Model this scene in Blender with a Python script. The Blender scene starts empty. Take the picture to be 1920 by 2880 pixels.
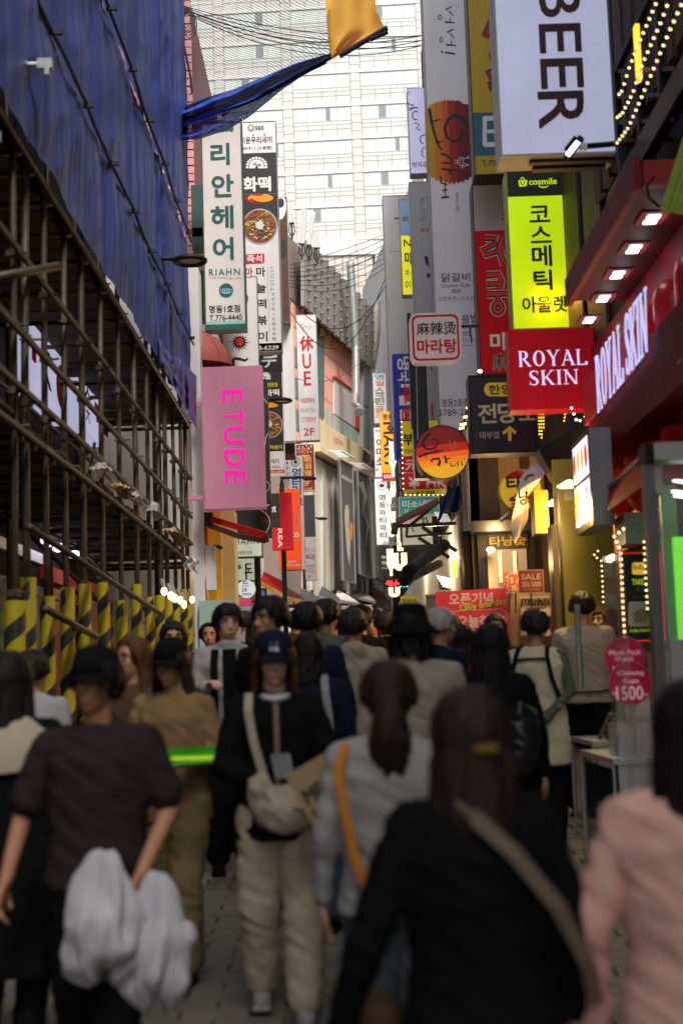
import bpy, bmesh, math, random
from mathutils import Vector, Matrix, noise
V = Vector
RND = random.Random(11)
SC = bpy.context.scene
COL = SC.collection
EYE = 1.78            # height of the lens above the paving below it
GRADE = .0625         # the street climbs away from the camera
FPX = 4000.
# ---------------------------------------------------------------- camera
_s = V((10, -485, -4000)).normalized()
_w0 = (V((0, 1, 0)) - _s * _s.y).normalized()
ROLL = math.radians(1.9)
_w = (math.cos(ROLL) * _w0 - math.sin(ROLL) * _s.cross(_w0)).normalized()
_x = _s.cross(_w)
CAMROT = Matrix((_x, _s, _w))          # camera axes -> world axes
cam = bpy.data.cameras.new('camera')
cam.sensor_fit = 'VERTICAL'; cam.sensor_height = 36; cam.sensor_width = 24; cam.lens = 50
cam.clip_end = 2000; cam.clip_start = .1
cam.dof.use_dof = True; cam.dof.focus_distance = 26; cam.dof.aperture_fstop = 1.8
camo = bpy.data.objects.new('camera', cam); COL.objects.link(camo); SC.camera = camo
camo.matrix_world = Matrix.Translation((0, 0, EYE)) @ CAMROT.to_4x4()
# ---------------------------------------------------------------- sky and sun
world = bpy.data.worlds.new('World'); SC.world = world; world.use_nodes = True
nt = world.node_tree
bg = nt.nodes['Background']
sky = nt.nodes.new('ShaderNodeTexSky'); sky.sky_type = 'NISHITA'; sky.sun_disc = False
SUN_EL, SUN_AZ = math.radians(52), math.radians(156)      # azimuth clockwise from +Y
sky.sun_elevation = SUN_EL; sky.sun_rotation = SUN_AZ
sky.air_density = 1.0; sky.dust_density = 4.0; sky.ozone_density = .6
hsv = nt.nodes.new('ShaderNodeHueSaturation'); hsv.inputs['Saturation'].default_value = .22
nt.links.new(sky.outputs[0], hsv.inputs['Color']); nt.links.new(hsv.outputs[0], bg.inputs[0])
bg.inputs[1].default_value = .13
sl = bpy.data.lights.new('sun', 'SUN'); sl.energy = 2.3; sl.angle = math.radians(14); sl.color = (1, .93, .83)
so = bpy.data.objects.new('sun', sl); COL.objects.link(so)
sd = V((math.sin(SUN_AZ) * math.cos(SUN_EL), math.cos(SUN_AZ) * math.cos(SUN_EL), math.sin(SUN_EL)))
so.rotation_euler = sd.to_track_quat('Z', 'Y').to_euler(); so.location = (0, 0, 60)
SC.view_settings.view_transform = 'Standard'; SC.view_settings.look = 'None'
SC.view_settings.gamma = 1; SC.view_settings.exposure = .72
SC.cycles.max_bounces = 6; SC.cycles.diffuse_bounces = 3; SC.cycles.glossy_bounces = 3
SC.cycles.transparent_max_bounces = 16; SC.cycles.transmission_bounces = 4
SC.cycles.sample_clamp_indirect = 4; SC.cycles.use_denoising = True
SC.cycles.caustics_reflective = False; SC.cycles.caustics_refractive = False

# ---------------------------------------------------------------- geometry from the surveyed view
def ray(px, py):
    return CAMROT @ V((px - 960, 1440 - py, -4000))
def P(px, py, y):
    d = ray(px, py); return V((0, 0, EYE)) + d * (y / d.y)
def PX(px, py, x):
    d = ray(px, py); return V((0, 0, EYE)) + d * (x / d.x)
def PW(px, py, A, B):                      # vertical plane over the plan line A-B
    d = ray(px, py); n = V((B[1] - A[1], A[0] - B[0], 0)); a = V((A[0], A[1], 0))
    return V((0, 0, EYE)) + d * (n.dot(a) / n.dot(d))
def gz(y): return GRADE * y
def lerp(a, b, t): return a + (b - a) * t

# ---------------------------------------------------------------- materials
MATS = {}
def mat(name, col, rough=.6, var=.12, scale=6., metal=0., emit=0., bump=0., stretch=(1, 1, 1), spec=.4, emcol=None, stain=0., alpha=1.):
    if name in MATS: return MATS[name]
    m = bpy.data.materials.new(name); m.use_nodes = True; MATS[name] = m
    n = m.node_tree; b = n.nodes['Principled BSDF']; L = n.links.new
    c = (*col, 1)
    b.inputs['Roughness'].default_value = rough; b.inputs['Metallic'].default_value = metal
    b.inputs['Specular IOR Level'].default_value = spec
    tc = n.nodes.new('ShaderNodeTexCoord'); mp = n.nodes.new('ShaderNodeMapping'); mp.inputs['Scale'].default_value = stretch
    L(tc.outputs['Object'], mp.inputs['Vector'])
    ns = n.nodes.new('ShaderNodeTexNoise'); ns.inputs['Scale'].default_value = scale; ns.inputs['Detail'].default_value = 5
    ns.inputs['Roughness'].default_value = .65
    L(mp.outputs[0], ns.inputs['Vector'])
    mx = n.nodes.new('ShaderNodeMix'); mx.data_type = 'RGBA'; mx.blend_type = 'MIX'
    mx.inputs[6].default_value = tuple(max(0, k * (1 - 2 * var)) for k in col) + (1,)
    mx.inputs[7].default_value = tuple(min(1, k * (1 + 1.2 * var)) for k in col) + (1,)
    L(ns.outputs[0], mx.inputs[0])
    out = mx.outputs[2]
    if stain:
        n2 = n.nodes.new('ShaderNodeTexNoise'); n2.inputs['Scale'].default_value = scale * .4; n2.inputs['Detail'].default_value = 8
        mp2 = n.nodes.new('ShaderNodeMapping'); mp2.inputs['Scale'].default_value = (6, 6, .5); L(tc.outputs['Object'], mp2.inputs['Vector'])
        L(mp2.outputs[0], n2.inputs['Vector'])
        rp = n.nodes.new('ShaderNodeValToRGB'); rp.color_ramp.elements[0].position = .5; rp.color_ramp.elements[1].position = .75
        L(n2.outputs[0], rp.inputs[0])
        m3 = n.nodes.new('ShaderNodeMix'); m3.data_type = 'RGBA'; m3.blend_type = 'MULTIPLY'
        mm = n.nodes.new('ShaderNodeMath'); mm.operation = 'MULTIPLY'; mm.inputs[1].default_value = stain
        L(rp.outputs[0], mm.inputs[0]); L(mm.outputs[0], m3.inputs[0]); L(out, m3.inputs[6]); m3.inputs[7].default_value = (.35, .3, .25, 1)
        out = m3.outputs[2]
    L(out, b.inputs['Base Color'])
    if emit:
        ec = emcol or col; b.inputs['Emission Color'].default_value = (*ec, 1); b.inputs['Emission Strength'].default_value = emit
        if not emcol: L(out, b.inputs['Emission Color'])
    if alpha < 1: b.inputs['Alpha'].default_value = alpha
    if bump:
        bp = n.nodes.new('ShaderNodeBump'); bp.inputs['Strength'].default_value = bump; bp.inputs['Distance'].default_value = .02
        L(ns.outputs[0], bp.inputs['Height']); L(bp.outputs[0], b.inputs['Normal'])
    return m
def lit(name, col, k=1., var=.06):           # backlit sign face
    return mat(name, col, .35, max(var, .1), 1.5, emit=k, stain=.12)

# ---------------------------------------------------------------- mesh building
class MB:
    def __init__(s): s.v = []; s.f = []
    def add(s, vs, fs):
        o = len(s.v); s.v += [V(p) for p in vs]; s.f += [tuple(i + o for i in f) for f in fs]; return s
    def hexa(s, p):                          # 8 points: bottom 4 ccw, top 4 ccw
        return s.add(p, [(3, 2, 1, 0), (4, 5, 6, 7), (0, 1, 5, 4), (1, 2, 6, 5), (2, 3, 7, 6), (3, 0, 4, 7)])
    def box(s, a, b):
        x0, x1 = sorted((a[0], b[0])); y0, y1 = sorted((a[1], b[1])); z0, z1 = sorted((a[2], b[2]))
        return s.hexa([(x0, y0, z0), (x1, y0, z0), (x1, y1, z0), (x0, y1, z0), (x0, y0, z1), (x1, y0, z1), (x1, y1, z1), (x0, y1, z1)])
    def obox(s, c, size, rot=None):
        m = rot or Matrix.Identity(3); c = V(c); hx, hy, hz = [k / 2 for k in size]
        return s.hexa([c + m @ V(q) for q in ((-hx, -hy, -hz), (hx, -hy, -hz), (hx, hy, -hz), (-hx, hy, -hz), (-hx, -hy, hz), (hx, -hy, hz), (hx, hy, hz), (-hx, hy, hz))])
    def bar(s, p, q, w, h=None, up=(0, 0, 1)):
        p, q = V(p), V(q); d = (q - p); L = d.length
        if L < 1e-6: return s
        d /= L; u = V(up)
        if abs(d.dot(u)) > .98: u = V((0, 1, 0))
        r = d.cross(u).normalized(); u = r.cross(d); h = h or w
        m = Matrix((r, d, u)).transposed()
        return s.obox((p + q) / 2, (w, L, h), m)
    def prism(s, poly, ext):
        n = len(poly); e = V(ext); poly = [V(p) for p in poly]
        return s.add(poly + [p + e for p in poly], [tuple(range(n))[::-1], tuple(range(n, 2 * n))] + [(i, (i + 1) % n, n + (i + 1) % n, n + i) for i in range(n)])
    def quad(s, a, b, c, d): return s.add([a, b, c, d], [(0, 1, 2, 3)])
    def rings(s, rs, cap=True, closed=True):
        n = len(rs[0]); o = len(s.v)
        for r in rs: s.v += [V(p) for p in r]
        for k in range(len(rs) - 1):
            for i in range(n if closed else n - 1):
                a = o + k * n + i; b = o + k * n + (i + 1) % n; s.f.append((a, b, b + n, a + n))
        if cap and closed:
            s.f.append(tuple(o + i for i in range(n))[::-1]); s.f.append(tuple(o + (len(rs) - 1) * n + i for i in range(n)))
        return s
    def tube(s, pts, r, n=8, cap=True):
        pts = [V(p) for p in pts]; rr = r if isinstance(r, (list, tuple)) else [r] * len(pts)
        rs = []; pu = None
        for i, p in enumerate(pts):
            d = (pts[min(i + 1, len(pts) - 1)] - pts[max(i - 1, 0)])
            d = d.normalized() if d.length > 1e-9 else V((0, 0, 1))
            u = pu if pu is not None else (V((0, 0, 1)) if abs(d.z) < .9 else V((1, 0, 0)))
            a = d.cross(u)
            if a.length < 1e-5: a = d.cross(V((0, 1, 0)))
            a.normalize(); b = a.cross(d); pu = b
            rs.append([p + (a * math.cos(t) + b * math.sin(t)) * rr[i] for t in [k * math.tau / n for k in range(n)]])
        return s.rings(rs, cap)
    def ell(s, c, r, n=16, m=10, rot=None):
        c = V(c); rot = rot or Matrix.Identity(3); rs = []
        for j in range(m + 1):
            t = math.pi * (.02 + .96 * j / m) if 0 < j < m else math.pi * (.004 if j == 0 else .996)
            rs.append([c + rot @ V((r[0] * math.sin(t) * math.cos(a), r[1] * math.sin(t) * math.sin(a), -r[2] * math.cos(t))) for a in [k * math.tau / n for k in range(n)]])
        return s.rings(rs)
    def capsule(s, p, q, r0, r1, n=12):
        p, q = V(p), V(q); d = (q - p); L = max(d.length, 1e-5); d /= L
        pts, rr = [], []
        for a in (90, 60, 30, 0): t = math.radians(a); pts.append(p - d * r0 * math.sin(t)); rr.append(max(r0 * math.cos(t), 1e-4))
        for a in (0, 30, 60, 90): t = math.radians(a); pts.append(q + d * r1 * math.sin(t)); rr.append(max(r1 * math.cos(t), 1e-4))
        u = V((0, 0, 1)) if abs(d.z) < .9 else V((1, 0, 0)); a_ = d.cross(u).normalized(); b_ = a_.cross(d)
        return s.rings([[c + (a_ * math.cos(t) + b_ * math.sin(t)) * r for t in [k * math.tau / n for k in range(n)]] for c, r in zip(pts, rr)])
    def grid(s, fn, nu, nv):
        o = len(s.v)
        for j in range(nv + 1):
            for i in range(nu + 1): s.v.append(V(fn(i / nu, j / nv)))
        for j in range(nv):
            for i in range(nu):
                a = o + j * (nu + 1) + i; s.f.append((a, a + 1, a + nu + 2, a + nu + 1))
        return s
    def disc(s, c, r, nrm=(0, -1, 0), n=32, th=0., ry=None):
        nrm = V(nrm).normalized(); u = V((0, 0, 1)) if abs(nrm.z) < .9 else V((1, 0, 0)); a = u.cross(nrm).normalized(); b = nrm.cross(a)
        ry = ry or r
        pl = [V(c) + a * math.cos(t) * r + b * math.sin(t) * ry for t in [k * math.tau / n for k in range(n)]]
        if th: return s.prism(pl, -nrm * th)
        return s.add(pl, [tuple(range(n))])
    def build(s, name, m, parent=None, smooth=False, label=None, kind=None, loc=None):
        me = bpy.data.meshes.new(name)
        off = V(loc) if loc is not None else (V(parent['_w']) if parent is not None else V((0, 0, 0)))
        me.from_pydata([p - off for p in s.v], [], s.f); me.update()
        if smooth: me.polygons.foreach_set('use_smooth', [True] * len(me.polygons))
        if m: me.materials.append(m)
        o = bpy.data.objects.new(name, me); COL.objects.link(o)
        if parent is not None: o.parent = parent; o['_w'] = list(off)
        else: o.location = off; o['_w'] = list(off)
        if label: o['label'] = label
        if kind: o['kind'] = kind
        return o
def tag(o, label, cat, group=None):
    o['label'] = label; o['category'] = cat
    if group: o['group'] = group
    return o
def thing(name, label, cat, loc, group=None):
    o = bpy.data.objects.new(name, None); COL.objects.link(o); o.location = V(loc); o['_w'] = list(V(loc)); o.empty_display_size = .2
    return tag(o, label, cat, group)
def copy_tree(o, parent=None, loc=None):
    c = o.copy(); COL.objects.link(c); c.parent = parent
    if loc is not None: c.location = V(loc)
    for ch in list(o.children): copy_tree(ch, c)
    return c
def structure(o): o['kind'] = 'structure'; return o

# ---------------------------------------------------------------- lettering
_gl = {}
def glyph(s, bold=0., spacing=1., shear=0.):
    k = (s, bold, spacing, shear)
    if k not in _gl:
        cu = bpy.data.curves.new('lettering', 'FONT'); cu.body = s; cu.offset = bold; cu.resolution_u = 3; cu.space_character = spacing; cu.shear = shear
        ob = bpy.data.objects.new('lettering', cu); me = bpy.data.meshes.new_from_object(ob)
        vs = [V((v.co.x, v.co.y, 0)) for v in me.vertices]; fs = [tuple(p.vertices) for p in me.polygons]
        bpy.data.objects.remove(ob); bpy.data.curves.remove(cu); bpy.data.meshes.remove(me)
        if vs:
            x0 = min(p.x for p in vs); x1 = max(p.x for p in vs); y0 = min(p.y for p in vs); y1 = max(p.y for p in vs)
            vs = [((p.x - x0) / max(x1 - x0, 1e-6), (p.y - y0) / max(y1 - y0, 1e-6)) for p in vs]
        _gl[k] = (vs, fs)
    return _gl[k]
class Face:
    """a plane that flat print goes on; to(px, py) gives the world point seen at that pixel. Boxes of print are
    set plumb and level in the world round the point seen at their centre; k is metres per pixel there"""
    def __init__(s, to, nrm, k=None): s.to = to; s.n = V(nrm).normalized(); s.k = k
    def corners(s, x0, y0, x1, y1):
        if s.k is None: return [s.to(x0, y0), s.to(x1, y0), s.to(x1, y1), s.to(x0, y1)]
        c = s.to((x0 + x1) / 2, (y0 + y1) / 2); a = V((1, 0, 0)) * s.k * (x1 - x0) / 2; b = V((0, 0, 1)) * s.k * (y1 - y0) / 2
        return [c - a + b, c + a + b, c + a - b, c - a - b]
    def _lay(s, mb, vs, fs, q, rot, lift, slant):
        o = len(mb.v); tl, tr, br, bl = q
        for u, w in vs:
            if rot == -90: a, b = w, u
            elif rot == 90: a, b = 1 - w, 1 - u
            else: a, b = u, 1 - w
            if slant: a += slant * (.5 - b)
            mb.v.append(lerp(lerp(tl, tr, a), lerp(bl, br, a), b) + s.n * lift)
        mb.f += [tuple(i + o for i in f) for f in fs]
    def text(s, mb, t, x0, y0, x1, y1, bold=.02, rot=0, lift=.004, slant=0., spacing=1., thick=0., quad=None):
        vs, fs = glyph(t, bold if thick else 0, spacing)
        if bold and not thick:                # heavier weight: the same print laid down a few times, slightly shifted
            tl, tr, br, bl = [s.to(*q) for q in quad] if quad else s.corners(x0, y0, x1, y1)
            L = max((tr - tl).length, 1e-4); H = max((bl - tl).length, 1e-4); em = min(H, L) if rot else H
            b = bold * .62 * em; q0 = [tl, tr, br, bl]; ex = (tr - tl) / L * b; ey = (bl - tl) / H * b
            for k, (i, j) in enumerate(((-1, 0), (1, 0), (0, -1), (0, 1), (-.7, -.7), (.7, .7), (-.7, .7), (.7, -.7))):
                s._lay(mb, vs, fs, [q + ex * i + ey * j + s.n * (k + 1) * 1e-4 for q in q0], rot, lift, slant)
        o = len(mb.v); pts = []
        tl, tr, br, bl = [s.to(*q) for q in quad] if quad else s.corners(x0, y0, x1, y1)
        for u, w in vs:
            if rot == -90: a, b = w, u            # reads downwards
            elif rot == 90: a, b = 1 - w, 1 - u
            else: a, b = u, 1 - w
            if slant: a += slant * (.5 - b)
            pts.append(lerp(lerp(tl, tr, a), lerp(bl, br, a), b) + s.n * lift)
        mb.v += pts; mb.f += [tuple(i + o for i in f) for f in fs]
        if thick:
            n = len(pts); mb.v += [p + s.n * thick for p in pts]
            cnt = set()
            for f in fs:
                for i in range(len(f)): cnt.add((f[i], f[(i + 1) % len(f)]))
            mb.f += [tuple(i + o + n for i in f) for f in fs]
            for (a, b) in cnt:
                if (b, a) not in cnt: mb.f.append((o + a, o + b, o + n + b, o + n + a))
        return mb
    def col(s, mb, t, x0, y0, x1, y1, bold=.02, gap=.18, drift=0., lift=.004):
        n = len(t); h = (y1 - y0) / n
        for i, ch in enumerate(t):
            if ch == ' ': continue
            dx = (drift or (.033 * (y1 - y0) if s.k else 0)) * ((i + .5) / n - .5)
            a = 0.
            if ch in 'ー―-': s.text(mb, '|', x0 + dx + (x1 - x0) * .42, y0 + i * h + h * .15, x0 + dx + (x1 - x0) * .58, y0 + (i + 1) * h - h * .15, bold, lift=lift)
            elif ch in '・•.': s.rect(mb, x0 + dx + (x1 - x0) * .4, y0 + i * h + h * .38, x0 + dx + (x1 - x0) * .6, y0 + i * h + h * .6, lift)
            else: s.text(mb, ch, x0 + dx, y0 + i * h + h * gap / 2, x1 + dx, y0 + (i + 1) * h - h * gap / 2, bold, lift=lift)
        return mb
    def rect(s, mb, x0, y0, x1, y1, lift=.004, thick=0.):
        tl, tr, br, bl = s.corners(x0, y0, x1, y1); p = [q + s.n * lift for q in (bl, br, tr, tl)]
        if thick: return mb.prism(p, s.n * thick)
        return mb.quad(*p)
    def poly(s, mb, pts, lift=.004, thick=0.):
        p = [s.to(x, y) + s.n * lift for x, y in pts]
        if thick: return mb.prism(p, s.n * thick)
        return mb.add(p, [tuple(range(len(p)))])
    def oval(s, mb, cx, cy, rx, ry, lift=.004, n=28, a0=0, a1=360):
        return s.poly(mb, [(cx + rx * math.cos(math.radians(a0 + (a1 - a0) * k / n)), cy + ry * math.sin(math.radians(a0 + (a1 - a0) * k / n))) for k in range(n if a1 - a0 == 360 else n + 1)], lift)
    def stroke(s, mb, pts, w, lift=.004):
        """a brushed line; w is a width or (start, end)"""
        w0, w1 = w if isinstance(w, tuple) else (w, w); n = len(pts); L = []; Rr = []
        for i, (x, y) in enumerate(pts):
            ax, ay = pts[max(i - 1, 0)]; bx, by = pts[min(i + 1, n - 1)]
            dx, dy = bx - ax, by - ay; l = math.hypot(dx, dy) or 1; ww = lerp(w0, w1, i / (n - 1)) / 2
            L.append((x - dy / l * ww, y + dx / l * ww)); Rr.append((x + dy / l * ww, y - dx / l * ww))
        for i in range(n - 1): s.poly(mb, [L[i], L[i + 1], Rr[i + 1], Rr[i]], lift)
        return mb
def arc(cx, cy, rx, ry, a0, a1, n=16):
    return [(cx + rx * math.cos(math.radians(lerp(a0, a1, k / n))), cy + ry * math.sin(math.radians(lerp(a0, a1, k / n)))) for k in range(n + 1)]
def front(y, lean=None):
    return Face(lambda px, py: P(px, py, y), (0, -1, 0), y / 4000)
class Sign:
    """a box sign standing across the street line: front face at distance y, seen between pixel corners; sides plumb"""
    def __init__(s, name, label, x0, y0, x1, y1, y, body, th=.22, cat='sign', group=None, frame=None, fw=.02, base='panel'):
        xm, ym = (x0 + x1) / 2, (y0 + y1) / 2
        X0, X1 = P(x0, ym, y).x, P(x1, ym, y).x; Z0, Z1 = P(xm, y1, y).z, P(xm, y0, y).z
        s.b = (X0, X1, Z0, Z1, y); s.F = front(y); s.t = thing(name, label, cat, ((X0 + X1) / 2, y + th / 2, Z0), group)
        s.panel = MB().box((X0, y, Z0), (X1, y + th, Z1)).build(base, body, s.t)
        if frame:
            m = MB(); e = fw
            m.box((X0 - e, y - e * .6, Z0 - e), (X1 + e, y + th + .01, Z0 - .001)); m.box((X0 - e, y - e * .6, Z1 + .001), (X1 + e, y + th + .01, Z1 + e))
            m.box((X0 - e, y - e * .6, Z0 - .001), (X0 - .001, y + th + .01, Z1 + .001)); m.box((X1 + .001, y - e * .6, Z0 - .001), (X1 + e, y + th + .01, Z1 + .001))
            m.build('frame', frame, s.t)
    def band(s, y0, y1, m, name='band', x0=None, x1=None, lift=.003):
        X0, X1, Z0, Z1, y = s.b; xm = 0
        # heights at the sign's own centre line
        cx = s._cx()
        za, zb = P(cx, y0, y).z, P(cx, y1, y).z
        xa = X0 + .0 if x0 is None else P(x0, (y0 + y1) / 2, y).x; xb = X1 if x1 is None else P(x1, (y0 + y1) / 2, y).x
        za = min(za, Z1); zb = max(zb, Z0)
        mb = MB().box((max(xa, X0 + .001), y - lift, zb), (min(xb, X1 - .001), y - .0005, za)); return mb.build(name, m, s.t)
    def _cx(s):
        X0, X1, Z0, Z1, y = s.b; p = V(((X0 + X1) / 2, y, (Z0 + Z1) / 2)) - V((0, 0, EYE)); c = CAMROT.transposed() @ p
        return 960 + c.x / -c.z * 4000
    def ink(s, mb, m, name='lettering'): return mb.build(name, m, s.t)
    def arm(s, side, n=2, L=.5, m=None, r=.02, y=None):
        X0, X1, Z0, Z1, yy = s.b; X = X0 if side < 0 else X1
        for k in range(n):
            z = lerp(Z0, Z1, (k + .5) / n if n > 1 else .5) if n != 2 else lerp(Z0, Z1, .1 + .8 * k)
            MB().bar((X, yy + .1, z), (X + side * L, yy + .1, z), r * 2).build('bracket', m or MATS['dark_steel'], s.t)

# shared materials
mat('dark_steel', (.035, .034, .036), .5, .2, 12, metal=.6, stain=.3)
mat('black_paint', (.014, .014, .015), .5, .2, 8, spec=.2)
mat('scaffold_steel', (.085, .068, .052), .5, .4, 9, metal=.25, spec=.2, bump=.2, stain=.5)
mat('plank_wood', (.04, .03, .02), .85, .35, 5, stretch=(8, 1, 8), bump=.4)
mat('white_panel', (.76, .75, .77), .4, .05, 2, stain=.12)
mat('grey_panel', (.5, .5, .53), .4, .06, 2, stain=.18)
mat('black_ink', (.012, .012, .014), .5, .1, 5)
mat('white_ink', (.78, .77, .78), .5, .05, 5)
mat('red_ink', (.55, .015, .02), .5, .08, 5)
mat('yellow_ink', (.75, .58, .03), .5, .06, 5)
mat('grey_trim', (.25, .25, .26), .5, .1, 6, metal=.3)
mat('glass_dark', (.05, .065, .07), .08, .1, 2, spec=.8)
# ================================================================ SETTING
M = MATS
G0, G1 = -8, 70
mat('paving_bed', (.09, .08, .07), .9, .2, 20)
mat('paving_stone', (.19, .172, .15), .62, .3, 3, bump=.35, stain=.4)
mat('paving_stone_warm', (.23, .205, .18), .62, .3, 3, bump=.35, stain=.4)
g = MB(); g.grid(lambda u, v: (lerp(-60, 60, u), lerp(G0, 160, v), gz(min(lerp(G0, 160, v), 75)) - .02), 4, 60)
g.build('ground', M['paving_bed'], kind='structure')
pav = thing('street_paving', 'x', 'x', (0, 0, 0)); del pav['category']; pav['kind'] = 'structure'; pav['label'] = 'grey and brown stone setts of the pedestrian street'
PWd, PL = .30, .15
proto = {}
rest = {0: MB(), 1: MB()}
cells = []
j = 0; y = 4.9
while y < 26:
    x = -3.6 + (.15 if j % 2 else 0)
    while x < 3.2:
        cells.append((x, y)); x += PWd
    y += PL; j += 1
def stone(x, y, a, b, h):
    z0 = gz(y) - .03
    return [(x + .006, y + .005, z0), (x + a - .006, y + .005, z0), (x + a - .006, y + b - .005, z0 + GRADE * b), (x + .006, y + b - .005, z0 + GRADE * b)] + \
           [(x + .009, y + .008, gz(y) + h), (x + a - .009, y + .008, gz(y) + h), (x + a - .009, y + b - .008, gz(y + b) + h), (x + .009, y + b - .008, gz(y + b) + h)]
near = sorted([c for c in cells if c[1] > 5.7 and abs(c[0]) < 2.1], key=lambda c: c[1])[:300]; ns_ = set(near)
for w in (0, 1):
    o = MB().hexa([V(p) for p in stone(0, 0, PWd, PL, 0)]).build('paving_stone', M['paving_stone_warm' if w else 'paving_stone'], pav); proto[w] = o
for i, c in enumerate(near):
    w = 1 if RND.random() < .3 else 0
    o = proto[w] if i == -1 else proto[w].copy()
    COL.objects.link(o); o.location = (c[0], c[1], gz(c[1]) + RND.uniform(-.0025, .003)); o.rotation_euler = (RND.uniform(-.006, .006), RND.uniform(-.006, .006), 0)
for w in (0, 1): bpy.data.objects.remove(proto[w])
for c in cells:
    if c not in ns_: rest[1 if RND.random() < .3 else 0].hexa([V(p) for p in stone(c[0], c[1], PWd, PL, RND.uniform(-.002, .002))])
rest[0].build('stone_field', M['paving_stone'], pav, kind='stuff'); rest[1].build('stone_field', M['paving_stone_warm'], pav, kind='stuff')

# ---------------------------------------------------------------- hotel tower far behind
mat('hotel_stone', (.66, .645, .625), .6, .04, .4); mat('hotel_joint', (.38, .34, .31), .8, .05, 2)
mat('hotel_band', (.78, .78, .78), .4, .03, 1); mat('curtain', (.66, .72, .69), .5, .06, 3, stretch=(6, 6, .2)); mat('open_glass', (.27, .29, .3), .25, .1, 2)
mat('window_metal', (.5, .54, .52), .5, .05, 2)
HA, HB = V((-30, 131.6, 0)), V((30, 128.5, 0)); hu = (HB - HA).normalized(); hn = V((hu.y, -hu.x, 0))
def hp(u, z, o=0): return HO + hu * u + V((0, 0, z)) + hn * o      # o is metres out of the facade
HO = V((0, 0, 0)); q = PW(983, 206, HA, HB); HO = V((q.x, q.y, 0)); HZ = q.z
hotel = thing('hotel_tower', 'tall pale stone hotel tower with rows of curtained windows closing off the street', 'building', hp(0, 8) + V((0, 8, -4)))
hb = MB(); U0, U1, Z0h, Z1h = -30, 22, 4, HZ + 12
hb.hexa([hp(U0, Z0h, 0), hp(U1, Z0h, 0), hp(U1, Z0h, -16), hp(U0, Z0h, -16), hp(U0, Z1h, 0), hp(U1, Z1h, 0), hp(U1, Z1h, -16), hp(U0, Z1h, -16)])
hb.build('wall', M['hotel_joint'], hotel)
def plate(mb, u0, u1, z0, z1, o0, o1):
    return mb.hexa([hp(u0, z0, o1), hp(u1, z0, o1), hp(u1, z0, o0), hp(u0, z0, o0), hp(u0, z1, o1), hp(u1, z1, o1), hp(u1, z1, o0), hp(u0, z1, o0)])
slabs = []
BAY, BW, ST, WH = 6.5, 5.5, 3.3, 1.75
rows = range(-3, 11)
for r in rows:
    zt = HZ - r * ST
    for b in range(-4, 3):
        uR = b * BAY; uL = uR - BW
        # spandrel under the window: two courses
        for c, (za, zb) in enumerate(((zt - ST + .30, zt - WH - .45), (zt - WH - .45 + .0, zt - WH))):
            for k in range(4): slabs.append((uL + k * BW / 4, uL + (k + 1) * BW / 4, za, zb))
        for k in range(4): slabs.append((uR + .02, uR + BAY - BW - .02, zt - ST + k * ST / 4, zt - ST + (k + 1) * ST / 4))
vis = lambda s: -12 < s[0] < 6 and HZ - 20 < s[2] < HZ + 4
slabs.sort(key=lambda s: (not vis(s)))
tp = {}
rest_h = MB()
for i, (a, b, c, d) in enumerate(slabs):
    if i < 300:
        key = (round(b - a, 2), round(d - c, 2))
        if key not in tp:
            m_ = MB(); w, h = b - a, d - c
            m_.hexa([hu * .03 + V((0, 0, .03)) + hn * .05, hu * (w - .03) + V((0, 0, .03)) + hn * .05, hu * (w - .03) + V((0, 0, .03)), hu * .03 + V((0, 0, .03)),
                     hu * .03 + V((0, 0, h - .03)) + hn * .05, hu * (w - .03) + V((0, 0, h - .03)) + hn * .05, hu * (w - .03) + V((0, 0, h - .03)), hu * .03 + V((0, 0, h - .03))])
            o = m_.build('stone_panel', M['hotel_stone'], hotel, loc=(0, 0, 0)); tp[key] = o
        else:
            o = tp[key].copy(); COL.objects.link(o)
        o.location = hp(a, c) - hotel.location
    else: plate(rest_h, a + .03, b - .03, c + .03, d - .03, 0, .05)
rest_h.build('stone_cladding', M['hotel_stone'], hotel, kind='stuff')
HB_ = []
fr = MB(); W = BW
for (a, b, z0, z1) in [(0, W, -WH, -WH + .07), (0, W, -.06, 0), (0, W, -WH + .36, -WH + .43)] + [(k, k + .07, -WH, 0) for k in (0, 1.25, 2.72, 4.2, W - .07)] + [(.62, .66, -WH, -WH + .4), (2.0, 2.04, -WH, -WH + .4), (3.4, 3.44, -WH, -WH + .4), (4.8, 4.84, -WH, -WH + .4)]:
    fr.hexa([hu * a + V((0, 0, z0)) + hn * .06, hu * b + V((0, 0, z0)) + hn * .06, hu * b + V((0, 0, z0)), hu * a + V((0, 0, z0)),
             hu * a + V((0, 0, z1)) + hn * .06, hu * b + V((0, 0, z1)) + hn * .06, hu * b + V((0, 0, z1)), hu * a + V((0, 0, z1))])
f0 = fr.build('window', M['window_metal'], hotel, loc=(0, 0, 0))
pm = {}
for nm, m_ in (('c', 'curtain'), ('o', 'open_glass')):
    for sz in (1.18, 1.4, 1.22):
        b_ = MB().quad(hn * .03, hu * sz + hn * .03, hu * sz + hn * .03 + V((0, 0, WH - .1)), hn * .03 + V((0, 0, WH - .1)))
        me = b_.build('pane', M[m_]); pm[(nm, sz)] = me.data; bpy.data.objects.remove(me)
first = True
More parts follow.
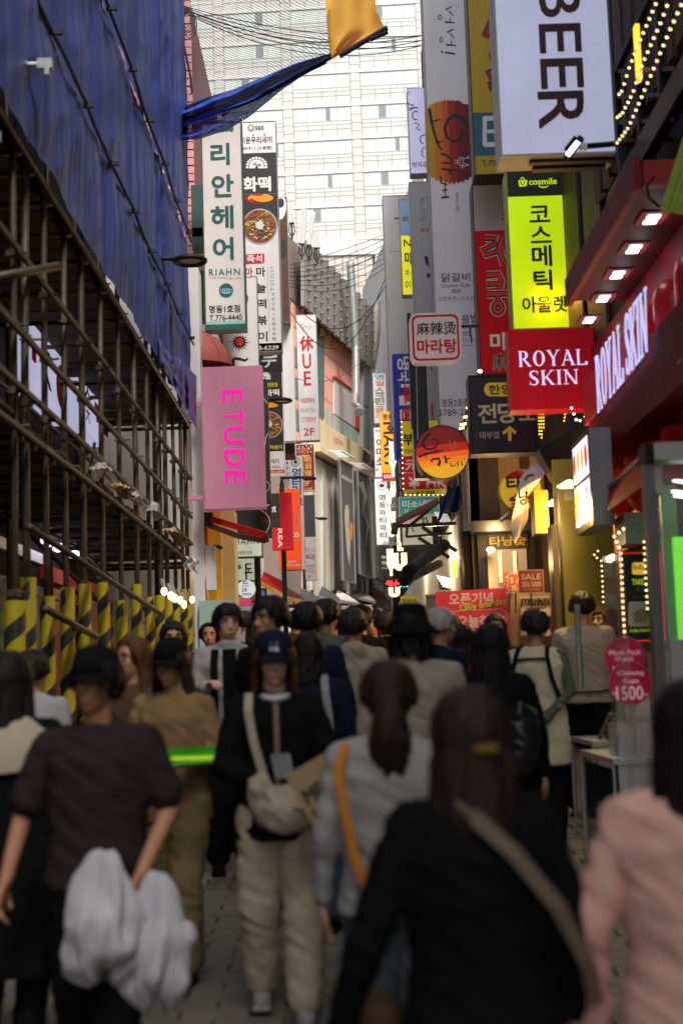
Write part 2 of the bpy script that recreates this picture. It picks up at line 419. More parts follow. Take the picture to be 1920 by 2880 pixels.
for r in rows:
    for b in range(-4, 3):
        zt = HZ - r * ST; uR = b * BAY
        if not HB_: bb = MB().hexa([hn * .12, hu * (BW + .2) + hn * .12, hu * (BW + .2), V((0, 0, 0)), hn * .12 + V((0, 0, .28)), hu * (BW + .2) + hn * .12 + V((0, 0, .28)), hu * (BW + .2) + V((0, 0, .28)), V((0, 0, .28))]); o = bb.build('header_band', M['hotel_band'], hotel, loc=(0, 0, 0)); HB_.append(o)
        else: o = HB_[0].copy(); COL.objects.link(o)
        o.location = hp(uR - BW - .1, zt + .02) - hotel.location
        w = f0 if first else f0.copy()
        if not first: COL.objects.link(w)
        first = False
        w.location = hp(uR - BW, zt) - hotel.location
        dark = RND.choice([None, None, 1, 2, None, 3])
        for k, (uo, sz) in enumerate(((.07, 1.18), (1.32, 1.4), (2.79, 1.4), (4.27, 1.22 if False else 1.18))):
            half = dark == k
            p = bpy.data.objects.new('pane', pm[('c', sz)]); COL.objects.link(p); p.parent = w; p.location = hu * uo + V((0, 0, -WH + .05))
            if half:
                q_ = bpy.data.objects.new('pane', pm[('o', 1.18)]); COL.objects.link(q_); q_.parent = w; s_ = RND.choice((.35, .6)); q_.scale = (s_, 1, .78); q_.location = hu * (uo + .3) + V((0, 0, -WH + .42)) + hn * .012

# ---------------------------------------------------------------- side walls of the street (nearer than seen parts too)
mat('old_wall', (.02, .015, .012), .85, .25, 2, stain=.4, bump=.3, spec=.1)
mat('cream_wall', (.62, .57, .50), .7, .08, 2, stain=.2)
mat('white_wall', (.72, .70, .68), .6, .06, 2, stain=.15)
mat('beige_tile', (.60, .55, .49), .6, .07, 3); mat('joint_brown', (.25, .19, .16), .8, .1, 3)
mat('salmon_tile', (.85, .42, .31), .55, .08, 3); mat('teal_glass', (.12, .2, .19), .1, .2, 2, spec=.8)
mat('fin_metal', (.33, .31, .28), .45, .12, 3, metal=.4)
mat('galvanised', (.52, .56, .55), .35, .3, 8, metal=.7, stretch=(1, 1, 6))
mat('rust', (.42, .17, .05), .85, .5, 4, stretch=(3, 3, .6), stain=.6)
mat('orange_red', (.55, .12, .04), .5, .1, 3); mat('mint_panel', (.36, .55, .46), .5, .08, 3)
mat('dark_red', (.30, .012, .022), .6, .15, 3, stain=.2, spec=.12); mat('maroon_cloth', (.2, .03, .03), .8, .15, 6, bump=.2)
mat('red_cloth', (.5, .012, .01), .8, .15, 6, bump=.2, spec=.1); mat('brown_cloth', (.16, .05, .035), .85, .2, 6, bump=.3)
mat('timber', (.075, .045, .028), .55, .3, 4, stretch=(8, 8, 1), bump=.3)
bl = thing('old_shop_block', 'dark old shop block standing behind the scaffolding on the left', 'building', (-3.9, 6, 0))
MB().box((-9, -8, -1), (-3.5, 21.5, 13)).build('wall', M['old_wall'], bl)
for (y0, y1, z0, z1, m_, nm) in ((16.9, 21.3, 1.6, 3.05, 'orange_red', 'shop_panel'), (16.5, 21.4, 3.12, 3.3, 'red_ink', 'sign_strip'), (19.2, 20.2, 3.6, 5.6, 'mint_panel', 'shop_panel'), (20.3, 21.4, 3.4, 5.6, 'white_wall', 'shop_panel'), (14.3, 16.5, 3.28, 3.40, 'white_panel', 'sign_strip')):
    MB().box((-3.5, y0, z0), (-3.46, y1, z1)).build(nm, M[m_], bl)
for k in range(7):
    MB().box((-3.5, 4 + k * 1.9, 1.2), (-3.44, 5.3 + k * 1.9, 3.0)).build('shutter', M['glass_dark'], bl)
mat('strip_light', (.8, .8, 1), .4, .02, 2, emit=2.2)
for y0 in (15.6, 17.0): MB().box((-3.3, y0, 3.42), (-3.24, y0 + .9, 3.52)).build('strip_lamp', M['strip_light'], bl)

# scaffold --------------------------------------------------------------
SX, SXB = -2.15, -3.25
sc = thing('scaffolding', 'rusty steel tube scaffolding with timber decks along the left side', 'scaffold', (SX, 12, 0))
mat('wrap_yellow', (.36, .30, .01), .5, .1, 6); mat('wrap_black', (.02, .02, .02), .5, .1, 6)
ZD1, ZD2, ZT = EYE + 1.83, EYE + 3.8, EYE + 9.9
py_ = [(-4), -2, 0, 2, 4, 6, 7.6, 8.55, 9.35, 9.75, 10.4, 11.15, 11.9, 12.85, 13.9, 14.9, 15.9, 16.8, 17.6, 18.4, 19.3, 19.9]
clamp = MB().box((-.036, -.034, -.022), (.036, .034, .022)); clamp.tube([(-.05, .02, 0), (.1, .02, 0)], .009, 6)
cl0 = clamp.build('clamp', M['scaffold_steel'], sc, loc=(0, 0, 0)); first = True
def put_clamp(x, y, z):
    global first
    c = cl0 if first else cl0.copy()
    if not first: COL.objects.link(c)
    first = False
    c.location = V((x, y, z)) - sc.location; c.rotation_euler = (0, 0, RND.uniform(-.5, .5))
def wrap(x, y, r=.055, z1=None):
    z0 = gz(y); z1 = z1 or z0 + 1.87 + RND.uniform(-.08, .1); n = 18; seg = 44; mbs = (MB(), MB())
    w = MB().tube([(x, y, z0), (x, y, z1)], r, 16).build('pole_wrap', M['wrap_yellow'], sc)
    # black helical stripes as a separate ply just proud of the yellow foam
    tw = RND.uniform(0, 6); pitch = .34; ph = .36 * pitch
    m_ = MB(); h = z1 - z0; N = 16
    t = -pitch
    while t < h:
        for i in range(N):
            a0, a1 = i * math.tau / N, (i + 1) * math.tau / N
            za, zb = t + pitch * i / N, t + pitch * (i + 1) / N
            q = [(a0, za), (a1, zb), (a1, zb + ph), (a0, za + ph)]
            if min(za, zb) < 0 or max(za, zb) + ph > h: continue
            m_.add([(x + (r + .003) * math.cos(a + tw), y + (r + .003) * math.sin(a + tw), z0 + zz) for a, zz in q], [(0, 1, 2, 3)])
        t += pitch
    m_.build('wrap_stripe', M['wrap_black'], w)
for i, y in enumerate(py_):
    r = .0245 + (.004 if i % 3 == 0 else 0)
    zt = ZT if y < 19.6 else EYE + 3.7
    MB().tube([(SX, y, gz(y)), (SX + RND.uniform(-.015, .015), y, 4), (SX, y, zt if False else ZD2 + (0 if i % 2 else 4))], r, 12).build('pole', M['scaffold_steel'], sc, smooth=True)
    if i % 2 == 0: MB().tube([(SXB, y, gz(y)), (SXB, y, ZD2 + 4)], .0245, 10).build('pole', M['scaffold_steel'], sc, smooth=True)
    if y > 7:
        wrap(SX, y, .056 + (.014 if abs(y - 9.35) < .1 else 0))
        if i % 3 == 0: wrap(SXB, y, .05)
    for z in (EYE + .62 + .03 * i * .2, EYE + 1.79, EYE + 2.02, EYE + 2.48, EYE + 2.97, EYE + 3.76): put_clamp(SX, y, z)
for z, nm in ((ZD1 - .07, 'ledger'), (EYE + 2.05, 'ledger'), (EYE + 2.43, 'ledger'), (EYE + 2.98, 'ledger'), (ZD2 - .05, 'ledger')):
    MB().tube([(SX + .05, -6, z + .05), (SX + .05, 6, z - .02), (SX + .05, 13, z + .01), (SX + .05, 20.1, z)], .0245, 8).build(nm, M['scaffold_steel'], sc, smooth=True)
    MB().tube([(SXB + .05, -6, z), (SXB + .05, 20.1, z)], .0245, 8).build(nm, M['scaffold_steel'], sc, smooth=True)
# low braces that drop away down the street side
for a, b in (((82, 1482), (455, 1727)), ((128, 1712), (270, 1790))):
    MB().tube([PX(*a, SX + .08), PX(*b, SX + .08)], .028, 10).build('brace', M['scaffold_steel'], sc, smooth=True)
for y in py_:
    for z in (ZD1 - .12, ZD2 - .1): MB().tube([(SXB - .1, y + .05, z), (SX + .05, y + .05, z)], .0245, 8).build('transom', M['scaffold_steel'], sc, smooth=True)
for k in range(0, 8, 2):
    y = 5 + k * 2; MB().tube([(SXB + .1, y, ZD1 - .1), (SXB + .1, y + 1.6, ZD1 + 1.8)], .022, 8).build('brace', M['scaffold_steel'], sc, smooth=True)
    MB().tube([(SX - .1, y + .3, ZD1 - 1.0), (SXB + .1, y + .3, ZD1 - .1)], .022, 8).build('brace', M['scaffold_steel'], sc, smooth=True)
for zz in (ZD1, ZD2):
    y = -5.6
    while y < 20:
        w = RND.uniform(.2, .26); x1 = SX + RND.uniform(-.02, .04)
        MB().box((SXB - .12, y, zz + RND.uniform(-.005, .01)), (x1, y + w, zz + .04)).build('plank', M['plank_wood'], sc); y += w + .02
for (x, y, z, L) in ((SX, 9.4, EYE + 4.28, .22), (SX - .12, 8.6, EYE + 2.72, .12), (SX - .1, 8.6, EYE + 3.46, .15)):
    MB().tube([(x - .3, y - .1, z), (x + L, y - .1, z)], .024, 10).obox((x + L + .02, y - .1, z), (.1, .07, .07)).obox((x + L + .04, y - .13, z - .04), (.03, .05, .1)).build('coupler', M['galvanised'], sc, smooth=False)
MB().tube([P(-40, 785, 8.7), P(165, 748, 9.2)], .03, 12).build('outrigger_tube', M['scaffold_steel'], sc, smooth=True)
# litter caught on the deck edge
mat('clear_plastic', (.62, .62, .64), .2, .15, 9, bump=.6, alpha=.55); mat('cardboard', (.42, .32, .22), .8, .15, 5); mat('white_cloth', (.75, .75, .78), .7, .05, 5)
def crumple(name, label, cat, px, py, X, L, H, m_, seed):
    c = PX(px, py, X); r_ = random.Random(seed)
    b = MB().grid(lambda u, v: (c.x + .14 * (v - .5) + .03 * noise.noise(V((u * 4, v * 4, seed))), c.y + L * (u - .5), c.z + H * math.sin(math.pi * u) * (.6 + .4 * math.sin(math.pi * v)) + .05 * noise.noise(V((u * 7, v * 6, seed + 9)))), 16, 8)
    tag(b.build(name, m_, smooth=False, loc=c), label, cat)
crumple('plastic_sheet', 'crumpled clear plastic sheet lying on the scaffold deck edge nearest the camera', 'plastic sheet', 290, 1345, SX + .06, 1.1, .13, M['clear_plastic'], 3)
crumple('cardboard_sheet', 'buckled brown cardboard sheet between two plastic bundles on the deck', 'cardboard', 340, 1385, SX + .08, .9, .07, M['cardboard'], 5)
crumple('plastic_sheet', 'clear plastic bundle in the middle of the scaffold deck edge', 'plastic sheet', 385, 1415, SX + .08, 1.1, .1, M['clear_plastic'], 7)
crumple('plastic_bag', 'knotted pale plastic bag on the deck beside the torn cardboard', 'bag', 432, 1448, SX + .08, .8, .14, M['clear_plastic'], 8)
crumple('cardboard_sheet', 'torn cardboard hanging over the far end of the scaffold deck', 'cardboard', 490, 1515, SX + .1, 1.9, .1, M['cardboard'], 12)
b = MB().grid(lambda u, v: P(521 + 34 * u + 6 * math.sin(v * 7), 1563 + 40 * v + 10 * u, 18.6 + .15 * math.sin(u * 9)), 8, 8)
tag(b.build('rag', M['white_cloth'], loc=P(530, 1580, 18.6), smooth=True), 'white rag tied to the last bay of the scaffolding', 'rag')

# tarpaulins --------------------------------------------------------------
def tarp_mat():
    m = mat('blue_tarp', (.05, .075, .29), .45, .16, 1.2, bump=0., spec=.45); n = m.node_tree; b = n.nodes['Principled BSDF']
    tc = n.nodes.new('ShaderNodeTexCoord'); hs = []
    for sc_, st, w in ((2.2, (1, 1., .07), 1.), (1.5, (1, .8, .5), .5), (12, (1, 1, .3), .04)):
        mp = n.nodes.new('ShaderNodeMapping'); mp.inputs['Scale'].default_value = st
        if w == .6: mp.inputs['Rotation'].default_value = (.7, 0, 0); mp.inputs['Scale'].default_value = (1, .35, 1.6)
        ns = n.nodes.new('ShaderNodeTexNoise'); ns.inputs['Scale'].default_value = sc_; ns.inputs['Detail'].default_value = 3; ns.inputs['Distortion'].default_value = .8
        n.links.new(tc.outputs['Object'], mp.inputs[0]); n.links.new(mp.outputs[0], ns.inputs[0])
        mm = n.nodes.new('ShaderNodeMath'); mm.operation = 'MULTIPLY'; mm.inputs[1].default_value = w; n.links.new(ns.outputs[0], mm.inputs[0]); hs.append(mm)
    a = n.nodes.new('ShaderNodeMath'); n.links.new(hs[0].outputs[0], a.inputs[0]); n.links.new(hs[1].outputs[0], a.inputs[1])
    a2 = n.nodes.new('ShaderNodeMath'); n.links.new(a.outputs[0], a2.inputs[0]); n.links.new(hs[2].outputs[0], a2.inputs[1])
    bp = n.nodes.new('ShaderNodeBump'); bp.inputs['Distance'].default_value = .06; bp.inputs['Strength'].default_value = .7
    n.links.new(a2.outputs[0], bp.inputs['Height']); n.links.new(bp.outputs[0], b.inputs['Normal']); b.inputs['Sheen Weight'].default_value = .0
    return m
tm = tarp_mat()
def tarp(name, label, z0, z1, ya, yb, seed, out=.0):
    def fn(u, v):
        y = lerp(ya, yb, u); z = lerp(z0, z1, v)
        w = .05 * noise.noise(V((y * 2.6, z * .14, seed))) + .05 * noise.noise(V((y * .8, z * .4, seed + 5)))
        cr = noise.noise(V(((y + z) * .5, (z - y * .7) * 1.9, seed + 20))); w += .016 * (1 - abs(cr) * 2.4)
        cr = noise.noise(V((y * 6., z * .16, seed + 40))); w += .022 * (1 - abs(cr) * 2.)
        e = .06 * noise.noise(V((y * 1.3, 3, seed))) * ((1 - v) ** 3)
        sag = .05 * abs(math.sin(y * 1.7)) * (1 - v) ** 6
        return (SX + .06 + out + w * (.25 + .75 * math.sin(math.pi * min(max(v, .03), .97)) ** .4), y + .05 * noise.noise(V((z * 1.5, u, seed))), z + e + sag)
    b = MB().grid(fn, 330, max(30, int((z1 - z0) * 26)))
    o = b.build(name, tm, smooth=True, loc=(SX, ya, z0)); tag(o, label, 'tarpaulin')
zs = [EYE + 3.78, EYE + 4.92, EYE + 6.45, EYE + 10.6]
tarp('tarpaulin', 'lowest blue tarpaulin strip hanging just above the open scaffold bays', zs[0], zs[1] + .05, 2, 20.2, 1, .02)
tarp('tarpaulin', 'blue tarpaulin strip between the two dark rope seams', zs[1], zs[2] + .03, 2, 20.1, 2, .0)
tarp('tarpaulin', 'topmost blue tarpaulin reaching above the picture beside the netting', zs[2], zs[3], 2, 20.0, 3, .01)
for z in zs[1:3]:
    rp = MB(); pts = [(SX + .13 + .01 * math.sin(k), 2 + k * .45, z + .03 * noise.noise(V((k * .7, z, 0)))) for k in range(41)]; rp.tube(pts, .016, 6)
    for k in range(0, 41, 3): rp.box((SX + .1, 2 + k * .45, z - .03), (SX + .2, 2.04 + k * .45, z + .01))
    tag(rp.build('seam_rope', M['dark_steel'], loc=(SX, 2, z)), 'dark seam rope across the blue tarpaulin, %s of the two' % ('lower' if z == zs[1] else 'upper'), 'rope')
# end flap falling down past the last poles
b = MB().grid(lambda u, v: PX(lerp(448, 553, u), lerp(1012, 1208, u) - (1 - v) * lerp(60, 150, u), SX + .12 + .05 * noise.noise(V((u * 9, v * 1.2, 3))) + .02 * noise.noise(V((u * 3, v * 5, 8)))), 40, 12)
tag(b.build('tarpaulin_flap', tm, smooth=True, loc=(SX, 18, 5)), 'ragged lower corner flap of blue tarpaulin at the far end of the scaffold', 'tarpaulin')

# overhead net ------------------------------------------------------------
def netmat(name, col, cover, tr=0.):
    m = bpy.data.materials.new(name); m.use_nodes = True; MATS[name] = m; n = m.node_tree; b = n.nodes['Principled BSDF']; b.inputs['Base Color'].default_value = (*col, 1); b.inputs['Roughness'].default_value = .7
    tc = n.nodes.new('ShaderNodeTexCoord'); mp = n.nodes.new('ShaderNodeMapping'); mp.inputs['Rotation'].default_value = (0, .78, 0)
    n.links.new(tc.outputs['Object'], mp.inputs[0]); sep = n.nodes.new('ShaderNodeSeparateXYZ'); n.links.new(mp.outputs[0], sep.inputs[0]); outs = []
    for ax in (0, 2):
        f = n.nodes.new('ShaderNodeMath'); f.operation = 'MULTIPLY'; f.inputs[1].default_value = 38.; n.links.new(sep.outputs[ax], f.inputs[0])
        g_ = n.nodes.new('ShaderNodeMath'); g_.operation = 'FRACT'; n.links.new(f.outputs[0], g_.inputs[0])
        h = n.nodes.new('ShaderNodeMath'); h.operation = 'LESS_THAN'; h.inputs[1].default_value = cover; n.links.new(g_.outputs[0], h.inputs[0]); outs.append(h)
    mx = n.nodes.new('ShaderNodeMath'); mx.operation = 'MAXIMUM'; n.links.new(outs[0].outputs[0], mx.inputs[0]); n.links.new(outs[1].outputs[0], mx.inputs[1])
    n.links.new(mx.outputs[0], b.inputs['Alpha'])
    if tr: b.inputs['Subsurface Weight'].default_value = 0
    return m
netmat('net_grey', (.10, .105, .12), .2); netmat('net_blue', (.015, .08, .46), .86); netmat('net_blue_thin', (.02, .12, .6), .74); netmat('net_orange', (.85, .42, .01), .8)
net = thing('safety_net', 'blue and orange safety netting stretched over the street from the scaffold', 'net', P(700, 200, 18))
def cv(pts, t):
    for (a, ya), (b, yb) in zip(pts, pts[1:]):
        if t <= b: return lerp(ya, yb, (t - a) / (b - a))
    return pts[-1][1]
TOPB = [(512, 300), (600, 268), (660, 250), (750, 212), (830, 178), (928, 150)]
MID = [(512, 345), (600, 318), (700, 285), (800, 235), (870, 195), (932, 165)]
LOW = [(512, 395), (560, 392), (640, 365), (700, 330), (790, 255), (870, 200), (932, 168)]
def nb(x): return 19.8 - (x - 512) / 420 * 2.6
def netp(f0, f1, x0, x1, wob=.0):
    def fn(u, v):
        x = lerp(x0, x1, u); y = lerp(f0(x), f1(x), v); return P(x, y, nb(x) + wob * math.sin(v * 9 + u * 5) * .1)
    return fn
MB().grid(netp(lambda x: -80, lambda x: cv(TOPB, x) + 6, 512, 930, 1), 30, 14).build('net_sheet', M['net_grey'], net, smooth=True)
MB().grid(netp(lambda x: cv(TOPB, x), lambda x: cv(MID, x), 512, 932, 3), 30, 8).build('net_hem', M['net_blue'], net, smooth=True)
MB().grid(netp(lambda x: cv(MID, x) - 6, lambda x: cv(LOW, x), 512, 932, -2), 30, 8).build('net_belly', M['net_blue_thin'], net, smooth=True)
EDGE = [(-80, 1052), (0, 1055), (30, 1058), (60, 1072), (88, 1086)]
def orf(u, v):
    y0 = lerp(-80, 168, v); xl = 913 + (v ** 2) * 16
    xr = cv([(a, b) for a, b in EDGE], min(y0, 88)) if y0 < 88 else lerp(1086, 930, (y0 - 88) / 80)
    x = lerp(xl, xr, u); return P(x, y0, 17.2 + .08 * math.sin(u * 8 + v * 3))
MB().grid(orf, 16, 20).build('net_end', M['net_orange'], net, smooth=True)
tag(MB().tube([P(955, 157, 17.15), P(1088, 78, 17.1)], .035, 10).tube([P(1040, 112, 17.1), P(1090, 90, 17.05)], .028, 10).build('net_pole', M['dark_steel'], loc=P(1000, 120, 17.1)), 'dark steel pole holding the orange corner of the overhead net', 'pole')
hp_ = MB(); hp_.tube([P(x, cv(MID, x) + 3, nb(x) - .04) for x in range(515, 935, 20)], .02, 6); hp_.build('hem_rope', M['net_blue'] if False else mat('rope_blue', (.02, .04, .2), .8), net)
# ================================================================ LEFT SIDE AND FAR END
def wq(mb, A, B, pts, out=.0, th=0.):
    """polygon seen at pixels, on the plan line A-B, pushed out towards the street"""
    n = V((B[1] - A[1], A[0] - B[0], 0)).normalized()
    p = [PW(x, y, A, B) + n * out for x, y in pts]
    if th: return mb.prism(p, n * -th)
    return mb.add(p, [tuple(range(len(p)))])
# shop fronts of the left side beyond the scaffold
LX = -2.32
lb = thing('left_row_building', 'white row of shops between the scaffolding and the salmon tiled building', 'building', (LX - 4, 30, 0))
MB().box((-12, 21.9, -1), (LX - .1, 46, 9.2)).build('wall', M['white_wall'], lb)
for k, x in enumerate((545, 552, 559, 566)):
    a = P(x, 1200, 21.6); MB().box((a.x - .022, 21.45, gz(21)), (a.x + .018, 21.9, EYE + 6.5)).build('wall_rib', M['white_panel'], lb)
pk = thing('pink_tiled_building', 'narrow strip of pink tiled wall peeping out beside the blue tarpaulin', 'building', P(530, 700, 24) + V((-1, 0, -8)))
mat('pink_tile', (.62, .27, .28), .5, .1, 3)
a, b_ = P(500, 600, 24), P(553, 600, 24)
MB().box((a.x - 2, 24, 9.25), (P(546, 600, 24).x, 30, EYE + 12.2)).build('wall', mat('pink_joint', (.3, .14, .15), .8), pk)
for k in range(60):
    z = 9.3 + k * .145; o = .012 * (k % 2)
    MB().box((a.x - .3, 23.985 - o, z), (P(546, 600, 24).x + .02, 24, z + .12)).build('tile', M['pink_tile'], pk)
gs = thing('gravel_clad_building', 'thin strip of golden pebble cladding behind the hair salon sign', 'building', P(556, 700, 25.5) + V((-1, 0, -6)))
mat('pebble', (.42, .28, .12), .8, .5, 40, bump=1)
MB().box((P(540, 700, 25.5).x, 25.5, 9.3), (P(563, 700, 25.5).x, 31, EYE + 9.2)).build('wall', M['pebble'], gs)
MB().box((P(560, 700, 26.5).x, 26.5, 9.3), (P(585, 700, 26.5).x, 31, EYE + 8.2)).build('annexe', M['timber'], gs)
for (y0, y1) in ((1060 / 2.9 + 300, 520), (640, 700), (760, 900)):
    F_ = front(23.4); F_.rect(MB(), 545, y0, 575, y1)
    MB().box((P(540, y0, 23.4).x, 23.4, P(560, y1, 23.4).z), (P(572, y0, 23.4).x, 23.7, P(560, y0, 23.4).z)).build('green_duct_panel', mat('dark_green', (.03, .075, .06), .5), gs)

# --- purple sign with magenta letters
mat('mauve', (.50, .19, .29), .5, .07, 3, emit=.16, stain=.15); mat('magenta_lit', (.85, .003, .36), .4, .03, 2, emit=.45)
s = Sign('cosmetics_sign', 'large mauve box sign with glowing magenta letters reading ETUDE downwards', 572, 1030, 742, 1429, 20.9, M['mauve'], .3)
m = MB()
for ch, (x0, y0, x1, y1) in zip('ETUDE', ((626, 1097, 682, 1132), (628, 1153, 684, 1188), (630, 1200, 686, 1248), (632, 1265, 688, 1312), (634, 1324, 690, 1359))):
    s.F.text(m, ch, x0, y0, x1, y1, .05, -90, lift=.006)
s.ink(m, M['magenta_lit'])
for y in (1137, 1400):
    a = P(574, y, 21.05); MB().box((a.x - .26, 21.0, a.z - .03), (a.x, 21.1, a.z + .03)).build('bracket', M['mauve'], s.t)
# --- hair salon blade
mat('salon_white', (.66, .62, .61), .45, .04, 2, stain=.15); mat('salon_green', (.012, .09, .085), .5, .05, 4); mat('pale_green', (.25, .5, .42), .5, .05)
s = Sign('hair_salon_sign', 'tall cream blade sign with dark green Korean letters and RIAHN beneath', 574, 345, 683, 925, 22.2, M['salon_white'], .25, frame=M['dark_green'])
m = MB(); F = s.F
F.poly(m, [(655, 342), (657, 366), (652, 373), (648, 368), (618, 372), (616, 362), (640, 356)])
for ch, (x0, y0, x1, y1) in zip('리안헤어', ((593, 402, 645, 465), (596, 490, 656, 555), (594, 578, 656, 644), (600, 667, 656, 732))): F.text(m, ch, x0, y0, x1, y1, .055)
F.text(m, 'RIAHN', 587, 755, 676, 775, .01, spacing=1.25)
F.oval(m, 636, 817, 20, 20)
s.ink(m, M['salon_green'])
m = MB(); F.text(m, '명동1호점', 588, 858, 676, 880, .03); F.text(m, 'T.776-4440', 588, 885, 682, 902, .03); s.ink(m, M['black_ink'])
m = MB(); F.text(m, 'variety network', 588, 778, 640, 785, 0); s.ink(m, M['grey_trim'])
m = MB(); F.text(m, 'hair castle', 643, 778, 678, 785, 0); s.ink(m, mat('salmon_ink', (.7, .3, .18), .5))
m = MB()
for k in range(5): F.stroke(m, arc(636 + (k - 2) * 6, 818, 4, 7 - abs(k - 2), 0, 360, 10), 1.4, .007)
F.stroke(m, arc(636, 820, 14, 6, 20, 160), 1.6, .007); s.ink(m, mat('pale_blue_ink', (.3, .6, .72), .5), 'emblem')
s.band(903, 912, M['pale_green']); s.band(912, 926, M['salon_green'])
# --- food pictures: a bowl of noodles with toppings, in little raised pieces
mat('stew', (.28, .07, .012), .35, .5, 30, bump=.8); mat('stew_dark', (.09, .03, .015), .4, .4, 20); mat('noodle', (.75, .42, .08), .45, .3, 20); mat('herb', (.08, .3, .12), .6, .3, 20)
mat('bowl_rim', (.5, .5, .48), .3, .1, 5, metal=.6); mat('sausage', (.85, .33, .02), .35, .15, 8); mat('ketchup', (.45, .02, .01), .3, .2, 8)
def food(s, cx, cy, r, seed=1, clip=None):
    r_ = random.Random(seed); F = s.F
    m = MB(); F.oval(m, cx, cy, r, r * 1.0, .005, 36); s.ink(m, M['bowl_rim'], 'bowl')
    m = MB(); F.oval(m, cx, cy, r * .93, r * .93, .008, 36); s.ink(m, M['stew'], 'stew')
    for mt, n_, sz in (('stew_dark', 22, .16), ('noodle', 22, .2), ('white_ink', 7, .09)):
        m = MB()
        for k in range(n_):
            a = r_.uniform(0, 6.28); d = r * r_.uniform(.35, .8) if mt != 'white_ink' else r * r_.uniform(.5, .8); a0 = r_.uniform(0, 360)
            F.stroke(m, arc(cx + d * math.cos(a), cy + d * math.sin(a), r * sz * .8, r * sz * .6, a0, a0 + 150, 5), (r * .07, r * .02), .011 + k * .0003)
        s.ink(m, M[mt], 'filling')
    m = MB()
    for k in range(22): a = k * .9; d = r * (.22 + .1 * (k % 2)); F.oval(m, cx + d * math.cos(a), cy - r * .05 + d * math.sin(a), r * .06, r * .05, .02 + k * .0002, 6)
    s.ink(m, M['herb'], 'herbs')
    m = MB()
    for k in range(26): a = k * 2.4; d = r * .24 * math.sqrt(k / 26); F.oval(m, cx + d * math.cos(a), cy - r * .05 + d * math.sin(a), r * .045, r * .06, .028 + k * .0002, 5)
    s.ink(m, M['white_ink'], 'garlic')
def oven(s, cx, cy, w, h, lift=.006):
    """white arch of stones over a small fire"""
    m = MB(); F = s.F
    for k in range(9):
        a0 = 180 + k * 20 + 2; a1 = a0 + 16
        F.poly(m, arc(cx, cy, w, h * .95, a0, a1, 3) + arc(cx, cy, w * .74, h * .72, a1, a0, 3), lift)
    for sgn in (-1, 1): F.rect(m, cx + sgn * w * .87 - w * .13, cy + 1, cx + sgn * w * .87 + w * .13, cy + h * .3, lift)
    F.poly(m, arc(cx, cy, w * .68, h * .66, 180, 360, 12) + [(cx + w * .68, cy + h * .3), (cx - w * .68, cy + h * .3)], lift)
    s.ink(m, M['white_ink'], 'emblem')
    m = MB(); F.text(m, '화', cx - w * .35, cy - h * .35, cx, cy, .01, lift=lift + .003); F.text(m, '떡', cx + w * .02, cy - h * .2, cx + w * .4, cy + h * .15, .01, lift=lift + .003)
    F.poly(m, [(cx - w * .15, cy + h * .28), (cx - w * .12, cy + h * .12), (cx, cy), (cx + w * .1, cy + h * .14), (cx + w * .12, cy + h * .28)], lift + .003); s.ink(m, M['black_ink'])
mat('print_black', (.022, .022, .026), .45, .15, 3)
s = Sign('rice_cake_sign', 'tallest of the rice cake signs, white top, black middle and a bowl of stew', 683, 343, 783, 988, 24.0, M['white_panel'], .25, frame=M['grey_trim'], fw=.012)
F = s.F
s.band(430, 545, M['print_black'])
m = MB(); F.poly(m, arc(706, 360, 10, 10, 0, 360, 20)); s.ink(m, mat('sky_ink', (.08, .42, .6), .5), 'emblem')
m = MB(); F.oval(m, 706, 360, 6.5, 6.5, .007); s.ink(m, mat('orange_ink', (.85, .3, .03), .5), 'emblem')
m = MB(); F.oval(m, 706, 360, 4, 4, .01); s.ink(m, M['white_ink'], 'emblem')
m = MB(); F.text(m, 'SBS', 717, 354, 742, 366, .03); F.text(m, '미운우리새끼', 675, 384, 766, 404, .02); F.text(m, '(2019.11.10 방영)', 676, 411, 766, 423, .015); s.ink(m, M['black_ink'])
m = MB(); [F.oval(m, x, y, 2.6, 2.6) for x, y in ((679, 381), (712, 380), (744, 379))]; s.ink(m, M['red_ink'])
oven(s, 722, 466, 30, 26)
m = MB(); F.text(m, '화떡', 683, 497, 762, 539, .07); s.ink(m, M['white_ink'])
s.band(546, 640, M['print_black'])
food(s, 731, 637, 50)
m = MB(); F.poly(m, arc(733, 557, 36, 12, -170, 170, 20)); s.ink(m, M['sausage'], 'sausage')
m = MB(); F.stroke(m, [(690, 556), (700, 566), (716, 571), (738, 572), (720, 568), (704, 560)], 6, .008); F.oval(m, 725, 547, 16, 3, .009); s.ink(m, M['ketchup'], 'sauce')
s.band(703, 986, M['white_panel'])
m = MB(); F.poly(m, [(690, 716), (741, 713), (744, 718), (744, 737), (740, 741), (691, 743), (687, 739), (687, 720)], .006); F.text(m, '마', 691, 753, 711, 777, .04); s.ink(m, M['red_ink'])
m = MB(); F.text(m, '즉석', 694, 717, 738, 739, .05, lift=.01); s.ink(m, M['white_ink'])
m = MB()
for ch, y in zip('마늘떡볶이', (751, 797, 841, 888, 933)): F.text(m, ch, 721 + (y - 751) * .033, y, 746 + (y - 751) * .033, y + 27, .05)
F.stroke(m, [(752, 751), (759, 958)], .7)
F.col(m, 'ニンニクトッポッキ.大蒜炒年糕', 762, 751, 774, 960, .0, .2); s.ink(m, M['black_ink'])
s.band(966, 990, M['print_black']); m = MB(); F.text(m, '8-6329', 726, 972, 784, 984, .02, lift=.008); s.ink(m, M['white_ink'])
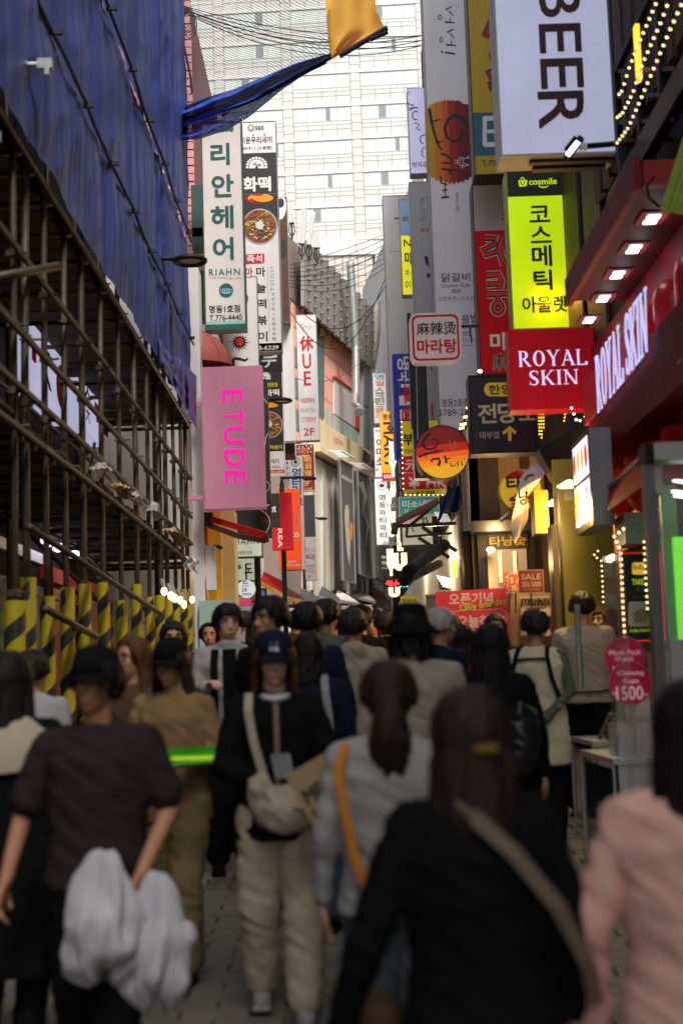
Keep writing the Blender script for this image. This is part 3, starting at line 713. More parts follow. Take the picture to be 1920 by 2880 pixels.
# white sign with black sun
s = Sign('sun_sign', 'white sign with a spiky black sun around a red disc', 626, 780, 724, 1032, 23.0, M['white_panel'], .2, frame=M['grey_trim'], fw=.01)
F = s.F; m = MB(); cx, cy = 674, 962
for k in range(16):
    a = k * math.tau / 16; L = 34 if k % 2 == 0 else 27; w = .13
    pts = [(cx + 10 * math.cos(a - w * 1.6), cy + 10 * math.sin(a - w * 1.6)), (cx + 22 * math.cos(a + .06), cy + 22 * math.sin(a + .06)), (cx + L * math.cos(a - .05), cy + L * math.sin(a - .05)), (cx + 20 * math.cos(a + .2), cy + 20 * math.sin(a + .2)), (cx + 10 * math.cos(a + w * 1.6), cy + 10 * math.sin(a + w * 1.6))]
    F.poly(m, pts)
F.oval(m, cx, cy, 16, 16, .006)
F.stroke(m, [(656, 1030), (656, 1012), (660, 1008), (672, 1009), (690, 1014), (697, 1008)], (9, 6)); F.oval(m, 689, 840, 9, 16)
s.ink(m, M['black_ink'], 'emblem'); m = MB(); F.oval(m, cx, cy, 11, 11, .01); s.ink(m, M['red_ink'], 'emblem')
# dark sign with a white syllable
s = Sign('katakana_sign', 'small black sign with one white katakana just under the tall rice cake sign', 728, 990, 793, 1040, 25.2, M['print_black'], .2)
m = MB(); s.F.text(m, 'デ', 736, 998, 780, 1034, .06); s.ink(m, M['white_ink'])
# second rice cake sign
s = Sign('rice_cake_sign', 'black rice cake sign with yellow print, partly hidden behind the mauve sign', 722, 1034, 796, 1332, 26.5, M['print_black'], .25, frame=M['white_ink'], fw=.012)
F = s.F; oven(s, 745, 1062, 16, 17)
m = MB(); F.text(m, '전문점', 752, 1076, 780, 1088, .03); F.text(m, '짱떡볶이', 746, 1252, 794, 1264, .03); s.ink(m, M['yellow_ink'])
m = MB(); F.text(m, '화떡', 746, 1095, 785, 1114, .06); s.ink(m, M['white_ink'])
food(s, 757, 1195, 38, 4)
m = MB(); F.oval(m, 762, 1140, 20, 7, .012); s.ink(m, M['sausage'], 'sausage')
s.band(1270, 1322, M['white_panel']); m = MB(); F.text(m, '새끼', 762, 1290, 784, 1304, .02); F.text(m, '방영)', 766, 1310, 788, 1318, .01, lift=.008); s.ink(m, M['black_ink'])
s.band(1322, 1333, M['red_ink']); m = MB(); F.text(m, '볶이 #화떡', 762, 1324, 795, 1331, .02, lift=.01); s.ink(m, M['white_ink'])
# black blade with white line drawing, and its round black board
s = Sign('line_drawing_sign', 'slim black blade sign with a looping white line beside the mauve sign', 737, 1080, 756, 1412, 22.6, M['print_black'], .3)
m = MB(); s.F.stroke(m, [(754, 1218), (748, 1232), (744, 1260), (742, 1300)], 1.6); s.F.stroke(m, arc(749, 1368, 9, 14, -130, 100), 1.2); s.F.stroke(m, [(742, 1120), (752, 1135)], 1.4); s.ink(m, M['white_ink'], 'line_drawing')
s = Sign('lady_sign', 'black board under the mauve sign with white swirl and red script', 640, 1424, 764, 1512, 23.2, M['print_black'], .2)
m = MB(); s.F.stroke(m, arc(705, 1470, 54, 42, -70, 80, 20), 1.8); s.ink(m, M['white_ink'], 'line_drawing')
m = MB(); s.F.text(m, 'ady', 735, 1460, 754, 1473, .0, slant=.1); s.ink(m, M['red_ink'])
# salon light boxes lower down
s = Sign('salon_light_box', 'lit salon box sign with a portrait photo and RIAHN lettering', 642, 1444, 735, 1565, 24.0, lit('box_glow', (.50, .55, .44), .35), .2, frame=M['dark_green'], fw=.02)
F = s.F; m = MB(); F.text(m, 'RIAHN', 655, 1514, 728, 1531, .012, spacing=1.2); F.text(m, '안헤어/명동1호점', 648, 1550, 709, 1559, .02); s.ink(m, M['salon_green'])
m = MB(); F.oval(m, 671, 1478, 23, 29); s.ink(m, mat('photo_grey', (.16, .16, .17), .5), 'picture')
m = MB(); F.oval(m, 673, 1477, 10, 13, .008); s.ink(m, mat('skin_print', (.5, .3, .2), .6), 'picture')
m = MB(); F.poly(m, arc(673, 1470, 13, 14, 170, 370), .011); F.poly(m, [(655, 1506), (663, 1492), (684, 1492), (690, 1505), (674, 1508)], .011); s.ink(m, M['black_ink'], 'picture')
s = Sign('salon_light_box', 'lit cafe box sign with a small black sun above the round laundry sign', 645, 1568, 725, 1632, 24.6, MATS['box_glow'], .2, frame=M['dark_green'], fw=.015)
m = MB(); [s.F.poly(m, [(672 + 5 * math.cos(a - .2), 1595 + 5 * math.sin(a - .2)), (672 + 11 * math.cos(a), 1595 + 11 * math.sin(a)), (672 + 5 * math.cos(a + .2), 1595 + 5 * math.sin(a + .2))]) for a in [k * .52 for k in range(12)]]
s.F.text(m, '도', 688, 1585, 710, 1612, .05); s.F.text(m, '쏠', 654, 1590, 660, 1612, .05); s.F.text(m, 'Coffee & Drink', 652, 1579, 682, 1583, 0); s.ink(m, M['black_ink'])
m = MB(); s.F.oval(m, 672, 1595, 5, 5, .01); s.ink(m, M['red_ink'], 'emblem')
y = 23.4; c = P(693, 1656, y)
t = thing('laundry_sign', 'round white self service sign marked 24 OPEN hung low on the left', 'sign', c)
MB().disc(c, 25 * y / 4000, th=.12).build('panel', lit('disc_glow', (.66, .74, .78), .3), t); F = front(y)
m = MB(); F.text(m, '24', 680, 1653, 694, 1664, .05); F.text(m, 'OPEN', 680, 1668, 706, 1675, .04); F.text(m, 'Self', 681, 1645, 700, 1650, 0); F.stroke(m, arc(690, 1638, 6, 4, 0, 300), 3); m.build('lettering', mat('blue_ink', (.01, .12, .42), .5), t)
MB().tube([c + V((0, .05, .145)), c + V((0, .05, .4))], .015).build('bracket', M['dark_steel'], t)
s = Sign('dessert_sign', 'black and pink dessert sign with dotted border at the foot of the left shops', 668, 1655, 750, 1702, 26.5, M['print_black'], .15)
m = MB(); s.F.text(m, 'K &', 716, 1660, 746, 1676, .05); s.ink(m, M['sky_ink']); s.band(1678, 1702, mat('pink_print', (.8, .1, .25), .5)); m = MB(); s.F.text(m, 'SERT', 706, 1680, 742, 1695, .06, lift=.01); s.ink(m, M['black_ink'])
# maroon dome awning above the mauve sign
c = P(560, 1032, 22.2); dm = MB(); rs = []
for j in range(11):
    t_ = j / 10 * math.pi / 2; rs.append([c + V((-.25 + (.78 * math.cos(t_)) * abs(math.cos(a)) * (1 if True else 0) , -.55 * math.sin(a) * math.cos(t_), .62 * math.sin(t_))) for a in [lerp(-math.pi / 2, math.pi / 2, k / 14) for k in range(15)]])
dm.rings(rs, cap=False, closed=False)
t = thing('dome_awning', 'maroon quarter dome awning bulging out above the mauve sign', 'awning', c)
dm.build('canopy', mat('maroon_awning', (.27, .06, .045), .7, .1, 4), t, smooth=True)
rb = MB()
for k in range(0, 15, 2): rb.tube([r[k] for r in rs], .008, 5)
rb.build('rib', M['brown_cloth'], t)
# orange shop front with folding red awning, camera
of = thing('orange_shop_front', 'orange and yellow shop front under the folding red awning', 'shop', P(600, 1600, 22.5) + V((0, 0, -1.5)))
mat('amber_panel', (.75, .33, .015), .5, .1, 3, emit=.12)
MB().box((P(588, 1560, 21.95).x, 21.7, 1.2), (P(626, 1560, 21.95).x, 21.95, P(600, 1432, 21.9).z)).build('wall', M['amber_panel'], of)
MB().box((P(626, 1560, 22.3).x, 22.3, 1.2), (P(660, 1560, 22.3).x, 23, P(600, 1432, 22.3).z)).build('wall', mat('amber_pale', (.72, .5, .2), .5, .1, 3, emit=.1), of)
MB().box((P(580, 1560, 21.9).x, 21.55, P(590, 1530, 21.6).z), (P(589, 1560, 21.9).x, 21.9, P(590, 1440, 21.6).z)).build('trim', M['red_ink'], of)
MB().box((P(581, 1600, 21.5).x, 21.45, P(590, 1660, 21.5).z), (P(608, 1600, 21.5).x, 21.6, P(590, 1535, 21.5).z)).build('meter_box', M['white_panel'], of)
MB().box((P(560, 1690, 21.3).x, 21.3, 1.3), (P(660, 1690, 21.3).x, 21.5, P(600, 1688, 21.3).z)).build('counter', M['mint_panel'], of)
aw = thing('folding_awning', 'folding awning with a red arm reaching out over the orange shop', 'awning', P(590, 1460, 21.4))
MB().bar(P(596, 1460, 21.2), P(748, 1506, 20.6), .05, .09).build('front_bar', mat('red_gloss', (.6, .01, .01), .4), aw)
MB().bar(P(590, 1478, 21.3), P(672, 1508, 21), .06, .08).bar(P(672, 1508, 21), P(752, 1522, 20.7), .06, .08).build('arm', mat('pinkish_metal', (.42, .2, .18), .4, metal=.3), aw)
MB().obox(P(588, 1462, 21.3), (.12, .2, .2)).obox(P(750, 1513, 20.6), (.06, .1, .12)).build('hinge', M['dark_steel'], aw)
# shop security camera
c = P(612, 1537, 21.3); tag(MB().tube([c, c + V((.06, -.06, -.03))], .03, 10).bar(c + V((-.06, 0, .03)), c, .02).build('security_camera', M['dark_steel'], loc=c), 'small black security camera under the folding awning', 'camera')
# tall photograph board
s = Sign('food_photo_sign', 'tall brown photo sign of a plate on a wooden board', 790, 555, 810, 905, 29.5, mat('wood_print', (.10, .045, .03), .5, .4, 5), .3, frame=M['grey_trim'], fw=.01)
m = MB(); s.F.oval(m, 786, 580, 19, 38, .004); s.ink(m, M['white_ink'], 'picture'); m = MB(); s.F.oval(m, 790, 571, 9, 13, .008); s.F.oval(m, 797, 700, 8, 26, .006); s.ink(m, M['print_black'], 'picture')
s = Sign('blank_sign', 'plain white blank sign panel below the brown food photo sign', 790, 907, 828, 1240, 29.8, M['white_panel'], .3)
MB().box((P(790, 1260, 30.2).x, 30.2, P(800, 1278, 30.2).z), (P(828, 1260, 30.2).x, 31, P(800, 1242, 30.2).z)).build('vent', M['dark_steel'], s.t)
# duty free blade signs
def plane_logo(s, cx, cy, k, m_):
    m = MB(); s.F.stroke(m, [(cx + a * k, cy + b * k) for a, b in ((-16, -8), (-12, -9), (2, 0), (14, -3), (17, 1), (6, 7), (3, 20), (0, 18), (-1, 8), (-16, 0), (-13, -1), (-4, 3), (-16, -8))], 1.2); s.ink(m, m_, 'emblem')
mat('pink_line', (.75, .32, .3), .5)
s = Sign('duty_free_sign', 'white duty free blade sign with red letters HUE and 2F', 838, 885, 893, 1238, 33, M['white_panel'], .25, frame=M['grey_trim'], fw=.01)
F = s.F; plane_logo(s, 860, 920, 1, M['pink_line'])
m = MB(); F.text(m, '休', 843, 945, 880, 987, .05); F.text(m, 'U', 851, 995, 874, 1037, .03); F.text(m, 'E', 855, 1044, 874, 1084, .03)
F.text(m, '休格丽雅免税店', 845, 1118, 886, 1134, 0); F.text(m, 'めんぜいてん', 846, 1146, 887, 1160, 0); F.text(m, 'DUTY FREE SHOP', 847, 1173, 888, 1187, 0); F.text(m, '2F', 854, 1204, 884, 1225, .03); s.ink(m, M['red_ink'])
s = Sign('duty_free_sign', 'lower white duty free sign with pink airplane outline behind the lamp posts', 858, 1510, 890, 1632, 36, M['white_panel'], .2)
F = s.F; plane_logo(s, 870, 1545, .9, M['pink_line']); m = MB(); F.text(m, 'RUE', 862, 1560, 886, 1572, .03); F.text(m, '丽雅免税店', 862, 1588, 884, 1594, 0); F.text(m, 'ぜいてん', 862, 1597, 884, 1602, 0); F.text(m, 'FREE SHOP', 862, 1605, 886, 1609, 0); F.text(m, '2F', 864, 1618, 874, 1626, .02); s.ink(m, M['red_ink'])
# maroon flower sign, beef sign
mat('maroon_print', (.22, .015, .015), .5, .3, 10); mat('gold_ink', (.7, .4, .08), .5)
s = Sign('hotpot_sign', 'maroon sign strewn with flowers, gold Chinese letters and 3F', 834, 1250, 884, 1380, 38, M['maroon_print'], .2, frame=M['white_ink'], fw=.015)
F = s.F; m = MB(); F.oval(m, 857, 1280, 14, 5, .006, a0=0, a1=180); [F.stroke(m, [(850 + k * 7, 1276), (853 + k * 7, 1270), (849 + k * 7, 1265), (852 + k * 7, 1259)], 2) for k in range(3)]
F.col(m, '明洞瑞草', 857, 1284, 875, 1358, .03, .1); F.col(m, '火汗蒸幕', 847, 1284, 856, 1358, .02, .1); F.text(m, '3F', 853, 1354, 870, 1367, .04); F.text(m, '55.4649', 854, 1371, 878, 1378, .02); s.ink(m, M['gold_ink'])
for nm, mt in (('flowers', 'red_ink'), ('flowers', 'white_ink'), ('flowers', 'herb')):
    m = MB(); [F.oval(m, RND.uniform(836, 882), RND.uniform(1252, 1272), 1.6, 1.6, .007 + k * .0002, 6) for k in range(12)]; s.ink(m, M[mt], nm)
s = Sign('flower_sign', 'small maroon flower printed sign stub beside the hotpot sign', 803, 1260, 830, 1284, 39, M['maroon_print'], .2)
m = MB(); [s.F.oval(m, RND.uniform(806, 828), RND.uniform(1263, 1280), 2.2, 2.2, .006 + k * .001, 7) for k in range(8)]; s.ink(m, M['gold_ink'], 'flowers')
s = Sign('beef_restaurant_sign', 'white sign with blue brushed Korean letters behind the second street lamp', 806, 1282, 854, 1602, 35, M['white_panel'], .22, frame=M['grey_trim'], fw=.01)
F = s.F; m = MB(); F.stroke(m, arc(831, 1299, 12, 13, 0, 360, 24), 1.4); F.stroke(m, arc(831, 1299, 8, 9, 0, 360, 20), 1); F.oval(m, 831, 1299, 4.5, 5); F.col(m, 'サムギョプサル', 805, 1312, 813, 1395, 0, .2); s.ink(m, M['black_ink'], 'emblem')
m = MB()
for ch, y in zip('엉터리집', (1316, 1344, 1366, 1398)): F.text(m, ch, 822, y, 846, y + 25, .06)
s.ink(m, M['blue_ink']); m = MB(); F.text(m, '生', 842, 1400, 852, 1420, .03); F.poly(m, [(807 + 4 * math.cos(a), 1302 + 4 * math.sin(a)) for a in [k * 2.513 - 1.57 for k in range(5)]]); s.ink(m, M['red_ink'])
# red and black stacked blades
mat('vermilion', (.78, .07, .012), .45, .04, 3, emit=.25)
s = Sign('orange_red_sign', 'bright vermilion sign with white letters co and a phone number', 782, 1375, 846, 1600, 33.5, M['vermilion'], .25)
F = s.F; m = MB(); F.text(m, 'co', 820, 1498, 841, 1511, .06); F.text(m, '동중앙점', 809, 1576, 833, 1584, .03); F.text(m, '02)771-5688', 794, 1587, 842, 1595, .03); s.ink(m, M['white_ink'])
m = MB(); F.stroke(m, arc(820, 1465, 15, 22, -90, 160, 18), 3); s.ink(m, M['grey_trim'], 'emblem')
s = Sign('korea_sign', 'scarlet blade sign with white letters KOREA reading downwards', 788, 1386, 822, 1544, 31.5, mat('scarlet', (.5, .008, .02), .4, .05, 3, emit=.12), .35)
s = Sign('korea_sign', 'darker red panel with sideways white letters left of the lamp post', 765, 1484, 792, 1546, 30.2, M['scarlet'], .2)
m = MB(); s.F.text(m, 'REA', 782, 1487, 794, 1540, .04, -90); s.ink(m, M['white_ink'])
s = Sign('pilot_sign', 'black square sign with white letters ot above the red panel', 758, 1388, 786, 1484, 30.4, M['print_black'], .2)
m = MB(); s.F.text(m, 'ot', 760, 1423, 776, 1441, .05); s.ink(m, M['white_ink'])
s = Sign('grey_screen_sign', 'blank charcoal sign between the beef sign and the far posters', 853, 1394, 884, 1510, 37, mat('charcoal', (.06, .065, .075), .5), .25, frame=M['grey_trim'], fw=.02)

# --- street lamps
def lamp(px_head, py_head, wpx, px_pole, Y, label, side=1, top=None):
    k = Y / 4000; hc = P(px_head, py_head, Y); r = wpx * k / 2; pp = P(px_pole, py_head, Y)
    t = thing('street_lamp', label, 'street lamp', (pp.x, Y, gz(Y)), 'black street lamps along the left kerb')
    MB().tube([(pp.x, Y, gz(Y)), (pp.x, Y, hc.z - .1)], .055, 12).tube([(pp.x, Y, hc.z - .12), (pp.x, Y, hc.z + (.35 if top is None else top))], .035, 10).build('pole', M['black_paint'], t, smooth=True)
    MB().tube([(pp.x, Y, hc.z + .02), (lerp(pp.x, hc.x - r * side, .5), Y, hc.z + .03), (hc.x - r * side * .8, Y, hc.z + .02)], .03, 8).build('arm', M['black_paint'], t, smooth=True)
    n = 32; prof = [(.0, .16), (.55, .15), (.85, .08), (1., 0), (.98, -.1), (.86, -.15), (.74, -.1), (.62, -.03), (.0, -.01)]
    MB().rings([[hc + V((r * max(q[0], .01) * math.cos(a), r * max(q[0], .01) * math.sin(a), r * q[1] * 1.4)) for a in [i * math.tau / n for i in range(n)]] for q in prof]).build('lamp_head', M['black_paint'], t, smooth=True)
    MB().disc(hc + V((0, 0, -r * .06)), r * .6, (0, 0, -1), 24).build('diffuser', mat('lamp_glass', (.45, .38, .33), .4), t)
    return t
lamp(535, 731, 100, 432, 17.2, 'nearest black ring lamp, sticking out of the blue tarpaulin', top=.05)
lamp(794, 1126, 58, 712, 24.2, 'second black ring lamp, on the dark post behind the mauve sign', top=.6)
lamp(870, 1345, 40, 792, 32, 'third black ring lamp, its post in front of the vermilion sign', top=.06)
lamp(906, 1458, 30, 851, 43, 'fourth black ring lamp, against the grey fashion posters', top=.06)
lamp(985, 1530, 22, 950, 58, 'farthest black ring lamp, its post between the two posters', top=.06)

# ---------------------------------------------------------------- salmon tiled shopping building, set at an angle
A, B = (-1.74, 45), (1.05, 54)
hue = thing('salmon_shopping_building', 'salmon tiled shopping building with grey metal fins, red framed screen and cream fascia', 'building', (-3, 49, 2.8))
nrm = V((B[1] - A[1], A[0] - B[0], 0)).normalized()
m = MB(); wq(m, A, B, [(790, 640), (1022, 880), (1022, 1700), (790, 1700)], 0, 4); m.build('wall', M['joint_brown'], hue)
def tile_row(pts_top, pts_bot, x0, x1, nx, ny, name, mt, skip=None):
    """pieces between two slanted lines, fitted to the wall"""
    pr = 0
    for i in range(nx):
        for j in range(ny):
            xa, xb = lerp(x0, x1, i / nx), lerp(x0, x1, (i + 1) / nx)
            if skip and skip((xa + xb) / 2, lerp(pts_top((xa + xb) / 2), pts_bot((xa + xb) / 2), (j + .5) / ny)): continue
            q = [(x, lerp(pts_top(x), pts_bot(x), (j + e) / ny)) for x, e in ((xa, .0), (xb, .0), (xb, 1.), (xa, 1.))]
            c = (sum(a for a, _ in q) / 4, sum(b for _, b in q) / 4); q = [(lerp(c[0], a, .94), lerp(c[1], b, .955)) for a, b in q]
            m = MB(); wq(m, A, B, q, .05, .05); m.build(name, mt, hue)
line = lambda xa, ya, sl: (lambda x: ya + sl * (x - xa))
tile_row(line(818, 850, .87), line(818, 990 + 60, .78), 818, 1020, 12, 3, 'wall_tile', M['salmon_tile'])
tile_row(line(818, 1050, .78), line(818, 1230, .70), 818, 1020, 12, 4, 'wall_tile', M['salmon_tile'], skip=lambda x, y: 930 < x < 992 and y > 1063 + .74 * (x - 933) - 4 and y < 1170 + .66 * (x - 933))
for y0 in (975, 1062, 1150): m = MB(); wq(m, A, B, [(824, y0), (838, y0 + 8), (838, y0 + 62), (824, y0 + 56)], .08, .05); m.build('window', M['grey_trim'], hue)
m = MB(); wq(m, A, B, [(885, 905), (905, 922), (905, 1178), (885, 1165)], .09, .05); m.build('window', M['teal_glass'], hue)
m = MB(); wq(m, A, B, [(933, 1063), (990, 1106), (991, 1203), (933, 1164)], .1, .05); m.build('blank_screen', mat('screen_cloth', (.58, .55, .55), .6, .03, 2), hue)
m = MB(); wq(m, A, B, [(930, 1057), (1000, 1110), (1000, 1104 + 6), (930, 1063)], .16, .1); wq(m, A, B, [(990, 1103), (999, 1110), (1000, 1212), (991, 1204)], .16, .1); m.build('screen_frame', mat('red_frame', (.6, .03, .02), .5), hue)
for i in range(8):
    xa, xb = lerp(905, 1022, i / 8), lerp(905, 1022, (i + 1) / 8); f1, f2 = line(933, 1168, .69), line(920, 1212, .71)
    m = MB(); wq(m, A, B, [(xa + .8, f1(xa)), (xb - .8, f1(xb)), (xb - .8, f2(xb)), (xa + .8, f2(xa))], .1, .05); m.build('pane', mat('pale_glass', (.5, .52, .47), .2, .1, 1) if i < 4 else mat('mint_glass', (.42, .52, .47), .2, .1, 1), hue)
mat('cream_fascia', (.75, .6, .36), .6, .12, 1.5, stain=.2)
m = MB(); wq(m, A, B, [(860, 1186), (1052, 1301), (1040, 1374), (862, 1272)], .5, .45); fs_ = m.build('fascia', M['cream_fascia'], hue)
FW = Face(lambda px, py: PW(px, py, A, B) + nrm * .5, nrm)
m = MB()
for ch, x, y in (('閣', 984, 1268), ('阿', 994, 1277), ('木', 1005, 1287), ('笔', 1016, 1290)): FW.text(m, ch, x, y, x + 10, y + 32, .04, quad=[(x, y), (x + 10, y + 6), (x + 9, y + 38), (x - 1, y + 32)], lift=.02)
m.build('lettering', M['black_ink'], hue); m = MB(); FW.text(m, 'ugsee', 0, 0, 1, 1, 0, quad=[(898, 1228), (925, 1243), (925, 1262), (898, 1248)], lift=.02); m.build('lettering', M['pink_line'], hue)
for k in range(3):
    x0 = 884 + k * 60; y0 = 1270 + k * 35
    m = MB()
    for q in range(5): m.tube([PW(x0 + q * 7, y0 + q * 4, A, B) + nrm * .5, PW(x0 + q * 7 + 6, y0 + q * 4 + 6, A, B) + nrm * 1.0], .02, 5)
    m.tube([PW(x0, y0 + 4, A, B) + nrm * .95, PW(x0 + 42, y0 + 26, A, B) + nrm * .95], .03, 6); m.build('fascia_lamp', M['white_ink'], hue)
m = MB(); wq(m, A, B, [(846, 1270), (1040, 1376), (1040, 1690), (846, 1690)], .12, .1); m.build('cream_storefront', mat('store_cream', (.72, .60, .48), .5, .08, 1, stain=.1), hue)
for k in range(6): x = 862 + k * 31; m = MB(); wq(m, A, B, [(x, 1300 + k * 17), (x + 8, 1304 + k * 17), (x + 8, 1660), (x, 1660)], .2, .08); m.build('storefront_pane', M['pale_glass'], hue)
# fins: overlapping upright metal strips with round studs
top = line(815, 675, .985); bot = line(818, 870, .9)
for i in range(11):
    xa = 815 + i * 18.4; xb = xa + 16.5; out = .5
    m = MB(); wq(m, A, B, [(xa, top(xa) + 4), (xb, top(xa) + 8), (xb, bot(xb) - 8), (xa, bot(xa) - 4)], out, .12); f = m.build('fin_panel', M['fin_metal'], hue)
    wq(MB(), A, B, [(xa, 0), (xb, 0), (xb, 1)], .1)
    st = MB()
    for k in range(6):
        y_ = lerp(top(xa) + 26, bot(xa) - 14, k / 5.); c = PW((xa + xb) / 2 + 3, y_, A, B) + nrm * (out + .06); st.ell(c, (.05, .1, .05), 8, 6)
    st.build('stud', M['fin_metal'], f, smooth=True)
    m = MB(); wq(m, A, B, [(xb - 1, bot(xb) - 10), (xb + .8, bot(xb) - 10), (xb + .8, bot(xb) + 16), (xb - 1, bot(xb) + 14)], .3, .1); m.build('fin_tail', M['rust'], hue)
# silver duct
c = [PW(906, 745, A, B) + nrm * .9, PW(916, 760, A, B) + nrm * .9, PW(926, 880, A, B) + nrm * .9, PW(927, 1130, A, B) + nrm * .9]
m = MB(); z_ = c[0]; n = 46
pts = []; rr = []
for k in range(n):
    f = k / (n - 1); q = PW(lerp(910, 925, min(1, f * 1.6)), lerp(745, 1125, f), A, B) + nrm * 1.0; pts.append(q); rr.append(.155 if k % 2 else .135)
m.tube(pts, rr, 14); m.build('silver_duct', M['galvanised'], hue, smooth=True)
m = MB().tube([PW(921, 1118, A, B) + nrm * 1.0, PW(921, 1140, A, B) + nrm * 1.0, PW(926, 1155, A, B) + nrm * 1.1, PW(918, 1168, A, B) + nrm * 1.2], [.15, .13, .15, .16], 12); m.build('duct_elbow', M['galvanised'], hue)
# posters
mat('poster_dark', (.13, .125, .12), .6, .3, 1.2); mat('poster_pale', (.62, .6, .5), .6, .12, 1.5)
pk_ = thing('fashion_poster', 'grey fashion poster with tall figure, the nearest in the row under the cream fascia', 'poster', PW(915, 1640, A, B)); pk2 = thing('fashion_poster', 'middle dark poster with flying pale cloth, right of the farther post', 'poster', PW(970, 1640, A, B)); pk3 = thing('fashion_poster', 'palest poster, the farthest in the row under the cream fascia', 'poster', PW(1015, 1640, A, B))
for th_, q, mt in ((pk_, [(896, 1296), (934, 1315), (941, 1645), (905, 1635)], 'poster_dark'), (pk2, [(948, 1327), (979, 1344), (991, 1631), (955, 1618)], 'poster_dark'), (pk3, [(991, 1354), (1022, 1373), (1032, 1645), (1001, 1628)], 'poster_pale')):
    q = [q[0], q[1], q[2], q[3]]
    m = MB(); wq(m, A, B, q, .75, .08); m.build('sheet', M[mt], th_)
    m = MB(); e = 1.6
    for i in range(4):
        p0, p1 = PW(*q[i], A, B) + nrm * .76, PW(*q[(i + 1) % 4], A, B) + nrm * .76; m.bar(p0, p1, .05)
    m.build('frame', M['grey_trim'], th_)
FP = Face(lambda px, py: PW(px, py, A, B) + nrm * .77, nrm)
m = MB(); FP.poly(m, [(908, 1450), (912, 1425), (918, 1424), (922, 1440), (921, 1480), (926, 1520), (923, 1600), (915, 1560), (911, 1500)]); m.build('figure', mat('poster_skin', (.6, .48, .36), .6), pk_)
m = MB(); FP.poly(m, [(924, 1470), (933, 1478), (931, 1525), (923, 1518)]); m.build('figure', M['orange_ink'], pk_)
m = MB(); FP.stroke(m, [(956, 1360), (970, 1400), (962, 1440), (978, 1480), (968, 1540)], (14, 4)); m.build('figure', mat('poster_cloth', (.36, .36, .33), .6), pk2)
m = MB(); [FP.stroke(m, [(1002 + k * 5, 1450 + k * 6), (1005 + k * 5, 1495 + k * 5)], 2.5) for k in range(5)]; m.build('figure', M['poster_cloth'], pk3)
m = MB(); FP.text(m, '아모레퍼시픽', 0, 0, 1, 1, .02, quad=[(900, 1338), (930, 1353), (931, 1366), (901, 1352)]); m.build('lettering', M['white_ink'], pk_)
m = MB(); FP.text(m, 'LANCOME', 0, 0, 1, 1, .02, quad=[(910, 1612), (934, 1622), (934, 1630), (910, 1620)]); bpy.data.objects.remove(m.build('x', None)) if False else None
# corner pier and rusty curved cladding
m = MB(); wq(m, (A[0] + .3, A[1]), (B[0] + .9, B[1] + 1.9), [(1022, 900), (1046, 930), (1046, 1700), (1022, 1700)], .0, .6); m.build('corner_pier', mat('pier_metal', (.4, .43, .42), .4, .15, 2), hue)
for (y0, y1) in ((1060, 1140), (1150, 1290), (1310, 1420)): m = MB(); wq(m, (A[0] + .3, A[1]), (B[0] + .9, B[1] + 1.9), [(1024, y0), (1036, y0 + 10), (1036, y1 + 8), (1024, y1)], .05, .04); m.build('window', M['teal_glass'], hue)
rc = thing('rusty_cladding', 'rust streaked curved white cladding on the corner of the far building', 'cladding', P(1040, 1040, 55))
b = MB().grid(lambda u, v: P(lerp(1012, 1042, u), lerp(888, 1028, v), 55.2), 6, 10); b.build('rusty_sheet', M['rust'], rc)
mat('rusty_white', (.72, .66, .56), .6, .1, 3, stain=1.)
def cl(u, v):
    y = lerp(848, 1046, v); cx = 1058 - 34 * max(0, v - .35) ** 1.6; return P(cx + lerp(-12, 12, u) , y, 54.9 - .4 * math.sin(u * math.pi))
MB().grid(cl, 6, 16).build('curved_sheet', M['rusty_white'], rc, smooth=True)
# cream tiled block with roof rail behind
cb = thing('cream_tiled_building', 'cream tiled building with a roof rail, in front of the hotel tower', 'building', P(970, 1000, 76) + V((0, 3, -14)))
YB = 76; x0, x1 = P(860, 850, YB).x, P(1052, 850, YB).x; zt = P(970, 719, YB).z
MB().box((x0, YB, 2), (x1, YB + 10, zt)).build('wall', M['joint_brown'], cb)
for j in range(8):
    for i in range(9):
        w = (x1 - x0) / 9; MB().box((x0 + i * w + .02, YB - .04, zt - (j + 1) * .58 + .02), (x0 + (i + 1) * w - .02, YB, zt - j * .58 - .02)).build('wall_tile', M['beige_tile'], cb)
MB().box((x0 - .1, YB - .15, zt), (x1 + .15, YB + 10, zt + .14)).build('coping', M['hotel_stone'], cb)
rl = MB().bar((x0, YB + .3, zt + .9), (x1 + .1, YB + .3, zt + .9), .06).bar((x0, YB + .3, zt + .5), (x1 + .1, YB + .3, zt + .5), .05)
for k in range(12): rl.bar((lerp(x0, x1, k / 11), YB + .3, zt + .14), (lerp(x0, x1, k / 11), YB + .3, zt + .9), .05)
rl.build('rail', M['white_panel'], cb)
# right hand far blocks
A2, B2 = (1.35, 62), (3.2, 46)
wb = thing('white_angled_building', 'white building with dark windows rising behind the rusty cladding', 'building', (4, 56, 3))
m = MB(); n2 = V((B2[1] - A2[1], A2[0] - B2[0], 0)).normalized()
p = [PW(1050, 718, A2, B2), PW(1180, 860, A2, B2)]
m.hexa([(A2[0], A2[1], 2), (B2[0], B2[1], 2), (B2[0] + 6, B2[1] + 2, 2), (A2[0] + 6, A2[1] + 2, 2), (A2[0], A2[1], EYE + 17.5), (B2[0], B2[1], EYE + 17.5), (B2[0] + 6, B2[1] + 2, EYE + 17.5), (A2[0] + 6, A2[1] + 2, EYE + 17.5)]); m.build('wall', M['hotel_stone'], wb)
def w2(q, mt, nm='window'):
    p = [PW(x, y, A2, B2) + n2 * -.06 for x, y in q]; MB().add(p, [(0, 1, 2, 3)]).build(nm, mt, wb)
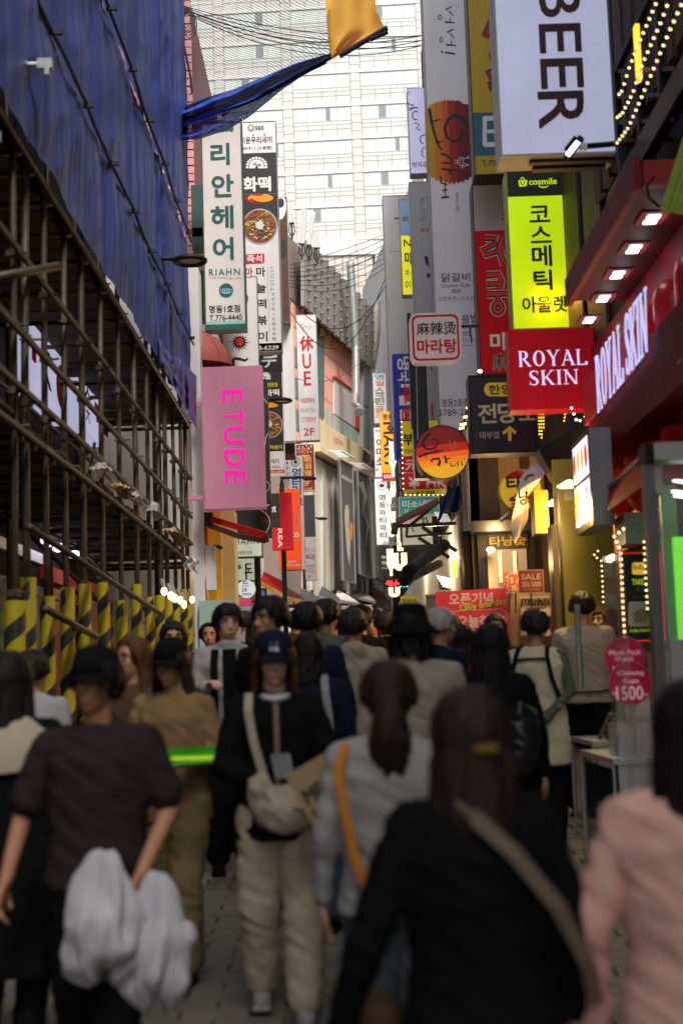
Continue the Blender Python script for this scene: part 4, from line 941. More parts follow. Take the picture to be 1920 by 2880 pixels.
w2([(1052, 757), (1063, 772), (1063, 812), (1052, 800)], M['teal_glass']); w2([(1054, 820), (1065, 838), (1065, 865), (1054, 850)], M['teal_glass'])
for k in range(6): w2([(1070 + k * 4, 925 + k * 7), (1072.6 + k * 4, 929 + k * 7), (1072.6 + k * 4, 1040), (1070 + k * 4, 1030)], M['teal_glass'])
w2([(1070, 860), (1098, 905), (1098, 935), (1070, 885)], M['fin_metal'], 'roof_rail')
bc = thing('grey_brick_pier', 'pale grey block pier with drainpipe behind the far Korean signs', 'building', P(1045, 1500, 57) + V((0, 0, -3)))
x0, x1 = P(1038, 1400, 57).x, P(1130, 1400, 57).x
MB().box((x0, 57, 3), (x1, 58, P(1050, 1060, 57).z)).build('wall', M['joint_brown'], bc)
for j in range(30):
    for i in range(2): MB().box((x0 + .02 + i * .45 + (.0), 56.96, 5.1 + j * .31), (x0 + .43 + i * .45, 57, 5.38 + j * .31)).build('block', M['beige_tile'], bc)
MB().tube([P(1044, 1700, 56.8), P(1040, 1350, 56.8), P(1038, 1250, 56.8)], .06, 8).build('drainpipe', M['galvanised'], bc)
# row of market awnings at the far foot of the left side
for k, (x0, y0, x1, y1, Y, mt, lb_) in enumerate(((742, 1610, 800, 1690, 34, 'red_cloth', 'red shop awning with gold edge behind the lamp posts'), (800, 1650, 850, 1700, 36, 'brown_cloth', 'brown shop awning right of the red one'), (850, 1655, 900, 1712, 40, 'charcoal', 'dark grey stall awning below the white duty free sign'), (905, 1650, 950, 1700, 44, 'charcoal', 'dark stall awning under the nearest grey poster'), (950, 1660, 1000, 1705, 48, 'beige_tile', 'beige stall awning under the middle poster'), (1000, 1650, 1045, 1700, 52, 'beige_tile', 'beige stall awning under the palest poster'), (1030, 1640, 1080, 1700, 55, 'maroon_cloth', 'maroon rimmed far awning beside the black sign'))):
    c = P((x0 + x1) / 2, y1, Y); t = thing('stall_awning', lb_, 'awning', c, 'market awnings at the far end')
    a, b_, c_, d = P(x0, y0, Y + 1.2), P(x1, y0 + 30, Y + 1.2), P(x1 + 12, y1 - 5, Y - .8), P(x0 - 10, y0 + 28, Y - .8)
    MB().prism([a, b_, c_, d], (0, 0, .03)).build('canopy', M[mt], t)
    MB().bar(d, c_, .06, .09).build('front_bar', M['gold_ink'] if k < 2 else M['grey_trim'], t)
    m = MB()
    for e in range(3): f = e / 2; m.bar(lerp(a, b_, f) + V((0, 0, -.35)), lerp(d, c_, f), .04)
    m.build('arm', M['dark_steel'], t)
# ================================================================ RIGHT SIDE
RX = 1.72
rb_ = thing('right_far_row_building', 'dim row of shops behind the tall sign boxes on the right', 'building', (4, 40, 1))
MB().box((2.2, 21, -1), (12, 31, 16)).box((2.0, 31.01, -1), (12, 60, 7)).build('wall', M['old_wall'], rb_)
MB().box((RX, 20.6, .9), (2.19, 44, 4.2)).build('shop_front', M['cream_wall'], rb_)
RN = 2.62
rn = thing('right_near_building', 'black fronted building carrying the neon sign boxes on the right', 'building', (5, 10, 0))
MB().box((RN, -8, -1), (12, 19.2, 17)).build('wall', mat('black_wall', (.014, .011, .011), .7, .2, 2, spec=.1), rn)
for k in range(5):
    MB().box((RN - .03, 13.2 + k * 1.2, 5), (RN, 14.1 + k * 1.2, 8.4)).build('dark_panel', M['timber'], rn)
mat('amber_glow', (1, .36, .03), .5, .05, 2, emit=3.)
MB().box((RN - .09, 15.4, 5.55), (RN - .03, 15.55, 6.35)).build('amber_lamp', M['amber_glow'], rn)
def plamp(name, loc, e, col, r=.08):
    l = bpy.data.lights.new(name, 'POINT'); l.energy = e; l.color = col; l.shadow_soft_size = r; o = bpy.data.objects.new(name, l); COL.objects.link(o); o.location = loc
plamp('amber_lamp_light', (RN - .25, 15.3, 5.9), 14, (1, .4, .06))
# timber front across the end of the near building
tf = thing('timber_bar_front', 'dark timber bar front with a glazed door below the pawn shop sign', 'building', (2.1, 18.2, 1.1))
a, b_ = P(1325, 1500, 18), P(1600, 1500, 18)
MB().box((a.x, 18, gz(18)), (b_.x, 19.2, P(1400, 1262, 18).z)).build('wall', M['timber'], tf)
F = front(18)
def slab(t, nm, mt, x0, y0, x1, y1, Y, th=.06):
    cx, cy = (x0 + x1) / 2, (y0 + y1) / 2
    c = P(cx, cy, Y); w = (x1 - x0) * Y / 8000; h = (y1 - y0) * Y / 8000
    return MB().box((c.x - w, Y - th, c.z - h), (c.x + w, Y, c.z + h)).build(nm, mt, t)
mat('warm_wall', (.42, .26, .12), .6, .2, 3); mat('door_glass', (.28, .24, .2), .15, .2, 2, emit=.12)
slab(tf, 'lit_panel', mat('lit_timber_tone', (.34, .2, .09), .6, .25, 4, stretch=(6, 6, 1)), 1402, 1255, 1462, 1460, 18, .03)  # warm lamplight painted in as a lighter timber colour
slab(tf, 'lit_panel', M['lit_timber_tone'], 1490, 1262, 1528, 1450, 18, .03)
slab(tf, 'lintel', M['black_paint'], 1322, 1470, 1504, 1500, 17.6, .3)
slab(tf, 'door_frame', M['black_paint'], 1345, 1500, 1505, 1760, 17.9, .05)
slab(tf, 'door_pane', M['door_glass'], 1372, 1545, 1482, 1700, 17.84, .03)
for x in (1405, 1447): slab(tf, 'door_bar', M['white_ink'], x - 5, 1550, x + 5, 1640, 17.8, .03)
slab(tf, 'fascia', M['black_ink'], 1372, 1502, 1482, 1545, 17.85, .04)
m = MB(); F17 = front(17.79); F17.text(m, '타냥숯', 1376, 1508, 1478, 1535, .05); m.build('lettering', mat('dark_gold', (.28, .2, .01), .5), tf)
slab(tf, 'corner_post', M['cream_wall'], 1310, 1210, 1338, 1500, 18.3, .3)
slab(tf, 'corner_post', M['old_wall'], 1300, 1500, 1330, 1750, 18.4, .3)
mat('bulb', (1, .72, .35), .4, 0, 1, emit=14.); mat('bulb_small', (1, .66, .3), .4, 0, 1, emit=2.4)
c = P(1379, 1546, 17.6); tag(MB().ell(c, (.05, .05, .03), 10, 6).build('pendant_bulb', M['bulb'], loc=c), 'small lit warm bulb in the top corner of the timber door', 'lamp')

# --- the tall signs, far to near
mat('sign_grey', (.5, .5, .54), .42, .05, 1.5, stain=.2, emit=.1)
s = Sign('grey_back_sign', 'plain pale grey box sign at the left edge of the right hand cluster', 1088, 550, 1190, 1200, 31, mat('sign_grey_pale', (.6, .61, .66), .42, .05, 1.5, stain=.15), .35, frame=M['grey_trim'], fw=.012)
m = MB(); s.F.rect(m, 1109, 612, 1128, 616); s.ink(m, M['black_ink'], 'slot'); m = MB(); s.F.stroke(m, [(1096, 708), (1132, 707)], 1); s.ink(m, M['grey_trim'], 'joint')
s = Sign('blue_restaurant_sign', 'blue sign with white and red Korean letters behind the malatang sign', 1108, 995, 1162, 1290, 30.5, mat('royal_blue', (.012, .02, .24), .45, .05, 2, emit=.1), .3)
m = MB(); s.F.text(m, '명', 1117, 1003, 1156, 1040, .05, -90); s.F.text(m, '국', 1118, 1044, 1156, 1074, .05, -90); s.F.rect(m, 1126, 1080, 1158, 1090); s.F.rect(m, 1122, 1112, 1160, 1140); s.F.rect(m, 1124, 1152, 1160, 1180); s.ink(m, M['white_ink'])
m = MB(); s.F.text(m, '부', 1128, 1083, 1156, 1135, .08, -90, lift=.008); s.F.text(m, '동', 1130, 1143, 1158, 1195, .08, -90, lift=.008); s.ink(m, M['red_ink'])
s = Sign('nail_salon_sign', 'nail salon sign, blue photo of hands above a yellow lower half', 1128, 562, 1182, 828, 29, mat('sun_yellow', (.85, .8, .02), .4, .04, 3, emit=.35), .25, frame=M['grey_trim'], fw=.015)
s.band(562, 662, mat('print_sky', (.2, .33, .55), .4, .25, 1.2, emit=.2)); F = s.F
m = MB()
for k in range(4): F.stroke(m, [(1130, 612 + k * 3), (1142, 612 + k * 4 - 3), (1149, 606 + k * 5)], (4, 2), .008)
F.poly(m, [(1146, 664), (1158, 645), (1168, 640), (1185, 650), (1180, 664)], .008); F.stroke(m, [(1165, 570), (1172, 600), (1182, 610)], 6, .009); s.ink(m, M['skin_print'], 'picture')
m = MB(); F.text(m, 'Nail', 1134, 673, 1184, 694, .03); F.text(m, '미소', 1138, 708, 1180, 744, .05); F.text(m, 'ネイル', 1137, 758, 1186, 775, .01); F.text(m, '010.2', 1139, 790, 1180, 809, .01); s.ink(m, M['black_ink'])
s = Sign('baby_drawing_sign', 'grey sign with an outlined baby drawing and red letters SI, half hidden', 1165, 512, 1215, 1225, 27, mat('sign_grey_dark', (.42, .43, .47), .42, .06, 1.5, stain=.2), .3, frame=M['grey_trim'], fw=.01)
F = s.F; m = MB(); F.stroke(m, arc(1197, 574, 14, 20, 90, 300), 1); F.stroke(m, arc(1187, 563, 3, 5, 0, 360), .8); F.stroke(m, [(1190, 590), (1184, 600), (1194, 603), (1186, 610), (1198, 612)], 1); F.stroke(m, arc(1190, 618, 8, 5, 0, 330), 1); F.poly(m, [(1192, 718), (1204, 724), (1206, 752), (1196, 742)]); F.oval(m, 1204, 775, 5, 7); s.ink(m, M['black_ink'], 'line_drawing')
m = MB(); F.text(m, 'SI', 1182, 642, 1203, 653, .04); F.poly(m, [(1212, 1024), (1216, 1034), (1215, 1046), (1211, 1040)]); F.poly(m, [(1211, 1140), (1217, 1132), (1219, 1182), (1213, 1170)]); s.ink(m, M['red_ink'])
s = Sign('lavender_script_sign', 'pale lavender sign with curling black script, hung high against the hotel', 1150, 248, 1206, 487, 27.5, lit('lavender', (.55, .54, .8), .3), .3, frame=M['grey_trim'], fw=.01)
F = s.F; m = MB()
F.stroke(m, arc(1158, 276, 14, 20, 250, 70, 14), (1.5, 3)); F.stroke(m, arc(1153, 284, 10, 26, 40, 190, 12), (3, 1.5)); F.stroke(m, [(1151, 305), (1175, 302)], 3); F.stroke(m, arc(1168, 325, 9, 12, 60, 320), 3); F.stroke(m, [(1165, 345), (1178, 350), (1170, 362), (1182, 366)], 3); F.stroke(m, arc(1190, 392, 9, 12, 90, 300), 3); F.stroke(m, arc(1194, 428, 9, 14, 90, 280), 2.5)
F.text(m, '반지공방', 1158, 455, 1216, 470, .02); s.ink(m, M['black_ink'], 'lettering')
# exchange signs
s = Sign('money_exchange_sign', 'yellow and red money exchange sign edged with small bulbs', 1131, 1183, 1258, 1394, 23.8, mat('exchange_red', (.42, .01, .015), .45, .05, 3, emit=.12), .18, frame=M['dark_steel'], fw=.01)
s.band(1183, 1281, mat('mustard', (.6, .52, .015), .45, .15, 4, emit=.12)); s.band(1376, 1395, M['mustard']); F = s.F
m = MB(); F.text(m, '부', 1133, 1220, 1162, 1252, .05, lift=.01); F.text(m, '754', 1136, 1264, 1161, 1274, .02, lift=.01); F.text(m, '모닝환전·換錢', 1146, 1381, 1222, 1392, .03, lift=.01); s.ink(m, M['black_ink'])
m = MB(); F.text(m, '元', 1140, 1294, 1172, 1322, .06); F.text(m, '¥', 1149, 1342, 1180, 1374, .06); F.text(m, 'HK', 1200, 1340, 1254, 1371, .06); F.stroke(m, [(1134, 1330), (1165, 1330)], 1); F.stroke(m, [(1196, 1335), (1197, 1378)], 1); F.text(m, '2F', 1230, 1380, 1244, 1389, .03, lift=.01); s.ink(m, M['white_ink'])
m = MB()
for k in range(14): c = P(1128 + .033 * 13 * k, 1186 + k * 14.5, 23.75); m.ell(c, (.012, .012, .012), 6, 4)
for k in range(9): c = P(1140 + k * 13, 1392, 23.75); m.ell(c, (.012, .012, .012), 6, 4)
m.build('bulb_row', M['bulb_small'], s.t)
s = Sign('teal_nail_sign', 'teal box sign with white Korean letters and a yellow 3F', 1123, 1398, 1233, 1448, 23.5, mat('teal_print', (.02, .25, .28), .4, .06, 2, emit=.15), .2, frame=M['white_ink'], fw=.01)
m = MB(); s.F.text(m, '미소네일', 1131, 1407, 1222, 1427, .05); s.ink(m, M['white_ink']); m = MB(); s.F.text(m, '3F', 1136, 1432, 1148, 1441, .03); s.ink(m, M['yellow_ink'])
s = Sign('green_tea_sign', 'white sign with green letters behind the awning frame', 1131, 1446, 1215, 1532, 24.4, lit('milk_glow', (.62, .66, .62), .15), .2, frame=M['dark_steel'], fw=.02)
m = MB(); s.F.text(m, '차', 1183, 1452, 1204, 1484, .06); s.F.stroke(m, [(1155, 1480), (1163, 1496)], 5); s.ink(m, mat('leaf_green', (.05, .5, .08), .5))
# black outlined blade
s = Sign('black_blade_sign', 'black vertical sign with a fine white outline left of the round sign', 1160, 1020, 1205, 1345, 22.6, M['print_black'], .25, frame=M['white_ink'], fw=.006)
m = MB(); s.F.stroke(m, [(1170, 1030), (1176, 1325), (1186, 1336), (1200, 1336)], 1.6); s.ink(m, M['white_ink'], 'outline')
MB().box((P(1153, 1100, 22.4).x, 22.4, P(1153, 1200, 22.4).z), (P(1163, 1100, 22.4).x, 22.6, P(1153, 880, 22.4).z)).build('upper_post', M['dark_steel'], s.t)
# --- tall grey sign of the galbi house
ZG = M['sign_grey']
s = Sign('galbi_house_sign', 'very tall grey box sign with painted sun circle, brushed name and menu words', 1212, -60, 1340, 1205, 20.2, ZG, .4, frame=M['grey_trim'], fw=.012)
F = s.F; SH = 1 / .033
mats_r = [mat('paint_gold', (.62, .33, .01), .5, .1, 3), mat('paint_amber', (.68, .19, .006), .5, .1, 3), mat('paint_orange', (.62, .09, .006), .5, .1, 3), mat('paint_red', (.36, .012, .008), .5, .1, 3), mat('paint_dark', (.18, .006, .01), .5, .1, 3)]
xs = [1196, 1222, 1247, 1262, 1284, 1338]; 
def span(x):
    # torn outline of the painted disc at column x (before lean)
    t = (x - 1266) / 72.; e = math.sqrt(max(0, 1 - (t * .93) ** 2)); return 398 - 116 * (.55 + .45 * e) + 3 * math.sin(x * .7), 398 + 118 * (.5 + .5 * e) + 4 * math.sin(x * .5)
for k in range(5):
    m = MB(); n = 8; X = [lerp(xs[k], xs[k + 1], i / n) for i in range(n + 1)]
    lean = lambda x, y: (x + (y - 398) * .033, y)
    poly = [lean(max(x, 1196), span(x)[0]) for x in X] + [lean(x, span(x)[1]) for x in X[::-1]]
    F.poly(m, poly, .004); s.ink(m, mats_r[k], 'painted_sun')
m = MB()
F.stroke(m, [(1207, 306), (1212, 340), (1220, 372), (1227, 395), (1236, 415), (1243, 422)], (9, 5), .008); F.stroke(m, [(1208, 345), (1240, 335)], (5, 3), .009); F.stroke(m, [(1223, 400), (1247, 397)], (5, 3), .009)
F.stroke(m, [(1318, 362), (1300, 332), (1276, 324), (1258, 338), (1250, 362), (1256, 386), (1272, 398), (1290, 396), (1300, 378), (1296, 366)], (11, 5), .008)
F.stroke(m, [(1238, 432), (1255, 437), (1270, 450), (1268, 460), (1240, 458)], (6, 5), .008); F.stroke(m, [(1240, 475), (1283, 480)], (6, 5), .008); F.stroke(m, [(1262, 480), (1266, 496)], (5, 3), .009)
F.stroke(m, [(1238, 495), (1240, 515), (1258, 520)], (5, 4), .008); F.stroke(m, [(1244, 536), (1258, 534)], 4, .008); F.stroke(m, [(1240, 556), (1262, 554)], 5, .008); F.stroke(m, [(1250, 520), (1252, 554)], 3, .009)
# upper brush words
for (x, y) in ((1266, 28), (1270, 92)): F.stroke(m, [(x - 14, y), (x + 4, y - 10)], (4, 3)); F.stroke(m, [(x - 4, y + 4), (x + 8, y + 16)], (4, 2)); F.stroke(m, [(x - 16, y + 34), (x + 12, y + 36)], (5, 3)); F.stroke(m, [(x - 2, y + 34), (x - 1, y + 22)], 3); F.stroke(m, arc(x - 30, y + 20, 4, 7, 0, 360), 2.5)
F.stroke(m, [(1250, 147), (1278, 152)], (5, 5)); F.oval(m, 1242, 146, 3, 3)
F.text(m, 'SINCE 1981', 1281, 540, 1289, 597, 0, -90); F.text(m, '닭갈비', 1240, 767, 1322, 793, .015); F.text(m, '음밥', 1297, 884, 1344, 910, .015); F.text(m, '명동2호점', 1241, 1121, 1318, 1144, .008); F.text(m, '3789-23', 1232, 1151, 1316, 1170, 0)
s.ink(m, M['black_ink'])
m = MB(); F.text(m, 'Chicken Galbi', 1238, 797, 1325, 808, .0); F.text(m, '鸡排', 1269, 812, 1295, 826, .01); F.text(m, 'ユガネダッカルビ', 1230, 832, 1335, 846, .0); F.text(m, 'ed Rice', 1297, 915, 1341, 924, 0); F.text(m, '炒饭', 1299, 930, 1325, 946, 0); F.text(m, 'チャーハン', 1298, 951, 1350, 964, 0); s.ink(m, mat('brown_ink', (.1, .01, .015), .5))
def rooster(F, m, cx, cy, k, rot=0, lift=.009, w=2.2):
    ca, sa = math.cos(math.radians(rot)), math.sin(math.radians(rot))
    T = lambda pts: [(cx + (x * ca - y * sa) * k, cy + (x * sa + y * ca) * k) for x, y in pts]
    F.stroke(m, T([(-14, -12), (-9, -10), (-8, -2), (-12, 6), (-8, 14), (2, 16), (10, 10), (10, 0), (14, -6), (10, -12)]), w * k, lift)
    F.stroke(m, T([(-12, -18), (-8, -14), (-16, -14)]), w * k, lift); F.stroke(m, T([(6, -2), (8, -14), (12, -16)]), w * k, lift); F.stroke(m, T([(12, 4), (18, 0), (17, 8)]), w * k, lift)
    F.stroke(m, T(arc(0, 5, 6, 5, 20, 330)), w * .8 * k, lift); F.stroke(m, T([(-2, 16), (-3, 24), (-7, 24)]), w * .7 * k, lift); F.stroke(m, T([(4, 15), (4, 24), (1, 25)]), w * .7 * k, lift)
m = MB(); rooster(F, m, 1302, 455, 1.0, 90); s.ink(m, M['white_ink'], 'emblem')
m = MB(); F.stroke(m, [(1297, 972), (1346, 972)], 1); s.ink(m, M['dark_steel'], 'joint')
# --- yellow tall sign behind the beer box
s = Sign('yellow_bar_sign', 'tall dull yellow sign with red brushed strokes behind the beer box', 1324, -60, 1440, 489, 17.6, mat('dull_yellow', (.55, .38, .015), .45, .06, 2, stain=.15), .35, frame=M['dark_steel'], fw=.015)
F = s.F; s.band(316, 437, mat('petrol_blue', (.01, .14, .2), .45))
for w, mt, l in ((30, 'black_ink', .005), (20, 'paint_red', .009)):
    m = MB(); F.stroke(m, [(1402, 20), (1386, 60), (1364, 105)], (w + 4, w * .8), l); F.stroke(m, [(1376, 165), (1404, 158)], w, l + .001); F.stroke(m, [(1370, 215), (1382, 208), (1400, 205)], w, l + .001); F.stroke(m, [(1372, 243), (1402, 236)], w * .85, l + .001); s.ink(m, M[mt], 'brushwork')
m = MB(); F.poly(m, [(1356, 330), (1362, 327), (1400, 326), (1400, 339), (1368, 341), (1368, 400), (1400, 400), (1400, 414), (1362, 414), (1356, 408)], .008); F.rect(m, 1368, 364, 1396, 376, .009); s.ink(m, M['white_ink'], 'lettering')
m = MB(); F.text(m, 'T.754-9', 1353, 450, 1425, 466, .02); s.ink(m, M['black_ink'])
# --- malatang noodles tall red sign
s = Sign('malatang_tall_sign', 'tall red sign with outlined Korean brush letters beside the lime sign', 1340, 520, 1450, 1050, 18.4, mat('deep_red', (.36, .006, .012), .5, .05, 2, emit=.14, spec=.1), .35, frame=M['dark_steel'], fw=.015)
F = s.F; s.band(520, 648, mat('lilac_white', (.5, .46, .58), .4, .04, 2)); 
def brush(F, T, mats, scale=1):
    for w, mt, l in mats:
        m = MB()
        for i, st_ in enumerate(T): F.stroke(m, st_[0], (st_[1][0] + w, st_[1][1] + w), l + i * .0004)
        s.ink(m, mt, 'brush_lettering')
L1 = [([(1364, 670), (1392, 672), (1392, 686), (1356, 704), (1364, 718), (1396, 708)], (9, 8)), ([(1414, 664), (1402, 700), (1412, 730), (1416, 748)], (12, 9)), ([(1398, 708), (1422, 690)], (9, 7))]
L2 = [([(1368, 775), (1402, 772), (1408, 790), (1404, 810)], (12, 10)), ([(1366, 800), (1400, 798)], (10, 8)), ([(1370, 828), (1440, 826)], (11, 9)), ([(1396, 830), (1400, 850)], (9, 8)), (arc(1399, 866, 11, 14, -90, 270, 14), (10, 10))]
for L_ in (L1, L2): brush(F, L_, ((13, M['white_ink'], .005), (8, M['black_ink'], .009), (0, M['exchange_red'], .013)))
m = MB(); F.text(m, '마', 1378, 936, 1428, 986, .06); F.text(m, '麻', 1384, 992, 1432, 1042, .04); F.text(m, '麻', 1384, 992, 1432, 1042, .02); s.ink(m, M['white_ink'])
m = MB(); F.text(m, '통', 1412, 548, 1450, 588, .1); F.text(m, '원', 1412, 592, 1450, 640, .1); s.ink(m, M['exchange_red'])
# --- rounded malatang box
def rrect(x0, y0, x1, y1, r, n=6):
    p = []
    for cx, cy, a in ((x1 - r, y0 + r, -90), (x1 - r, y1 - r, 0), (x0 + r, y1 - r, 90), (x0 + r, y0 + r, 180)):
        p += [(cx + r * math.cos(math.radians(a + 90 * k / n)), cy + r * math.sin(math.radians(a + 90 * k / n))) for k in range(n + 1)]
    return p
def plumbpts(pts, cx, cy, Y):
    c = P(cx, cy, Y); k = Y / 4000; return [c + V(((x - cx) * k, 0, -(y - cy) * k)) for x, y in pts]
Y = 18.0; c0 = (1224, 949); t = thing('malatang_box_sign', 'rounded white box sign with red border and two lines of letters', 'sign', P(*c0, Y))
bx = (1151, 876, 1298, 1022)
MB().prism(plumbpts(rrect(*bx, 22), *c0, Y), (0, .2, 0)).build('panel', lit('rose_white', (.5, .42, .45), .12), t)
o, i_ = plumbpts(rrect(1157, 882, 1292, 1016, 18), *c0, Y - .004), plumbpts(rrect(1163, 888, 1286, 1010, 14), *c0, Y - .004)
m = MB(); n = len(o); m.add(o + i_, [(k, (k + 1) % n, n + (k + 1) % n, n + k) for k in range(n)]); m.build('border', M['deep_red'], t)
F = front(Y); m = MB(); F.text(m, '麻辣烫', 1170, 905, 1283, 942, .025); m.build('lettering', M['black_ink'], t); m = MB(); F.text(m, '마라탕', 1172, 954, 1284, 994, .05); m.build('lettering', M['deep_red'], t)
MB().bar(P(1296, 918, Y + .1), P(1350, 917, Y + .1), .035).bar(P(1320, 918, Y + .1), P(1326, 965, Y + .1), .02).build('bracket', M['dark_steel'], t)
# --- round galbi sign
Y = 17.2; cx, cy, r = 1243, 1272, 75; t = thing('round_galbi_sign', 'round sign striped from dark red to gold with brushed black name', 'sign', P(cx, cy, Y))
k = Y / 4000; c = P(cx, cy, Y)
MB().disc(c + V((0, .004, 0)), r * k, n=48, th=.22).build('panel', M['paint_dark'], t); 
MB().rings([[c + V(((r + e) * k * math.cos(a), d, (r + e) * k * math.sin(a))) for a in [q * math.tau / 48 for q in range(48)]] for e, d in ((0, -.01), (3, -.01), (3, .23), (0, .23))], cap=False).build('rim', M['dark_steel'], t)
F = front(Y); cuts = [(-76, -22), (-22, 2), (2, 18), (18, 36), (36, 76)]
def bandpoly(lo, hi, tilt=-.14):
    p = []; N = 60
    for q in range(N):
        a = q * math.tau / N; x, y = (r - 1) * math.cos(a), (r - 1) * math.sin(a); p.append((x, y))
    # clip by two slanted lines
    def clip(pts, f):
        out = []
        for (a, b) in zip(pts, pts[1:] + pts[:1]):
            fa, fb = f(a), f(b)
            if fa >= 0: out.append(a)
            if (fa >= 0) != (fb >= 0): t_ = fa / (fa - fb); out.append((lerp(a[0], b[0], t_), lerp(a[1], b[1], t_)))
        return out
    p = clip(p, lambda q: q[1] - tilt * q[0] - lo); p = clip(p, lambda q: hi - (q[1] - tilt * q[0])) if p else p
    return [(cx + a, cy + b) for a, b in p]
glow = [mat('glow_dark', (.22, .006, .006), .4, .05, 2, emit=.25), mat('glow_red', (.5, .02, .006), .4, .05, 2, emit=.35), mat('glow_orange', (.8, .12, .01), .4, .05, 2, emit=.45), mat('glow_amber', (.85, .24, .01), .4, .05, 2, emit=.45), mat('glow_gold', (.85, .42, .015), .4, .05, 2, emit=.4)]
for (lo, hi), g_ in zip(cuts, glow):
    q = bandpoly(lo, hi)
    if len(q) > 2: m = MB(); F.poly(m, q, .004); m.build('stripe', g_, t)
m = MB(); F.stroke(m, [(1211, 1221), (1203, 1223), (1192, 1235), (1188, 1250), (1195, 1261), (1210, 1264), (1224, 1258), (1233, 1244), (1228, 1236), (1213, 1235)], (8, 3), .009)
F.stroke(m, [(1176, 1286), (1200, 1276), (1247, 1266)], (6, 3), .009); F.stroke(m, [(1193, 1275), (1200, 1286)], (6, 3), .01); F.stroke(m, [(1224, 1264), (1227, 1276)], (4, 3), .01)
F.stroke(m, [(1210, 1300), (1216, 1292), (1234, 1290), (1236, 1298), (1232, 1311)], (5, 8), .009); F.stroke(m, [(1250, 1282), (1255, 1303)], (6, 6), .009); F.stroke(m, [(1254, 1292), (1266, 1289)], (4, 3), .01)
F.stroke(m, [(1266, 1303), (1268, 1312), (1280, 1309)], (4, 3), .009); F.stroke(m, [(1286, 1299), (1288, 1312)], (3, 3), .009); F.stroke(m, [(1297, 1298), (1300, 1312)], (4, 3), .009); F.stroke(m, [(1280, 1305), (1287, 1304)], 2, .01)
m.build('brush_lettering', M['black_ink'], t)
m = MB(); rooster(F, m, 1271, 1252, .75, 0); F.text(m, 'SINCE 1981', 1270, 1287, 1308, 1292, 0, lift=.01); m.build('emblem', M['gold_ink'], t)
MB().bar(c + V((.3, .1, .0)), c + V((.75, .1, .05)), .05).build('bracket', M['dark_steel'], t)
# --- lime cosmetics sign
mat('lime_lit', (.5, .74, .0), .4, .14, 1.4, emit=.5, stain=.1); mat('lime_paint', (.32, .45, .02), .5, .2, 6)
s = Sign('lime_cosmetics_sign', 'lit lime green box sign with black head reading cosmile', 1434, 480, 1606, 922, 15.3, M['lime_lit'], .3, frame=M['lime_paint'], fw=.012)
F = s.F; s.band(480, 551, M['print_black'])
m = MB(); F.text(m, 'cosmile', 1485, 502, 1565, 520, .045, lift=.01); F.poly(m, [(1456, 508), (1481, 507), (1480, 524), (1459, 526)], .01); F.stroke(m, arc(1468, 507, 5, 7, 180, 360), 2, .01); F.stroke(m, arc(1527, 522, 13, 6, 10, 170), 3, .011); s.ink(m, M['lime_lit'])
m = MB(); F.stroke(m, [(1463, 511), (1464, 520), (1472, 520), (1474, 510)], 3, .013); 
for ch, (x0, y0, x1, y1) in zip('코스메틱', ((1487, 578, 1545, 626), (1491, 636, 1549, 684), (1495, 690, 1550, 750), (1500, 759, 1551, 817))): F.text(m, ch, x0, y0, x1, y1, .045)
F.text(m, '아울렛', 1467, 833, 1593, 879, .04); s.ink(m, M['black_ink'])
for y in (552, 604): MB().bar(P(1604, y, 15.45), P(1740, y - 4, 15.45), .05, .055).build('bracket', M['lime_paint'], s.t)
